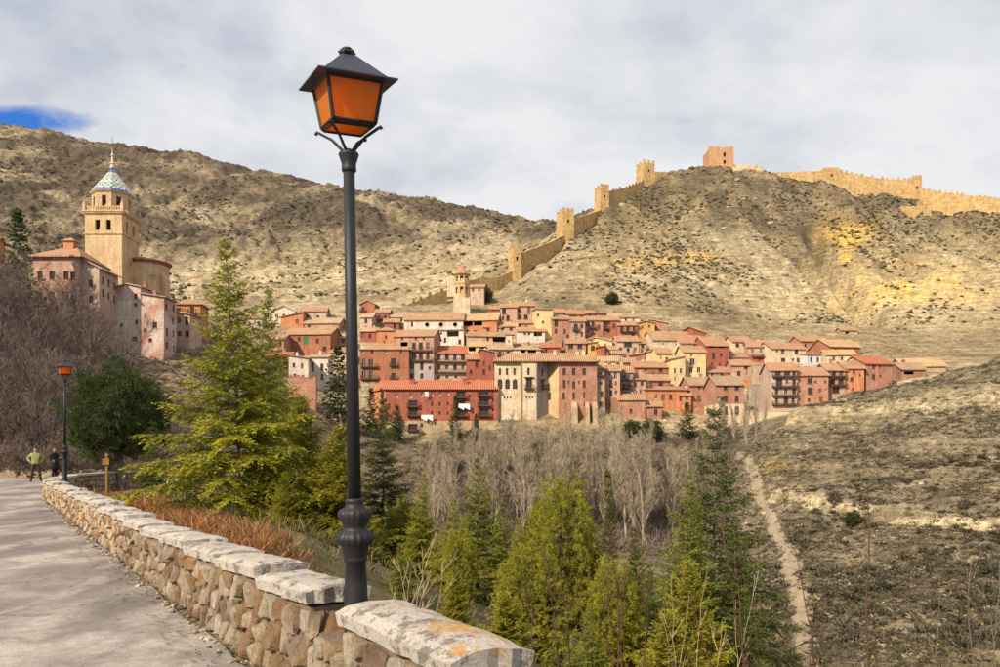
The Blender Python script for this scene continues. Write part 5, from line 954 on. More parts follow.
col = mix(t, ramp(t, mth(t, 'ADD', noise(t, p, 6, 5, 0.7), mth(t, 'MULTIPLY', noise(t, p, 60, 3, 0.7), .25)), [(0.66, 0.0), (0.72, 0.8)]), col, (.13, .11, .10))
lic = mth(t, 'ADD', noise(t, p, 4.2, 6, 0.7, 0.5), mth(t, 'MULTIPLY', noise(t, p, 28, 4, 0.7), 0.22))
sx = nd(t, 'ShaderNodeSeparateXYZ', {0: p}); near = ramp(t, sx.outputs[1], [(0.0, 0.0), (1.0, 1.0)])
dist = nd(t, 'ShaderNodeVectorMath', {0: p, 1: (0.02, 3.95, 0.75)}, operation='DISTANCE').outputs['Value']
grow = ramp(t, mth(t, 'DIVIDE', dist, 2.5), [(0.0, 0.13), (0.35, 0.06), (0.8, -0.0), (1.0, 0.0)])
col = mix(t, ramp(t, mth(t, 'ADD', lic, grow), [(0.74, 0.0), (0.83, 0.85)]), col, (.46, .25, .04))
setc(t, b, col); bump(t, b, mth(t, 'ADD', noise(t, p, 45, 8, 0.75), mth(t, 'MULTIPLY', noise(t, p, 7, 4), 1.5)), 0.9, 0.02); M_COPING = m

def clip(poly, nx, ny, c):
    out = []
    for i in range(len(poly)):
        a, b2 = poly[i], poly[(i + 1) % len(poly)]; da = a[0] * nx + a[1] * ny - c; db = b2[0] * nx + b2[1] * ny - c
        if da <= 0: out.append(a)
        if (da < 0 < db) or (db < 0 < da): q = da / (da - db); out.append((a[0] + (b2[0] - a[0]) * q, a[1] + (b2[1] - a[1]) * q))
    return out
def rubble_cells(W_, H_, sx, sz, r):
    seeds = []; nz = max(1, round(H_ / sz))
    for j in range(nz):
        n = max(1, round(W_ / (sx * r.uniform(.85, 1.25))))
        for i in range(n): seeds.append(((i + .5 + r.uniform(-.34, .34)) * W_ / n, (j + .5 + r.uniform(-.36, .36)) * H_ / nz))
    ar = sz / sx; cells = []
    for i, (x, z) in enumerate(seeds):
        pl = [(0, 0), (W_, 0), (W_, H_), (0, H_)]
        for k, (x2, z2) in enumerate(seeds):
            if k == i or abs(x2 - x) > sx * 4 or abs(z2 - z) > sz * 4: continue
            nx, nz2 = (x2 - x) * ar, (z2 - z) / ar; pl = clip(pl, nx, nz2, nx * (x + x2) / 2 + nz2 * (z + z2) / 2)
            if len(pl) < 3: break
        if len(pl) >= 3: cells.append(pl)
    return cells
def stone_mb(mb, pl, frame, r, joint=0.012, proud=0.035):
    """frame(x, z, y): maps face coordinates to a point; y is how far it stands proud"""
    cx = sum(q[0] for q in pl) / len(pl); cz = sum(q[1] for q in pl) / len(pl); n = len(pl)
    sz = math.sqrt(abs(sum(pl[i][0] * pl[(i+1) % n][1] - pl[(i+1) % n][0] * pl[i][1] for i in range(n))) / 2); 
    if sz < .03: return False
    g = max(.4, 1 - joint / sz * 1.6); pr = proud * r.uniform(.5, 1.25)
    pts = []
    for i in range(n):                        # cut the corners so that stones are rounded, not facets of glass
        a, c = pl[i], pl[(i + 1) % n]
        L_ = math.hypot(c[0] - a[0], c[1] - a[1])
        if L_ < .02: pts.append(((a[0] + c[0]) / 2, (a[1] + c[1]) / 2)); continue
        for q in (.13, .87): pts.append((a[0] + (c[0] - a[0]) * q, a[1] + (c[1] - a[1]) * q))
    jit = [r.uniform(.84, 1.05) for _ in pts]; tx, tz = r.uniform(-.25, .25), r.uniform(-.3, .2)
    R1 = [frame(cx + (x - cx) * g * j, cz + (z - cz) * g * j, -.05) for (x, z), j in zip(pts, jit)]
    R2 = [frame(cx + (x - cx) * g * j, cz + (z - cz) * g * j, pr * .45 + tx * (x - cx) * .2 + tz * (z - cz) * .2) for (x, z), j in zip(pts, jit)]
    R3 = [frame(cx + (x - cx) * g * j * .78, cz + (z - cz) * g * j * .8, pr * r.uniform(.85, 1.1) + tx * (x - cx) + tz * (z - cz)) for (x, z), j in zip(pts, jit)]
    mb.rings([R1, R2, R3], 0, True); return True
TH = 0.46
def wp3(s, off, z): q = F0 + WE * s + WN * off; return Vector((q[0], q[1], z))
def parapet_segment(root, s0, s1, z, r, stones=True, ends=True, thick=.07, lean=0.0, arch=0.02, fine=True):
    loc = Vector(root.location); core = MB(); o1, o2 = .035, TH - .03
    e0, e1 = s0 + .03, s1 - .03
    core.hexa([wp3(e0, o1, -.3) - loc, wp3(e0, o2, -2.2) - loc, wp3(e1, o2, -2.2) - loc, wp3(e1, o1, -.3) - loc, wp3(e0, o1, z - thick) - loc, wp3(e0, o2, z - thick) - loc, wp3(e1, o2, z - thick) - loc, wp3(e1, o1, z - thick) - loc])
    core.build('mortar_core', M_MORTAR, root)
    mb = MB(); n, mz = 12, 7; s0c, s1c = s0 - r.uniform(0, .03), s1 + r.uniform(0, .03); tw = TH + .02       # coping slab, worn edges
    nx = lambda i, j: (fbm(np.array([s0 * 3 + i * .9]), np.array([j * 1.1 + z * 7]), 3, 7)[0])
    top = [[None] * (mz + 1) for _ in range(n + 1)]; bot = [[None] * (mz + 1) for _ in range(n + 1)]
    for i in range(n + 1):
        for j in range(mz + 1):
            fi, fj = i / n, j / mz; edge = min(1, min(fi, 1 - fi) * n, min(fj, 1 - fj) * mz)
            s = s0c + (s1c - s0c) * fi + (0 if 0 < i < n else .02 * nx(i, j * 3)); o_ = -.018 + tw * fj + (.018 * nx(i * 2, j) if j in (0, mz) else 0)
            zz = z + arch * (1 - (2 * fj - 1) ** 2) + .008 * nx(i, j) - (.022 if edge < .5 else 0) + lean * (fi - .5)
            top[i][j] = wp3(s, o_, zz) - loc; bot[i][j] = wp3(s + (0.012 if i == 0 else -.012 if i == n else 0), o_ + (.015 if j == 0 else -.015 if j == mz else 0), z - thick + lean * (fi - .5) + .004 * nx(i + 5, j)) - loc
    for i in range(n):
        for j in range(mz):
            mb.poly([top[i][j], top[i][j+1], top[i+1][j+1], top[i+1][j]][::1]); mb.poly([bot[i][j], bot[i+1][j], bot[i+1][j+1], bot[i][j+1]])
    for i in range(n): mb.poly([bot[i][0], top[i][0], top[i+1][0], bot[i+1][0]]); mb.poly([top[i][mz], bot[i][mz], bot[i+1][mz], top[i+1][mz]])
    for j in range(mz): mb.poly([bot[0][j+1], top[0][j+1], top[0][j], bot[0][j]]); mb.poly([bot[n][j], top[n][j], top[n][j+1], bot[n][j+1]])
    mb.build('coping', M_COPING, root)
    faces = [(s1 - s0, lambda x, zz, y: wp3(s0 + x, .035 - y, zz - .04) - loc)]
    if ends: faces.append((TH, lambda x, zz, y: wp3(s0 + .03 - y, TH - x, zz - .04) - loc))
    cnt = 0; far = MB()
    for W_, fr in faces:
        for pl in rubble_cells(W_, z - thick + .03, .185 if fine else .19, .20 if fine else .2, r):
            mb = MB() if stones else far
            if stone_mb(mb, pl, fr, r, .02, .055) and stones: mb.build('stone', M_STONE, root); cnt += 1
    if not stones and far.v: tag(far.build('stones', M_STONE_FAR, root), kind='stuff')
    return cnt
m, t, b, o = newmat('parapet_stone_far'); p = pos(t)
cell = nd(t, 'ShaderNodeTexVoronoi', {'Vector': p, 'Scale': 5.0}).outputs['Color']; cr = nd(t, 'ShaderNodeSeparateXYZ', {0: cell}).outputs[0]
col = ramp(t, cr, [(0.0, (.37, .285, .19)), (.2, (.47, .39, .285)), (.38, (.29, .165, .09)), (.52, (.40, .28, .15)), (.7, (.52, .455, .36)), (.85, (.22, .145, .10)), (1.0, (.42, .26, .115))]); col = mix(t, 1.0, col, ramp(t, noise(t, p, 14, 8, 0.8), [(0.30, 0.38), (0.5, 0.84), (0.68, 1.15)]), 'MULTIPLY'); col = mix(t, ramp(t, noise(t, p, 3.2, 6, 0.7, .6), [(0.50, 0.0), (0.66, 0.7)]), col, (.27, .205, .15)); setc(t, b, col); bump(t, b, noise(t, p, 22, 8, 0.75), 0.9, 0.03); M_STONE_FAR = m
r = random.Random(5)
q0 = F0 + WE * .7
pb = empty('parapet_block', (q0[0], q0[1], 0), 'nearest stone parapet block with lichen spotted coping right of the lamp post', 'wall')
c0 = parapet_segment(pb, 0.0, 1.40, .75, r, True, True, .10, arch=.05)
pw = empty('parapet_wall', tuple(F0 + WE * 2.1) + (0,), 'long rubble stone parapet with stepped pale copings along the road', 'wall')
s = 2.0; i = 0; tot = 0
while s < 28.6:
    ln = [1.22, 1.36, 1.30, 1.42, 1.5, 1.45][i] if i < 6 else r.uniform(1.4, 1.8)
    near_ = s < 9.2
    tot += parapet_segment(pw, s, s + ln - .02, .75 - .012 * i * (1 if i < 8 else .6) + r.uniform(-.025, .025), r, near_, i == 0, .105, lean=r.uniform(-.09, -.04), fine=True); s += ln; i += 1
print('stones', c0, tot)
# low footing that joins block and wall under the lamp post
mb = MB(); loc = Vector(pw.location); mb.hexa([wp3(1.36, .08, -.3) - loc, wp3(1.36, .42, -2) - loc, wp3(2.02, .42, -2) - loc, wp3(2.02, .08, -.3) - loc, wp3(1.36, .08, .44) - loc, wp3(1.36, .42, .46) - loc, wp3(2.02, .42, .50) - loc, wp3(2.02, .08, .48) - loc]); mb.build('footing', M_MORTAR, pw)
for pl in rubble_cells(.62, .52, .22, .17, r):
    mb = MB(); 
    if stone_mb(mb, pl, lambda x, zz, y: wp3(1.38 + x, .07 - y, zz - .05) - loc, r, .012, .05): mb.build('stone', M_STONE, pw)
# the return wall beyond the far lamp
def polywall(root, pts, zt, th=.42):
    loc = Vector(root.location)
    for (ax, ay), (bx, by) in zip(pts[:-1], pts[1:]):
        a, c = Vector((ax, ay, 0)), Vector((bx, by, 0)); u = (c - a); Ln = u.length; u.normalize(); nv = Vector((u.y, -u.x, 0)); V = lambda x, o_, z: a + u * x + nv * o_ + Vector((0, 0, z)) - loc
        mb = MB(); mb.hexa([V(0, .03, -1.2), V(0, th - .03, -1.2), V(Ln, th - .03, -1.2), V(Ln, .03, -1.2), V(0, .03, zt - .08), V(0, th - .03, zt - .08), V(Ln, th - .03, zt - .08), V(Ln, .03, zt - .08)]); mb.build('mortar_core', M_MORTAR, root)
        mb = MB(); n = max(1, int(Ln / 1.5))
        for i in range(n):
            x0, x1 = Ln * i / n, Ln * (i + 1) / n - .02; dz = r.uniform(-.02, .02); mb.hexa([V(x0, -.04, zt - .08 + dz), V(x0, th + .04, zt - .08 + dz), V(x1, th + .04, zt - .08 + dz), V(x1, -.04, zt - .08 + dz), V(x0, -.02, zt + dz), V(x0, th + .02, zt + dz), V(x1, th + .02, zt + dz), V(x1, -.02, zt + dz)])
        mb.build('coping', M_COPING, root)
        mb = MB()
        for fr in (lambda x, zz, y: V(x, .03 - y, zz - .3), lambda x, zz, y: V(Ln - x, th - .03 + y, zz - .3)):
            for pl in rubble_cells(Ln, zt + .2, .2, .2, r): stone_mb(mb, pl, fr, r, .015, .05)
        tag(mb.build('stones', M_STONE_FAR, root), kind='stuff')
rw = empty('return_wall', (-17.0, 32.5, 0), 'low stone wall turning away behind the far lamp post', 'wall')
polywall(rw, [(-16.25, 28.75), (-17.15, 31.6), (-17.3, 34.4), (-16.75, 37.0), (-15.6, 39.5)], .70)

# ------------------------------------------------------------------ lamps
m, t, b, o = newmat('cast_iron'); p = pos(t); setc(t, b, mix(t, noise(t, p, 8, 5, .7), (.008, .008, .010), (.018, .018, .021))); b.inputs['Roughness'].default_value = .55; b.inputs['Specular IOR Level'].default_value = .35; bump(t, b, noise(t, p, 60, 4), .25, .004); M_IRON = m
m, t, b, o = newmat('painted_lantern_roof'); p = pos(t); setc(t, b, mix(t, noise(t, p, 10, 5, .7), (.018, .02, .034), (.035, .038, .055))); b.inputs['Roughness'].default_value = .42; b.inputs['Specular IOR Level'].default_value = .5; M_LROOF = m
m, t, b, o = newmat('amber_glass'); p = objc(t); k = noise(t, p, 7, 5, .6)
c = mix(t, k, (.95, .42, .04), (1.0, .58, .10)); setc(t, b, c); b.inputs['Roughness'].default_value = .25; b.inputs['Specular IOR Level'].default_value = .5
tr = nd(t, 'ShaderNodeBsdfTranslucent', {'Color': c}); ms = nd(t, 'ShaderNodeMixShader', {0: .8, 1: b.outputs[0], 2: tr.outputs[0]}); t.links.new(ms.outputs[0], o.inputs[0]); M_AMBER = m
DL = 5.35
def zl(py): return EYE + (HY - py) / F * DL
def lamp(loc, label, rz):
    root = empty('street_lamp', loc, label, 'street lamp', 'street lamps along the parapet', rz); u = DL / F
    b0 = 0.02
    mb = MB(); pr = [(.155, 0), (.155, .05), (.125, .09), (.085, .16), (12.2 * u, zl(612)), (11.2 * u, zl(585)), (10 * u, zl(562)), (11.6 * u, zl(561)), (11.9 * u, zl(558.5)), (11.6 * u, zl(556.5)), (12.5 * u, zl(555)), (13.6 * u, zl(546)), (16.5 * u, zl(543.5)), (18.6 * u, zl(539)), (18.4 * u, zl(536)), (16 * u, zl(532.5)), (13 * u, zl(530)), (11.5 * u, zl(528)), (12.2 * u, zl(525.5)), (13 * u, zl(523)), (15.6 * u, zl(517)), (16.4 * u, zl(512.5)), (14.5 * u, zl(509.5)), (9.6 * u, zl(507)), (8.8 * u, zl(502.5)), (9.4 * u, zl(501.5)), (9.4 * u, zl(499.5)), (7.4 * u, zl(498))]
    n_ = 64; lob = lambda r_, z, j: r_ * (1 + (.045 * math.cos(16 * 2 * math.pi * j / n_) if r_ > 14.2 * u else 0))    # leaf lobes round the bulbs
    mb.rings([[(lob(r_, z, j) * math.cos(2 * math.pi * j / n_), lob(r_, z, j) * math.sin(2 * math.pi * j / n_), z) for j in range(n_)] for r_, z in pr]); base = mb.build('base', M_IRON, root, smooth=True)
    mb = MB(); mb.lathe([(6.9 * u, zl(499)), (6.0 * u, zl(320)), (5.6 * u, zl(171))], 24); mb.build('shaft', M_IRON, root, smooth=True)
    mb = MB(); mb.lathe([(5.6 * u, zl(173)), (6.8 * u, zl(171.5)), (7.6 * u, zl(170)), (7.2 * u, zl(168)), (7.2 * u, zl(164)), (8.2 * u, zl(161)), (9.8 * u, zl(156)), (10.2 * u, zl(154.5)), (9.4 * u, zl(153)), (4 * u, zl(151.5)), (2.6 * u, zl(149))], 24); mb.build('capital', M_IRON, root, smooth=True)
    # lantern: tapered square body
    ht, hb = .182, .142; zt, zb_ = EYE + 2.405, zl(127); ln = MB(); br = .013
    C = lambda h, z: [Vector((sx * h, sy * h, z)) for sx, sy in ((-1, -1), (1, -1), (1, 1), (-1, 1))]
    T_, B_ = C(ht, zt), C(hb, zb_)
    for j in range(4):
        ln.tube([B_[j], T_[j]], br, 4); ln.tube([B_[j], B_[(j+1) % 4]], br * .95, 4); ln.tube([T_[j], T_[(j+1) % 4]], br, 4)
    hl = .128; zl2 = zb_ - .018; L_ = C(hl, zl2)
    for j in range(4): ln.tube([B_[j], L_[j]], br * .8, 4); ln.tube([L_[j], L_[(j+1) % 4]], br * .8, 4)
    lf = ln.build('lantern_frame', M_IRON, root)
    g = .985
    for j in range(4):
        mb = MB(); a, c, e, f_ = B_[j] * 1, B_[(j+1) % 4] * 1, T_[(j+1) % 4] * 1, T_[j] * 1
        mb.poly([Vector((q.x * g, q.y * g, q.z)) for q in (a, c, e, f_)]); n_ = (c - a).cross(f_ - a).normalized() * .004; mb.poly([Vector((q.x * g, q.y * g, q.z)) - n_ for q in (f_, e, c, a)]); mb.build('glass_pane', M_AMBER, lf)
        mb = MB(); a, c, e, f_ = L_[j], L_[(j+1) % 4], B_[(j+1) % 4], B_[j]; mb.poly([Vector((q.x * g, q.y * g, q.z)) for q in (a, c, e, f_)]); mb.build('lower_pane', M_AMBER, lf)
    mb = MB(); mb.poly([Vector((q.x, q.y, zl2 + .003)) for q in L_][::-1]); mb.build('bottom_pane', M_AMBER, lf)
    mb = MB(); mb.lathe([(.02, zl(126)), (.05, zl(118)), (.055, zl(108)), (.035, zl(100)), (.01, zl(97))], 12); mb.build('bulb', plain('bulb_white', (.7, .66, .6), .3) if 'bulb_white' not in bpy.data.materials else bpy.data.materials['bulb_white'], root, smooth=True)
    ho = .262; z0, z1, z2, z3 = EYE + 2.40, EYE + 2.415, EYE + 2.435, EYE + 2.585; mb = MB(); k = math.sqrt(2)
    mb.lathe([((ht + .01) * k, z0 + .004), (ho * k, z0 + .006), (ho * k, z1), (.205 * k, z2), (.05 * k, z3), (.03 * k, z3 + .012)], 4, ph=.5); rf = mb.build('lantern_roof', M_LROOF, root)
    mb = MB(); fz = lambda q: z3 + (53.5 - q) * .0067; mb.lathe([(.022, z3 - .01), (.022, fz(51.5)), (.045, fz(51)), (.045, fz(48.4)), (.026, fz(47.6)), (.036, fz(46.2)), (.028, fz(45)), (.005, fz(44.6))], 12)
    for j in range(6):
        a = 2 * math.pi * j / 6; cs, sn = math.cos(a), math.sin(a); mb.tube([(.025 * cs, .025 * sn, fz(51)), (.048 * cs, .048 * sn, fz(51.2)), (.056 * cs, .056 * sn, fz(49.6)), (.042 * cs, .042 * sn, fz(48.4)), (.036 * cs, .036 * sn, fz(47.2))], .008, 5)
    mb.build('finial', M_IRON, rf, smooth=True)
    for j in range(4):                           # curved brackets from the capital to the lantern corners
        q = B_[j].normalized(); q = Vector((B_[j].x, B_[j].y, 0)).normalized(); a = math.hypot(B_[j].x, B_[j].y); mb = MB()
        mb.tube([q * .02 + Vector((0, 0, zl(153))), q * .06 + Vector((0, 0, zl(148))), q * (a * .62) + Vector((0, 0, zl(139))), q * (a + .02) + Vector((0, 0, zl(131.5))), q * (a + .04) + Vector((0, 0, zl(130.5))), q * (a + .048) + Vector((0, 0, zl(132))), q * (a + .036) + Vector((0, 0, zl(133)))], [.012, .011, .010, .010, .011, .010, .008], 6); mb.build('bracket', M_IRON, root)
    root['tiltable'] = 1; del root['tiltable']; return root
def tilt_lantern(root, ang, rz):               # tips the lantern towards the camera, so it is seen less from below
    dv = Vector((0.175, -.98, 0)); ax = Matrix.Rotation(-rz, 3, 'Z') @ Vector((-dv.y, dv.x, 0)); M3 = Matrix.Rotation(ang, 3, ax); pv = Vector((0, 0, zl(150)))
    for o in root.children:
        if o.name.split('.')[0] in ('lantern_frame', 'lantern_roof', 'bulb', 'bracket'): o.rotation_euler = M3.to_euler(); o.location = pv - M3 @ pv
# near lamp stands in the gap between block and wall; the far one on the parapet
nl_ = lamp((-.950, DL, 0.0), 'tall black street lamp with amber lantern in the foreground', 0)
tilt_lantern(nl_, R(7), R(27))
nl_.rotation_euler = (Matrix.Rotation(R(-.95), 3, 'Y') @ Matrix.Rotation(R(27), 3, 'Z')).to_euler()
lamp((-15.45, 28.4, 0.62 - .15), 'distant black street lamp with amber lantern standing on the parapet by two people', R(40))

# ------------------------------------------------------------------ people
def person(loc, rz, label, joints, edges, rad, regions, mats, hair, skirt=None, hands=()):
    root = empty('person', loc, label, 'person', None, rz)
    me = bpy.data.meshes.new('body'); names = list(joints); me.from_pydata([joints[n] for n in names], [(names.index(a), names.index(b2)) for a, b2 in edges], [])
    ob = bpy.data.objects.new('body', me); COL.objects.link(ob); sk = ob.modifiers.new('skin', 'SKIN'); sk.use_smooth_shade = True; sd = ob.modifiers.new('sub', 'SUBSURF'); sd.levels = 2; sd.render_levels = 2
    for i, n in enumerate(names): 
        rr_ = rad[n]; me.skin_vertices[0].data[i].radius = rr_ if hasattr(rr_, '__len__') else (rr_, rr_); me.skin_vertices[0].data[i].use_root = (n == 'pelvis')
    dg = bpy.context.evaluated_depsgraph_get(); dg.update(); ev = bpy.data.meshes.new_from_object(ob.evaluated_get(dg)); bpy.data.objects.remove(ob)
    ev.name = 'body'; ev.materials.clear()
    for mm in mats: ev.materials.append(mm)
    for pl in ev.polygons: pl.material_index = regions(pl.center)
    body = link('body', ev, root)
    for (c, d_, up) in hands:                   # palm with five fingers
        mb = MB(); c, d_, up = Vector(c), Vector(d_).normalized(), Vector(up).normalized(); sd_ = d_.cross(up)
        mb.tube([c, c + d_ * .04, c + d_ * .085], [.026, .036, .032], 8)
        for k, (o_, L_) in enumerate(((-.027, .062), (-.009, .075), (.009, .07), (.026, .055))): q = c + d_ * .08 + sd_ * o_; mb.tube([q, q + d_ * L_ * .5 - up * .006, q + d_ * L_ * .85 - up * .03], [.0095, .009, .007], 6)
        q = c + d_ * .025 - sd_ * .03; mb.tube([q, q + d_ * .03 - sd_ * .025, q + d_ * .06 - sd_ * .03], [.012, .011, .008], 6); mb.build('hand', mats[0], body, smooth=True)
    hair(root); return root
M_SKIN = plain('skin', (.42, .24, .16), .6, var=.05); M_JACK = plain('yellow_green_jacket', (.27, .28, .10), .85, var=.3, scale=14); M_TROU = plain('brown_trousers', (.055, .035, .026), .9); M_SHOE = plain('dark_shoes', (.02, .016, .014), .6); M_BLACK = plain('black_coat', (.016, .013, .014), .85); M_HAIRD = plain('dark_hair', (.03, .02, .015), .7); M_HAIRR = plain('auburn_hair', (.11, .035, .02), .7)
def face(root, z, mats, hz, hair_m, long=False):
    mb = MB(); mb.tube([(0, -.085, z - .01), (0, -.115, z - .035)], [.012, .016], 6)                     # nose
    mb.build('nose', M_SKIN, root, smooth=True)
    for s in (-1, 1):
        mb = MB(); mb.lathe([(.001, -.009), (.01, -.006), (.012, 0), (.01, .006), (.001, .009)], 8); o_ = mb.build('eye', M_SHOE, root, (s * .034, -.088, z + .012))
        mb = MB(); mb.lathe([(.004, -.03), (.014, -.015), (.016, .01), (.008, .028)], 8); mb.build('ear', M_SKIN, root, (s * .088, .01, z - .01))
    mb = MB(); mb.box(-.028, .028, -.097, -.085, z - .066, z - .056); mb.build('mouth', M_HAIRR, root)
    mb = MB(); n = 10; R_ = []
    for i in range(n + 1):
        a = -.25 + (math.pi / 2 + .25) * i / n; R_.append([(.094 * math.cos(a) * math.cos(q), .018 + .108 * math.cos(a) * math.sin(q) + (.02 if math.sin(q) < -.2 else 0), z + .022 + .115 * math.sin(a) + (.035 if math.sin(q) < -.3 and i < 4 else 0)) for q in np.linspace(0, 2 * math.pi, 14, endpoint=False)])
    mb.rings(R_); 
    if long:
        mb.rings([[(.098 * math.cos(q) * w, .05 + .075 * math.sin(q) * w, zz) for q in np.linspace(0, 2 * math.pi, 12, endpoint=False)] for zz, w in ((z + .06, .9), (z - .05, 1.1), (z - .16, 1.15), (z - .24, .75))])
    mb.build('hair', hair_m, root, smooth=True)
J = {'pelvis': (0, 0, .95), 'waist': (0, .01, 1.08), 'chest': (0, .02, 1.28), 'neckb': (0, .01, 1.46), 'neck': (0, -.005, 1.53), 'head': (0, -.01, 1.62), 'crown': (0, 0, 1.71),
     'sl': (-.17, .02, 1.41), 'el': (-.34, .10, 1.20), 'wl': (-.23, -.04, 1.02), 'sr': (.17, .02, 1.41), 'er': (.34, .10, 1.20), 'wr': (.23, -.04, 1.02),
     'hl': (-.10, 0, .90), 'kl': (-.15, -.03, .50), 'al': (-.19, .03, .10), 'tl': (-.21, -.12, .045), 'hr': (.10, 0, .90), 'kr': (.17, -.03, .50), 'ar': (.24, .03, .10), 'tr': (.29, -.11, .045)}
E = [('pelvis', 'waist'), ('waist', 'chest'), ('chest', 'neckb'), ('neckb', 'neck'), ('neck', 'head'), ('head', 'crown'), ('chest', 'sl'), ('sl', 'el'), ('el', 'wl'), ('chest', 'sr'), ('sr', 'er'), ('er', 'wr'), ('pelvis', 'hl'), ('hl', 'kl'), ('kl', 'al'), ('al', 'tl'), ('pelvis', 'hr'), ('hr', 'kr'), ('kr', 'ar'), ('ar', 'tr')]
RA = {'pelvis': (.16, .12), 'waist': (.17, .13), 'chest': (.19, .14), 'neckb': .075, 'neck': .058, 'head': (.085, .10), 'crown': (.06, .07), 'sl': .085, 'el': .062, 'wl': .045, 'sr': .085, 'er': .062, 'wr': .045, 'hl': .105, 'kl': .075, 'al': .055, 'tl': .042, 'hr': .105, 'kr': .075, 'ar': .055, 'tr': .042}
def reg_m(c): return 0 if c.z > 1.49 else (1 if c.z > .93 and True else (2 if c.z > .10 else 3))
zm = max(0.03, gz((35.5 - HX) / F * 40, 40)) if False else 0.045
person(((35.5 - HX) / F * 40, 40.0, .03), R(30), 'person in yellow green jacket and brown trousers, hands on hips, on the road', J, E, RA, reg_m, [M_SKIN, M_JACK, M_TROU, M_SHOE], lambda root: face(root, 1.62, None, 0, M_HAIRD), hands=(((-.235, -.035, 1.02), (.8, -.1, -.6), (0, -1, 0)), ((.235, -.035, 1.02), (-.8, -.1, -.6), (0, -1, 0))))
J2 = dict(J); J2.update({'el': (-.24, .06, 1.12), 'wl': (-.16, -.14, 1.02), 'er': (.27, .02, 1.14), 'wr': (.20, -.16, 1.16), 'kl': (-.09, -.04, .50), 'al': (-.08, .06, .10), 'tl': (-.09, -.09, .045), 'kr': (.09, .02, .50), 'ar': (.07, -.02, .10), 'tr': (.08, -.17, .045), 'sl': (-.145, .02, 1.38), 'sr': (.145, .02, 1.38)})
RA2 = dict(RA); RA2.update({'pelvis': (.19, .16), 'chest': (.17, .14), 'waist': (.15, .12), 'hl': .14, 'hr': .14, 'kl': .085, 'kr': .085, 'sl': .07, 'sr': .07})
def hair2(root):
    face(root, 1.62, None, 0, M_HAIRR, True)
    mb = MB(); mb.rings([[(w * math.cos(q), .01 + .8 * w * math.sin(q), z) for q in np.linspace(0, 2 * math.pi, 16, endpoint=False)] for z, w in ((1.10, .17), (.92, .225), (.70, .25), (.52, .27), (.50, .24))]); mb.build('coat_skirt', M_BLACK, root, smooth=True)
person(((54.5 - HX) / F * 46, 46.0, .03), R(60), 'person in long black coat with auburn hair, walking by the far lamp', J2, E, RA2, lambda c: 0 if c.z > 1.49 else 1 if c.z > .10 else 2, [M_SKIN, M_BLACK, M_SHOE], hair2, hands=(((-.16, -.14, 1.02), (.1, -.6, -.8), (0, -1, .4)), ((.20, -.16, 1.16), (-.3, -.9, .2), (0, 0, 1))))

# ------------------------------------------------------------------ yellow trail post
M_YEL = plain('yellow_wood', (.19, .11, .035), .85, var=.3)
dpx = 27.5; bx = (107 - HX) / F * dpx; zg = gz(bx, dpx)
sg = empty('trail_post', (bx, dpx, zg), 'yellow wooden trail post with cross board behind the parapet', 'post'); hz = EYE + (HY - 456) / F * dpx - zg
mb = MB(); mb.box(-.04, .04, -.04, .04, -.4, hz - .002); mb.build('post', M_YEL, sg)
mb = MB(); mb.hexa([(-.12, -.085, hz - .30), (.12, -.085, hz - .30), (.12, -.06, hz - .30), (-.12, -.06, hz - .30), (-.12, -.085, hz - .08), (.12, -.085, hz - .08), (.12, -.06, hz - .08), (-.12, -.06, hz - .08)]); mb.build('board', M_YEL, sg)
mb = MB(); mb.lathe([(.085, hz), (.085, hz + .03), (.01, hz + .11)], 4, ph=.5); mb.build('cap', M_YEL, sg)

# ------------------------------------------------------------------ vegetation
M_NEEDLE = vcol('needles', 0.25, 3.0, 0, 0, 0.7, 0.30); M_BARK = plain('conifer_bark', (.17, .135, .11), .95, .1, 0, .35, 9); M_PBARK = plain('poplar_bark', (.30, .25, .19), .95, .1, 0, .25, 3)
M_TWIG = vcol('bare_twigs', 0.2, 2.0, 0, 0, 0.95); M_SCRUB = vcol('scrub_leaves', 0.3, 1.2, 0, 0, 0.95, 0.15); M_GRASS = vcol('dry_grass', 0.25, 4.0, 0, 0, 0.95, 0.2)
def unit(v): return v / np.maximum(np.linalg.norm(v, axis=-1, keepdims=True), 1e-9)
def diamonds(base, dirn, side, ln, wd):
    """flat leaf-shaped quads; returns verts (4n,3), faces (n,4)"""
    a = base; c = base + dirn * ln[:, None]; mid = base + dirn * (ln * .45)[:, None]
    v = np.stack([a, mid + side * wd[:, None], c, mid - side * wd[:, None]], 1).reshape(-1, 3); n = len(base)
    return v, np.arange(4 * n).reshape(n, 4)
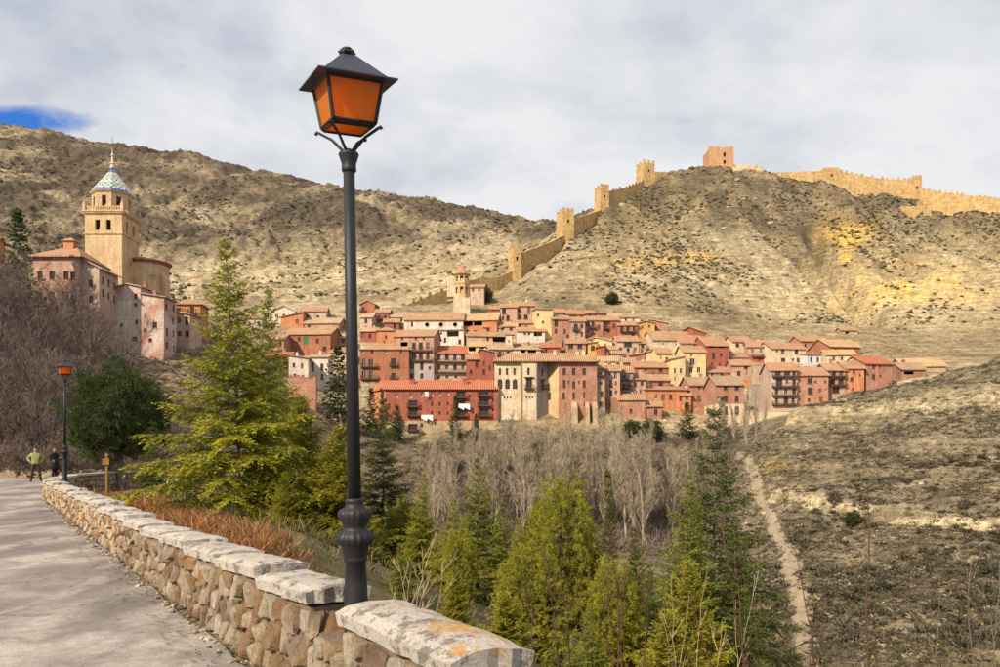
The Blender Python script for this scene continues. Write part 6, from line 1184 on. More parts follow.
def conifer(seed, h=9.0, rb=2.5, nb=105, z0=.06, droop=.34, e_lo=.05, e_hi=.75, power=1.05, tw_sp=.085, sp_sp=.05, sp_len=.15, sp_w=.024, cols=((.40, .36, .03), (.10, .12, .018)), gap=.12, lean=0.0):
    g = np.random.default_rng(seed); rr_ = random.Random(seed); limb = MB(); tx = lambda z: lean * (z / h) ** 1.6
    limb.tube([(tx(z) + .03 * math.sin(z * 1.3 + seed), .03 * math.cos(z * 1.7), z) for z in np.linspace(-.5, h, 14)], [max(.008, .0105 * h * (1 - q) ** .9 * (1.25 if q == 0 else 1)) for q in np.linspace(0, 1, 14)], 7)
    trunk = limb; limb = MB(); V, Fc, C = [], [], []; off = 0
    for i in range(nb):
        nw = int(h / .42); t = (i + g.uniform(0, .9)) / nb; t = (math.floor(t * nw) + .5 + g.uniform(-.22, .22)) / nw; t = z0 + (0.985 - z0) * min(max(t, 0), 1) ** .95
        if g.random() < gap: continue
        az = i * 2.39996 + g.uniform(-.5, .5); Ln = rb * ((1 - t) ** power) * g.uniform(.62, 1.18) + .10; el = e_lo + (e_hi - e_lo) * t + g.uniform(-.12, .12)
        q = np.linspace(0, 1, 9); rad = Ln * q * math.cos(el); zz = h * t + Ln * (q * math.sin(el) - droop * q ** 2 * (1 - t * .6) + .10 * q ** 4)
        sw = g.uniform(-.25, .25); px = tx(h * t) + rad * np.cos(az + sw * q); py = rad * np.sin(az + sw * q); pts = np.stack([px, py, zz], 1)
        limb.tube([tuple(p_) for p_ in pts[::2]], [max(.004, .009 * Ln * (1 - k_ * .85)) for k_ in q[::2]], 4, cap=False)
        nt = max(4, int(Ln / tw_sp)); tq = np.linspace(.10, 1, nt) + g.uniform(-.02, .02, nt); tq = np.clip(tq, .05, 1)
        P0 = np.stack([np.interp(tq, q, pts[:, k_]) for k_ in range(3)], 1); tg = unit(np.gradient(pts, axis=0)); T0 = unit(np.stack([np.interp(tq, q, tg[:, k_]) for k_ in range(3)], 1))
        S0 = unit(np.cross(T0, (0, 0, 1.0))); sgn = np.where(np.arange(nt) % 2 == 0, 1, -1)[:, None]; ang = g.uniform(.75, 1.1, nt)[:, None]
        D = unit(T0 * np.cos(ang) + S0 * sgn * np.sin(ang) + np.array((0, 0, 1)) * g.uniform(-.55, .05, nt)[:, None]); D[-1] = T0[-1]
        TL = np.clip(Ln * .42 * (1.05 - tq * .72) * g.uniform(.6, 1.2, nt), .10, .95)
        tone = g.uniform(0, 1) * .55 + .45 * g.uniform(0, 1, nt)
        for j in range(nt):
            m_ = max(3, int(TL[j] / sp_sp)); u = np.repeat(np.linspace(.04, 1, m_), 2); sg = np.tile([1.0, -1.0], m_); n_ = len(u)
            cur = np.array((0, 0, -1.0)) * (.22 * TL[j]) ; B = P0[j] + D[j] * (TL[j] * u)[:, None] + cur * (u ** 2)[:, None]
            sd = unit(np.cross(D[j], (0, 0, 1.0)) + 1e-6); a2 = g.uniform(.45, .95, n_); up = g.uniform(-.45, .6, n_)
            dd_ = unit(D[j] * np.cos(a2)[:, None] + sd * (sg * np.sin(a2))[:, None] + np.array((0, 0, 1.0)) * up[:, None]); pl = unit(np.cross(dd_, unit(g.normal(size=(n_, 3)) * .5 + np.array((0, 0, 1.0)))))
            v, f = diamonds(B, dd_, pl, sp_len * g.uniform(.6, 1.15, n_), np.full(n_, sp_w)); V.append(v); Fc.append(f + off); off += len(v)
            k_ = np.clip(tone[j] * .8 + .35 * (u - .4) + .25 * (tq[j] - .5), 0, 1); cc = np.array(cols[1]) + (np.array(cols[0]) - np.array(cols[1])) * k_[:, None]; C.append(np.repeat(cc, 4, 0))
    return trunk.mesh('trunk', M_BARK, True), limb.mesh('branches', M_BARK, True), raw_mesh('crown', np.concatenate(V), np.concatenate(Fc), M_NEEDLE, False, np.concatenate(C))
def pine(seed, h=4.6, R_=(2.1, 2.1, 1.9), n=750, nn=26, nl=.20, zc=.60, cols=((.065, .085, .02), (.022, .036, .012)), wd=.012):
    g = np.random.default_rng(seed); limb = MB(); limb.tube([(.05 * math.sin(z), .04 * math.cos(z * 1.3), z) for z in np.linspace(-.6, h * .8, 8)], [.16, .15, .14, .12, .10, .08, .05, .03], 8)
    d = unit(g.normal(size=(n, 3))); rad = g.uniform(.35, 1.0, n) ** .6; lump = 1 + .22 * np.sin(d[:, 0] * 5 + seed) * np.cos(d[:, 1] * 6) + .15 * np.sin(d[:, 2] * 9 + d[:, 0] * 7)
    c = d * rad[:, None] * lump[:, None] * np.array(R_) + np.array((0, 0, h * zc)); c[:, 2] += .2 * np.abs(d[:, 2])
    trunk = limb; limb = MB()
    for k in range(0, n, 14): limb.tube([(0, 0, h * .3 + .35 * max(0, c[k][2] - h * .3)), tuple(c[k] * .6 + np.array((0, 0, h * .2))), tuple(c[k])], [.05, .03, .01], 4, cap=False)
    ax = unit(d + np.array((0, 0, .6)) + g.normal(size=(n, 3)) * .3); B = np.repeat(c, nn, 0) + g.normal(size=(n * nn, 3)) * .07; A = np.repeat(ax, nn, 0); dd_ = unit(A * .6 + g.normal(size=(n * nn, 3)) * .75); sd = unit(np.cross(dd_, g.normal(size=(n * nn, 3))))
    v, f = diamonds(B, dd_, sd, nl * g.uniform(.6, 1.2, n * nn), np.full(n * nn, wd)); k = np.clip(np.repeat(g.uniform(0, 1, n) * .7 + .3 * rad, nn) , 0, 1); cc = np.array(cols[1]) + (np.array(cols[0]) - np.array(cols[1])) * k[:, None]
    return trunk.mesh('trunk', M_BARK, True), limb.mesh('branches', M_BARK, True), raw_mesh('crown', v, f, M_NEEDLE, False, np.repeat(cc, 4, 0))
def plant(name, meshes, loc, sc, rz, label, cat, group=None):
    root = empty(name, loc, label, cat, group, rz); root.scale = sc if hasattr(sc, '__len__') else (sc, sc, sc)
    for nm, me in zip(('trunk', 'branches', 'crown'), meshes):
        o = link(nm, me, root)
        if nm == 'branches': tag(o, kind='stuff')
    return root
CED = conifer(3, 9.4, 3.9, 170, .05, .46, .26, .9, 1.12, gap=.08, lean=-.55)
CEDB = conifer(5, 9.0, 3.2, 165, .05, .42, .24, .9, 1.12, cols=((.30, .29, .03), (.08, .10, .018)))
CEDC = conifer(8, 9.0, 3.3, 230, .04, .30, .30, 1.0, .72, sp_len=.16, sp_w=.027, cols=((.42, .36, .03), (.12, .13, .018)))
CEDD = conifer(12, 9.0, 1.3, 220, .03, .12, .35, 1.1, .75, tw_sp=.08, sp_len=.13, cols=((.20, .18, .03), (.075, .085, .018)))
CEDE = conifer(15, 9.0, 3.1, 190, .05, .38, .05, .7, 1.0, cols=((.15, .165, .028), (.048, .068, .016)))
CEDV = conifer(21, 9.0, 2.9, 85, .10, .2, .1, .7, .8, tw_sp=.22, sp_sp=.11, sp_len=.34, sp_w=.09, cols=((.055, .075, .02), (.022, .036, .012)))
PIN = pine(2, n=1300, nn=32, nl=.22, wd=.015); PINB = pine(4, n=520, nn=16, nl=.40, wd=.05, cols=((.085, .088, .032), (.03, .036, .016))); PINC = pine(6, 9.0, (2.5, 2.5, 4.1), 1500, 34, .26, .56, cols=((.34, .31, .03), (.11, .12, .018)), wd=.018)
def conif(px, ytip, d, ms, h0, wx, rz, label, name='conifer', group='conifers below the parapet', base=None):
    x = (px - HX) / F * d; zb = gz(x, d) if base is None else base; top = EYE + (HY - ytip) / F * d; s_ = (top - zb) / h0
    return plant(name, ms, (x, d, zb - .05), (s_ * wx, s_ * wx, s_), R(rz), label, 'tree', group)
conif(240, 236, 22, CED, 9.4, .98, 0, 'tallest yellow green cedar with drooping branches behind the parapet', 'cedar')
conif(268, 287, 29, CEDB, 9, .85, 40, 'second cedar with slender tip right behind the tallest cedar', 'cedar')
conif(300, 395, 25, CEDC, 9, 1.1, 100, 'low spreading cedar left of the lamp post', 'cedar')
conif(338, 425, 21, CEDC, 9, 1.15, 200, 'bright bushy cedar touching the lamp post on its left', 'cedar')
conif(383, 395, 27, CEDE, 9, .9, 10, 'dark cedar directly right of the lamp post', 'cedar')
conif(420, 470, 21, CED, 9.4, .85, 150, 'low yellow green conifer behind the pale dry shrub', 'conifer')
conif(478, 448, 25, CEDB, 9, 1.0, 20, 'yellow green conifer with pointed tip below the cream palace', 'conifer')
conif(520, 515, 21, CED, 9.4, .9, 280, 'short yellow conifer between the two pointed ones', 'conifer')
conif(563, 478, 22, PINC, 9, .75, 70, 'bushy yellow green pine below the palace right wing', 'pine_tree')
conif(608, 468, 20, CEDD, 9, .9, 0, 'narrow columnar conifer right of the bushy pine', 'conifer')
conif(650, 560, 19, CEDE, 9, .9, 60, 'low dark conifer between the narrow one and the tall fir', 'conifer')
conif(714, 404, 27, CEDE, 9, .92, 120, 'tall dark green fir at the right of the group', 'fir_tree')
conif(690, 470, 24, CEDB, 9, .9, 200, 'green fir leaning on the left side of the tall dark fir', 'fir_tree')
conif(455, 565, 15, CEDC, 9, .9, 330, 'low conifer right behind the nearest parapet block', 'conifer')
conif(590, 600, 15, CEDB, 9, 1.0, 90, 'low conifer at the bottom edge below the bushy pine', 'conifer')
conif(745, 585, 18, CEDE, 9, .8, 45, 'low dark conifer at the bottom edge right of the tall fir', 'conifer')
for px, yt, d, ms, wx, rz, lab in ((505, 590, 12, CEDC, 1.3, 10, 'low bright conifer behind the right end of the nearest block'), (545, 545, 17, CED, 1.0, 130, 'low bright conifer in front of the bushy pine'), (620, 585, 17, CEDC, 1.2, 250, 'low yellow conifer at the foot of the narrow conifer'), (670, 610, 14, CEDC, 1.3, 40, 'low yellow conifer at the bottom edge left of the tall dark fir'), (400, 540, 16, CEDB, 1.3, 70, 'low green conifer right behind the lamp post foot'), (365, 505, 19, CEDC, 1.1, 190, 'yellow conifer right behind the lamp post'), (285, 470, 20, CEDC, 1.0, 300, 'bushy yellow conifer right of the tallest cedar trunk'), (450, 500, 19, CED, .95, 220, 'yellow conifer left of the pointed one'), (503, 495, 23, CEDB, 1.1, 33, 'yellow conifer just right of the pointed one below the palace'), (535, 505, 26, CEDC, .9, 77, 'yellow conifer half hidden left of the bushy pine'), (590, 520, 24, CEDC, .9, 111, 'yellow conifer between the bushy pine and the narrow conifer'), (432, 515, 25, CEDB, 1.1, 166, 'green conifer behind the pale dry shrub'), (640, 530, 21, CED, .9, 12, 'yellow conifer right of the narrow conifer'), (575, 625, 11, CEDB, 1.2, 15, 'low green conifer peeping over the bottom edge')):
    conif(px, yt, d, ms, 9, wx, rz, lab)
for px, yt, d, ms, wx, rz, lab in ((405, 500, 23, PINC, .95, 10, 'loose yellow pine right of the dark cedar by the lamp post'), (460, 530, 18, PINC, .9, 60, 'loose yellow pine behind the nearest parapet block'), (525, 545, 17, PINC, .95, 130, 'loose yellow pine below the two pointed conifers'), (612, 560, 17, PINC, .8, 200, 'loose yellow pine in front of the narrow conifer'), (325, 455, 23, PINC, 1.0, 260, 'loose yellow pine left of the lamp post among the cedars'), (690, 560, 17, CEDC, .9, 260, 'yellow conifer in front of the tall dark fir'), (735, 520, 24, CEDE, .9, 160, 'dark fir on the right side of the tall dark fir')):
    conif(px, yt, d, ms, 9, wx, rz, lab)
conif(1012, 600, 14, CEDB, 9, .5, 45, 'conifer tip at the lower right edge', 'conifer')
conif(152, 425, 33, CEDE, 9, 1.0, 75, 'dark conifer shrub between the round pine and the tallest cedar', 'conifer', base=-.8)
conif(190, 455, 27, CEDE, 9, 1.1, 15, 'dark low conifer left of the tallest cedar trunk', 'conifer')
plant('pine_tree', PIN, ((119 - HX) / F * 35, 35, .1), (1.0, 1.0, 1.08), R(20), 'round dark green pine beside the yellow trail post', 'tree', 'conifers below the parapet')
VG = 'dark trees at the foot of the village'
for px, yt, d, ms, h0, wx, rz, lab in ((338, 346, 197, CEDV, 9, .9, 0, 'dark cedar left of the lamp post in front of the cream house'), (371, 388, 199, CEDV, 9, .9, 50, 'dark cedar at the left end of the red apartment building'), (397, 405, 199, CEDV, 9, 1.0, 100, 'dark cedar under the left balconies of the red apartment building'), (455, 396, 200, CEDV, 9, .7, 20, 'dark cedar in front of the middle of the red apartment building'), (476, 414, 199, CEDV, 9, .9, 200, 'small dark cedar at the right end of the red apartment building'), (687, 402, 198, CEDV, 9, 1.15, 10, 'broad dark cedar below the big rose double house'), (722, 397, 199, CEDV, 9, .8, 80, 'dark tree before the right half of the rose double house')):
    conif(px, yt, d, ms, h0, wx, rz, lab, 'cedar', VG)
for px, py, d, s_, lab in ((631, 420, 199, 1.25, 'left of two round dark bushes below the low rose house'), (651, 419, 199, 1.4, 'right of two round dark bushes below the low rose outbuilding'), (853, 530, 110, .55, 'lone dark juniper on the right hillside'), (98, 360, 120, 1.1, 'dark evergreen bush below the old hall'), (112, 352, 140, 1.0, 'dark evergreen bush below the gabled house'), (484, 296, 318, 1.6, 'dark bush below the town wall beside the lone cottage'), (612, 314, 298, 1.15, 'dark round tree alone above the upper village edge')):
    x = (px - HX) / F * d; plant('bush', PINB, (x, d, gz(x, d) - 1.2 * s_), s_, R(px), lab, 'bush', 'dark evergreen bushes')
conif(18, 210, 150, CEDV, 9, .7, 0, 'dark conifer above the thicket at the left edge', 'conifer', 'dark evergreen bushes')
conif(345, 410, 190, CEDV, 9, 1.0, 120, 'dark cedar low behind the lamp post shaft', 'cedar', VG)

def bare(seed, h, style):
    r = random.Random(seed); limb = MB(); trunk = MB(); tw = []
    def twig(p_, d_, L_, w): tw.append((p_, d_, L_, w))
    def branch(p0, d, L_, r0, lev):
        pts = [p0]; n = 5 if lev < 2 else 3; cur = d.copy()
        for i in range(n):
            cur = (cur + Vector((r.uniform(-1, 1), r.uniform(-1, 1), r.uniform(-.4, .6))) * (.10 if style == 'poplar' else .22) + Vector((0, 0, .10 if style == 'poplar' else .04))).normalized(); pts.append(pts[-1] + cur * L_ / n)
        (trunk if lev == 0 else limb).tube(pts, [max(.006, r0 * (1 - .8 * i / n)) for i in range(n + 1)], 5 if lev == 0 else 3, cap=False)
        if lev >= 2:
            for i in range(13):
                q = r.uniform(.15, 1); k = min(int(q * n), n - 1); p_ = pts[k].lerp(pts[k+1], q * n - k); dd_ = (pts[k+1] - pts[k]).normalized(); sd = Vector((r.uniform(-1, 1), r.uniform(-1, 1), r.uniform(-.2, .7))).normalized(); twig(p_, (dd_ + sd * .75).normalized(), L_ * r.uniform(.25, .6), .024 if style == 'poplar' else .013)
            return
        m_ = {'poplar': (30, 5), 'tree': (15, 6), 'shrub': (9, 5)}[style][lev]
        for i in range(m_):
            q = r.uniform(.12 if lev == 0 else .2, .99); k = min(int(q * n), n - 1); p_ = pts[k].lerp(pts[k+1], q * n - k); dd_ = (pts[k+1] - pts[k]).normalized()
            a = r.uniform(0, 2 * math.pi); sd = Vector((math.cos(a), math.sin(a), 0)); sp = {'poplar': r.uniform(.16, .36), 'tree': r.uniform(.6, 1.1), 'shrub': r.uniform(.5, 1.0)}[style]
            branch(p_, (dd_ + sd * sp).normalized(), L_ * ({'poplar': .34, 'tree': .5, 'shrub': .5}[style] if lev == 0 else .5) * (1.15 - .6 * q) * r.uniform(.7, 1.2), r0 * .38 * (1.1 - .6 * q), lev + 1)
    if style == 'shrub':
        for i in range(6): a = r.uniform(0, 6.28); branch(Vector((.1 * math.cos(a), .1 * math.sin(a), -.2)), Vector((math.cos(a) * .55, math.sin(a) * .55, 1)).normalized(), h * r.uniform(.65, 1), .035, 0)
    else: branch(Vector((0, 0, -.6)), Vector((r.uniform(-.06, .06), r.uniform(-.06, .06), 1)), h * .95, h * (.012 if style == 'poplar' else .018), 0)
    B = np.array([q[0] for q in tw]); D = np.array([q[1] for q in tw]); n = len(tw); ln = np.array([q[2] for q in tw]); g = np.random.default_rng(seed); sd = unit(np.cross(D, g.normal(size=(n, 3))))
    v, f = diamonds(B, D, sd, ln, np.array([q[3] for q in tw])); base = {'poplar': (.31, .25, .175), 'tree': (.13, .095, .085), 'shrub': (.19, .14, .11)}[style]; cc = np.array(base) * g.uniform(.7, 1.25, n)[:, None]
    return trunk, limb, v, f, np.repeat(cc, 4, 0)
def bare_meshes(seed, h, style, barkm):
    trunk, limb, v, f, c = bare(seed, h, style); return trunk.mesh('trunk', barkm, False), limb.mesh('branches', barkm, False), raw_mesh('crown', v, f, M_TWIG, True, c)
POP = [bare_meshes(40 + i, 17.0, 'poplar', M_PBARK) for i in range(4)]
M_DBARK = plain('dark_bark', (.105, .08, .068), .95, .1, 0, .3, 5)
BTR = [bare_meshes(60 + i, 8.0, 'tree', M_DBARK) for i in range(4)]
BSH = [bare_meshes(80 + i, 2.6, 'shrub', M_DBARK) for i in range(3)]
g = random.Random(11); k = 0
for i in range(120):
    px = g.uniform(425, 705); d = g.uniform(128, 190)
    yt = np.interp(px, (430, 470, 520, 545, 600, 640, 690, 705), (428, 418, 410, 414, 404, 418, 430, 436)) + g.uniform(0, 42) + (0 if d > 160 else 16)
    x = (px - HX) / F * d; zb = gz(x, d); s_ = (EYE + (HY - yt) / F * d - zb) / 17.0
    if s_ < .3: continue
    plant('poplar_tree', POP[i % 4], (x, d, zb), (max(s_, .7) * g.uniform(1.0, 1.4), max(s_, .7) * g.uniform(1.0, 1.4), s_), g.uniform(0, 6.28), 'bare pale poplar in the valley grove below the ' + ('red apartment building' if px < 497 else 'cream palace' if px < 549 else 'pink palace wing' if px < 600 else 'low rose houses' if px < 660 else 'broad dark cedar'), 'tree', 'bare poplars in the valley grove')
for i in range(16):
    px = g.uniform(680, 765); d = g.uniform(175, 197); x = (px - HX) / F * d; s_ = g.uniform(.4, .62)
    plant('poplar_tree', POP[i % 4], (x, d, gz(x, d)), s_, g.uniform(0, 6.28), 'small bare tree at the foot of the rose double house', 'tree', 'small bare trees by the rose double house')
for i in range(130):                              # leafless thicket on the left bank
    d = g.uniform(56, 152); px = g.uniform(-60, np.interp(d, (56, 80, 110, 150), (88, 118, 128, 112))); x = (px - HX) / F * d; s_ = g.uniform(.7, 1.25)
    if d > 95: s_ *= 1.5
    while HY - (gz(x, d) + 8 * s_ - EYE) / d * F < np.interp(px, (-60, 20, 40, 95, 130), (200, 235, 262, 285, 335)): s_ *= .9
    plant('bare_tree', BTR[i % 4], (x, d, gz(x, d)), s_, g.uniform(0, 6.28), 'leafless brown tree in the thicket on the left bank', 'tree', 'leafless thicket on the left bank')
for i in range(70):
    d = g.uniform(47, 75); px = g.uniform(-40, 150); x = (px - HX) / F * d
    plant('bare_shrub', BSH[i % 3], (x, d, gz(x, d)), g.uniform(.6, 1.2), g.uniform(0, 6.28), 'leafless brown shrub at the foot of the left bank', 'shrub', 'leafless shrubs at the left bank foot')
for i in range(26):
    d = g.uniform(40, 120); px = g.uniform(150, 430); x = (px - HX) / F * d
    plant('bare_tree', BTR[i % 4], (x, d, gz(x, d)), g.uniform(.5, .9), g.uniform(0, 6.28), 'leafless tree among the cedars on the valley slope', 'tree', 'leafless trees among the cedars')
for i, (px, py, d, s_) in enumerate(((478, 292, 312, .55), (488, 296, 312, .5), (150, 280, 182, .8), (160, 300, 176, .6))):
    x = (px - HX) / F * d; plant('bare_tree', BTR[i], (x, d, gz(x, d)), s_, i, 'leafless tree beside the %s' % ('lone cottage' if i < 2 else 'church apse'), 'tree', 'leafless trees by the ' + ('cottage' if i < 2 else 'apse'))

# --- countless cover: scrub, weeds, dry grass, rubble
def ico():
    p_ = (1 + 5 ** .5) / 2; v = np.array([(-1, p_, 0), (1, p_, 0), (-1, -p_, 0), (1, -p_, 0), (0, -1, p_), (0, 1, p_), (0, -1, -p_), (0, 1, -p_), (p_, 0, -1), (p_, 0, 1), (-p_, 0, -1), (-p_, 0, 1)]) / math.hypot(1, p_)
    f = np.array([(0,11,5),(0,5,1),(0,1,7),(0,7,10),(0,10,11),(1,5,9),(5,11,4),(11,10,2),(10,7,6),(7,1,8),(3,9,4),(3,4,2),(3,2,6),(3,6,8),(3,8,9),(4,9,5),(2,4,11),(6,2,10),(8,6,7),(9,8,1)]); return v, f
IV, IF = ico()
def scatter(name, label, cat, P_, S_, cols, mat, tv, tf, kind='stuff', flat=True, jit=.25, seed=1):
    g = np.random.default_rng(seed); n = len(P_); a = g.uniform(0, 6.28, n); c, s = np.cos(a)[:, None], np.sin(a)[:, None]; T = tv[None] * (1 + g.uniform(-jit, jit, (n, len(tv), 1)))
    X = (T[:, :, 0] * c - T[:, :, 1] * s) * S_[:, None, 0] + P_[:, None, 0]; Y = (T[:, :, 0] * s + T[:, :, 1] * c) * S_[:, None, 1] + P_[:, None, 1]; Z = T[:, :, 2] * S_[:, None, 2] + P_[:, None, 2]
    v = np.stack([X, Y, Z], -1).reshape(-1, 3); f = (tf[None] + (np.arange(n) * len(tv))[:, None, None]).reshape(-1, tf.shape[1]); cc = np.repeat(cols, len(tv), 0)
    return tag(link(name, raw_mesh(name, v, f, mat, flat, cc)), label, cat, kind=kind)
def pick(n, tab, seed):
    g = np.random.default_rng(seed); t_ = np.array(tab); c = t_[g.integers(0, len(t_), n)]; return c * g.uniform(.75, 1.25, (n, 1))
def tuft(nl, seed, ln=1.0, wd=.13, up=.5):
    g = np.random.default_rng(seed); d = unit(g.normal(size=(nl, 3)) + np.array((0, 0, up))); d[:, 2] = np.abs(d[:, 2]) * .9 + .05; b = d * g.uniform(.05, .45, (nl, 1)) + g.normal(size=(nl, 3)) * .12; b[:, 2] = np.abs(b[:, 2]) * .8; sd = unit(np.cross(d, g.normal(size=(nl, 3)))); v, f = diamonds(b, d, sd, ln * g.uniform(.4, .8, nl), np.full(nl, wd)); return v, f
g = np.random.default_rng(77)
def hillpts(n, plo, phi, dlo, dhi, dens=None):
    px = g.uniform(plo, phi, n); d = np.sqrt(g.uniform(dlo ** 2, dhi ** 2, n)); x = (px - HX) / F * d
    if dens is not None: k = g.uniform(0, 1, n) < dens(px, d, x); px, d, x = px[k], d[k], x[k]
    z = gzv(x, d); return np.stack([x, d, z], 1), px
OLIVE = [(.085, .078, .042), (.12, .095, .058), (.06, .056, .034), (.15, .12, .075), (.10, .085, .06)]
q, px = hillpts(30000, -60, 600, 345, 860, lambda px, d, x: np.clip(.25 + 1.1 * fbm(x / 40, d / 30, 5, 201), .03, 1))
s1 = .3 + 1.3 * g.uniform(0, 1, len(q)) ** 2.2; scatter('hill_scrub', 'dark low scrub dotting the far brown hill', 'scrub', q + np.array((0, 0, .1)), np.stack([s1, s1, s1 * .6], 1), pick(len(q), OLIVE, 1), M_SCRUB, IV, IF, jit=.4, seed=2)
q, px = hillpts(24000, 520, 1040, 300, 434, lambda px, d, x: np.clip(.22 + 1.0 * fbm(x / 25, d / 18, 5, 211) + .3 * (d > 385), .03, 1))
s1 = .2 + .9 * g.uniform(0, 1, len(q)) ** 2.2; scatter('castle_scrub', 'dark scrub dotting the rocky castle hill', 'scrub', q + np.array((0, 0, .05)), np.stack([s1, s1, s1 * .6], 1), pick(len(q), OLIVE, 3), M_SCRUB, IV, IF, jit=.4, seed=4)
HILLR = [(.085, .072, .045), (.12, .094, .06), (.055, .05, .034), (.145, .115, .075), (.26, .21, .12), (.10, .082, .066)]
tv, tf = tuft(13, 5, 1.0, .12)
q, px = hillpts(24500, 728, 1060, 50, 168, lambda px, d, x: np.clip(.5 + .6 * fbm(x / 7, d / 8, 4, 221) + .25 * (d < 105), .05, 1) * (np.abs(px - np.interp(HY - (gzv(x, d) - EYE) / d * F, [q_[1] for q_ in trk], [q_[0] for q_ in trk])) > 5))
s1 = .22 + .75 * g.uniform(0, 1, len(q)) ** 1.7; scatter('hillside_scrub', 'grey brown scrub covering the right hillside', 'scrub', q, np.stack([s1, s1, s1 * .75], 1), pick(len(q), HILLR, 5), M_SCRUB, tv, tf, jit=.2, seed=6)
tv3, tf3 = tuft(34, 15, 1.0, .10, .4)
q, px = hillpts(2400, 740, 1060, 56, 128, lambda px, d, x: np.clip(.35 + 1.1 * fbm(x / 9, d / 9, 3, 261) + .5 * (d < 95), .02, 1) * (np.abs(px - np.interp(HY - (gzv(x, d) - EYE) / d * F, [q_[1] for q_ in trk], [q_[0] for q_ in trk])) > 9))
s1 = .5 + .8 * g.uniform(0, 1, len(q)) ** 2; scatter('hillside_bushes', 'rounded dark bushes scattered over the right hillside', 'bushes', q, np.stack([s1, s1, s1 * .85], 1), pick(len(q), [(.075, .067, .04), (.10, .082, .054), (.065, .06, .036), (.12, .098, .07)], 51), M_SCRUB, tv3, tf3, jit=.2, seed=52)
q, px = hillpts(4600, 150, 760, 40, 203); s1 = g.uniform(.5, 1.5, len(q)); scatter('valley_scrub', 'brown undergrowth across the valley floor', 'scrub', q, np.stack([s1, s1, s1 * .7], 1), pick(len(q), [(.13, .10, .075), (.17, .13, .10), (.09, .08, .05), (.20, .16, .125)], 7), M_SCRUB, tv, tf, jit=.2, seed=8)
tb2, fb2 = tuft(16, 19, 1.0, .02, 1.3)
q, px = hillpts(3000, 420, 735, 122, 200); s1 = g.uniform(1.2, 3.2, len(q)); scatter('brushwood', 'mauve brown brushwood under the bare poplars', 'brush', q, np.stack([s1, s1, s1 * 1.1], 1), pick(len(q), [(.16, .12, .10), (.20, .155, .125), (.13, .10, .085)], 41), M_SCRUB, tb2, fb2, jit=.15, seed=42)
q, px = hillpts(1500, 262, 950, 204, 296); s1 = g.uniform(.3, .8, len(q)); scatter('village_weeds', 'low weeds between the village houses', 'scrub', q, np.stack([s1, s1, s1 * .7], 1), pick(len(q), [(.15, .12, .06), (.10, .10, .045), (.2, .16, .09)], 9), M_SCRUB, tv, tf, jit=.2, seed=10)
q, px = hillpts(4200, -80, 200, 47, 172); s1 = g.uniform(.25, .8, len(q)); scatter('bank_undergrowth', 'brown undergrowth on the left bank', 'scrub', q, np.stack([s1, s1, s1 * .7], 1), pick(len(q), [(.12, .088, .066), (.155, .115, .085), (.085, .075, .045), (.18, .085, .045), (.10, .09, .05)], 11), M_SCRUB, tv, tf, jit=.2, seed=12)
tb, fb = tuft(9, 9, 1.0, .022, 1.6)
def along(n, s0, s1, o0, o1, seed):
    g2 = np.random.default_rng(seed); s = g2.uniform(s0, s1, n); o_ = g2.uniform(o0, o1, n); x = F0[0] + WE[0] * s + WN[0] * o_; y = F0[1] + WE[1] * s + WN[1] * o_; return np.stack([x, y, gzv(x, y)], 1)
q = along(2600, 9, 27.5, .55, 3.0, 21); s1 = g.uniform(.2, .5, len(q)); scatter('dry_grass', 'rusty red dry grass behind the parapet', 'grass', q, np.stack([s1, s1, s1 * 1.2], 1), pick(len(q), [(.30, .11, .04), (.24, .10, .05), (.36, .19, .08), (.20, .12, .05)], 13), M_GRASS, tb, fb, jit=.15, seed=14)
q = np.concatenate([along(2600, -1, 30, .6, 16, 22), along(1500, -6, 6, .8, 10, 23), hillpts(2500, 640, 1060, 22, 60)[0]]); s1 = g.uniform(.2, .6, len(q)); scatter('slope_weeds', 'weeds on the slope below the parapet', 'weeds', q, np.stack([s1, s1, s1], 1), pick(len(q), [(.10, .10, .035), (.15, .12, .05), (.07, .075, .03), (.2, .15, .07)], 15), M_GRASS, tb, fb, jit=.15, seed=16)
q = np.concatenate([along(420, -.5, 27, -.16, .03, 24)]); q[:, 2] = 0.0; s1 = g.uniform(.03, .10, len(q)); scatter('wall_weeds', 'tiny dry weeds along the foot of the parapet', 'weeds', q, np.stack([s1, s1, s1], 1), pick(len(q), [(.10, .085, .04), (.16, .12, .07), (.2, .15, .09)], 17), M_GRASS, tb, fb, jit=.15, seed=18)
lv = np.array([(0, 0, 0), (.4, .18, .12), (1, 0, .05), (.4, -.18, .1)]); lf_ = np.array([(0, 1, 2, 3)])
q = np.concatenate([along(900, -1, 28, -.5, .02, 35), along(160, -1, 20, -4, -.4, 36)]); k = g.uniform(0, 1, len(q)); s1 = g.uniform(.03, .065, len(q)); q[:, 2] = .03; scatter('fallen_leaves', 'dry brown leaves blown against the parapet foot', 'leaves', q, np.stack([s1, s1, s1], 1), pick(len(q), [(.16, .095, .05), (.11, .07, .04), (.22, .14, .075)], 61), M_GRASS, lv, lf_, jit=.2, seed=62)
M_RUB = vcol('rubble_rock', .35, 9.0, .8, .04)
q = along(700, -1, 28, -.22, .02, 25); k = g.uniform(0, 1, len(q)) ** 3; s1 = .008 + .035 * k; q[:, 2] = .014 + s1 * .3; scatter('verge_gravel', 'loose gravel and crumbs along the parapet foot', 'gravel', q, np.stack([s1, s1 * 1.2, s1 * .6], 1), pick(len(q), [(.30, .23, .17), (.24, .18, .13), (.38, .32, .25)], 19), M_RUB, IV, IF, jit=.3, seed=20)
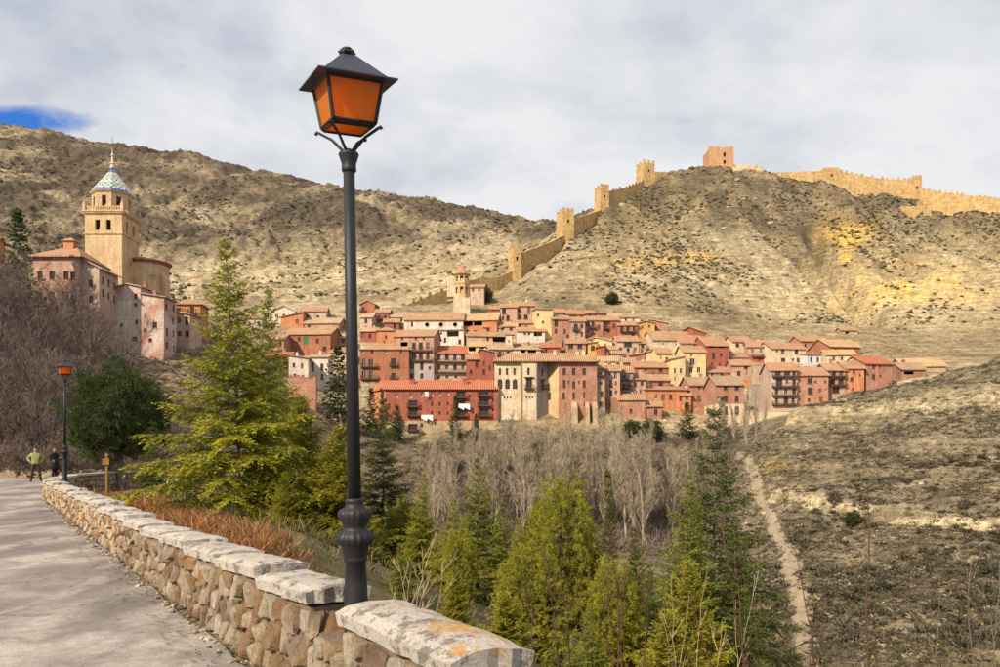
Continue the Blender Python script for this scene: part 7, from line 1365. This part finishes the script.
q, px = hillpts(420, -40, 140, 47.5, 56); s1 = .16 + .42 * g.uniform(0, 1, len(q)) ** 2; scatter('bank_rubble', 'tumbled ochre boulders at the foot of the left bank', 'rubble', q, np.stack([s1 * 1.2, s1, s1 * .8], 1), pick(len(q), [(.30, .21, .12), (.24, .17, .11), (.36, .27, .17), (.18, .14, .10)], 27), M_RUB, IV, IF, jit=.3, seed=28)
q, px = hillpts(420, 560, 1040, 330, 440, lambda px, d, x: .1 + .8 * (fbm(x / 30, d / 30, 3, 241) > .25)); s1 = .4 + 1.1 * g.uniform(0, 1, len(q)) ** 2.5; scatter('hill_rocks', 'pale limestone outcrops on the castle hill', 'rocks', q, np.stack([s1 * 1.5, s1, s1 * .8], 1), pick(len(q), [(.30, .24, .16), (.24, .19, .13), (.36, .29, .2)], 29), M_RUB, IV, IF, jit=.35, seed=30)
q, px = hillpts(1500, 735, 1060, 62, 168, lambda px, d, x: (fbm(x / 9, d / 9, 3, 251) > .1) * 1.0); s1 = .06 + .3 * g.uniform(0, 1, len(q)) ** 3; scatter('hillside_stones', 'pale stones strewn over the right hillside', 'stones', q, np.stack([s1 * 1.4, s1, s1 * .7], 1), pick(len(q), [(.28, .235, .17), (.23, .19, .14), (.34, .29, .22)], 31), M_RUB, IV, IF, jit=.35, seed=32)
rk = [(732, 172, 434, 2.6), (741, 171, 433, 3.4), (748, 174, 432, 3.6), (754, 178, 431, 3.2), (759, 181, 430, 2.4), (737, 177, 430, 2.6), (746, 181, 429, 2.8)]
for px, py, d, s_ in rk:
    gg = np.random.default_rng(px); v = IV * (1 + gg.uniform(-.25, .25, (12, 1))) * np.array((1.2, 1, 1.1)) * s_; p_ = P(px, py, d); p_.z = max(p_.z - s_ * .3, gz(p_.x, p_.y) - .2 * s_)
    tag(link('boulder', raw_mesh('boulder', v, IF, M_RUB, True, np.tile((.40, .30, .19), (12, 1))), None, p_), 'ochre crag boulder right of the castle keep', 'boulder', 'crag boulders right of the keep')

# --- foreground canes and dry shrubs on the slope
def canes(name, label, cat, base, tips, col, r0, side=3, seed=1, group=None, sl=.35):
    r = random.Random(seed); root = empty(name, base, label, cat, group); b0 = Vector(base); mat = plain('cane_' + str(seed), col, .8, .2, 0, .3, 8)
    for (px, py, d) in tips:
        tip = P(px, py, d) - b0; mb = MB(); n = 12; st = Vector((r.uniform(-.15, .15), r.uniform(-.15, .15), 0)); bow = Vector((r.uniform(-.12, .12), r.uniform(-.1, .1), 0)); pts = []
        for i in range(n + 1):
            q = i / n; pts.append(st.lerp(tip, q) + bow * math.sin(q * math.pi) * tip.length * .5 + Vector((r.uniform(-1, 1), r.uniform(-1, 1), 0)) * .012)
        mb.tube(pts, [max(.0016, r0 * (1 - .8 * i / n)) for i in range(n + 1)], 5); stem = mb.build('stem', mat, root)
        mb = MB()
        for k in range(side):
            i = r.randint(4, n - 1); dv = (pts[i + 1] - pts[i]).normalized(); sd = Vector((r.uniform(-1, 1), r.uniform(-1, 1), r.uniform(-.1, .5))).normalized(); L_ = sl * r.uniform(.4, 1.1); e = (dv + sd * .8).normalized(); p1 = pts[i] + e * L_ * .5; p2 = p1 + (e + Vector((0, 0, .3))).normalized() * L_ * .5; mb.tube([pts[i], p1, p2], [r0 * .45, r0 * .3, .0012], 4)
            for m_ in range(2): e2 = (e + Vector((r.uniform(-1, 1), r.uniform(-1, 1), r.uniform(-.3, .8))) * .7).normalized(); mb.tube([p1, p1 + e2 * L_ * .35], [r0 * .25, .001], 3)
        if mb.v: tag(mb.build('side_twigs', mat, stem), kind='stuff')
    return root
def gb(px, d): x = (px - HX) / F * d; return (x, d, gz(x, d) - .1)
DR, PALEC = (.085, .04, .03), (.42, .32, .19)
canes('dry_shrub', 'pale straw coloured dry shrub right of the lamp post', 'shrub', gb(408, 7.6), [(436, 532, 7.5), (422, 546, 7.6), (398, 560, 7.7), (445, 560, 7.4), (412, 572, 7.5), (390, 585, 7.6), (430, 575, 7.5)], PALEC, .007, 7, 31, sl=.3)
canes('dry_shrub', 'pale dry shrub with fanning stems at the bottom right of the firs', 'shrub', gb(712, 7.0), [(672, 575, 7), (690, 590, 7), (708, 560, 7), (735, 600, 7), (755, 575, 7.1), (722, 620, 7), (660, 610, 7)], PALEC, .006, 5, 32, sl=.3)
canes('bramble_canes', 'thin reddish canes in front of the bushy pine', 'shrub', gb(552, 6.5), [(540, 528, 6.5), (560, 570, 6.5), (530, 585, 6.5)], DR, .012, 4, 33)
canes('bramble_canes', 'thin reddish canes in front of the narrow conifer', 'shrub', gb(618, 6.3), [(601, 490, 6.3), (628, 560, 6.3), (650, 585, 6.3), (598, 575, 6.3)], DR, .012, 4, 34)
canes('bramble_canes', 'dark red canes beside the tall dark fir', 'shrub', gb(760, 6.2), [(722, 526, 6.2), (735, 555, 6.1), (752, 590, 6.2), (668, 535, 6.3)], DR, .012, 3, 35)
canes('bramble_canes', 'dark red cane leaning left in front of the dirt path', 'shrub', gb(830, 6.0), [(797, 552, 6.0), (815, 610, 6.0)], DR, .012, 2, 36)
canes('bramble_canes', 'tallest dark red cane on the right in front of the hillside', 'shrub', gb(850, 5.8), [(869, 488, 5.8)], DR, .015, 2, 37)
canes('bramble_canes', 'bare brown canes at the lower right edge', 'shrub', gb(950, 6.5), [(918, 600, 6.5), (940, 575, 6.5), (965, 560, 6.5), (985, 590, 6.5), (1000, 560, 6.6), (905, 640, 6.5)], (.14, .10, .08), .010, 6, 38)
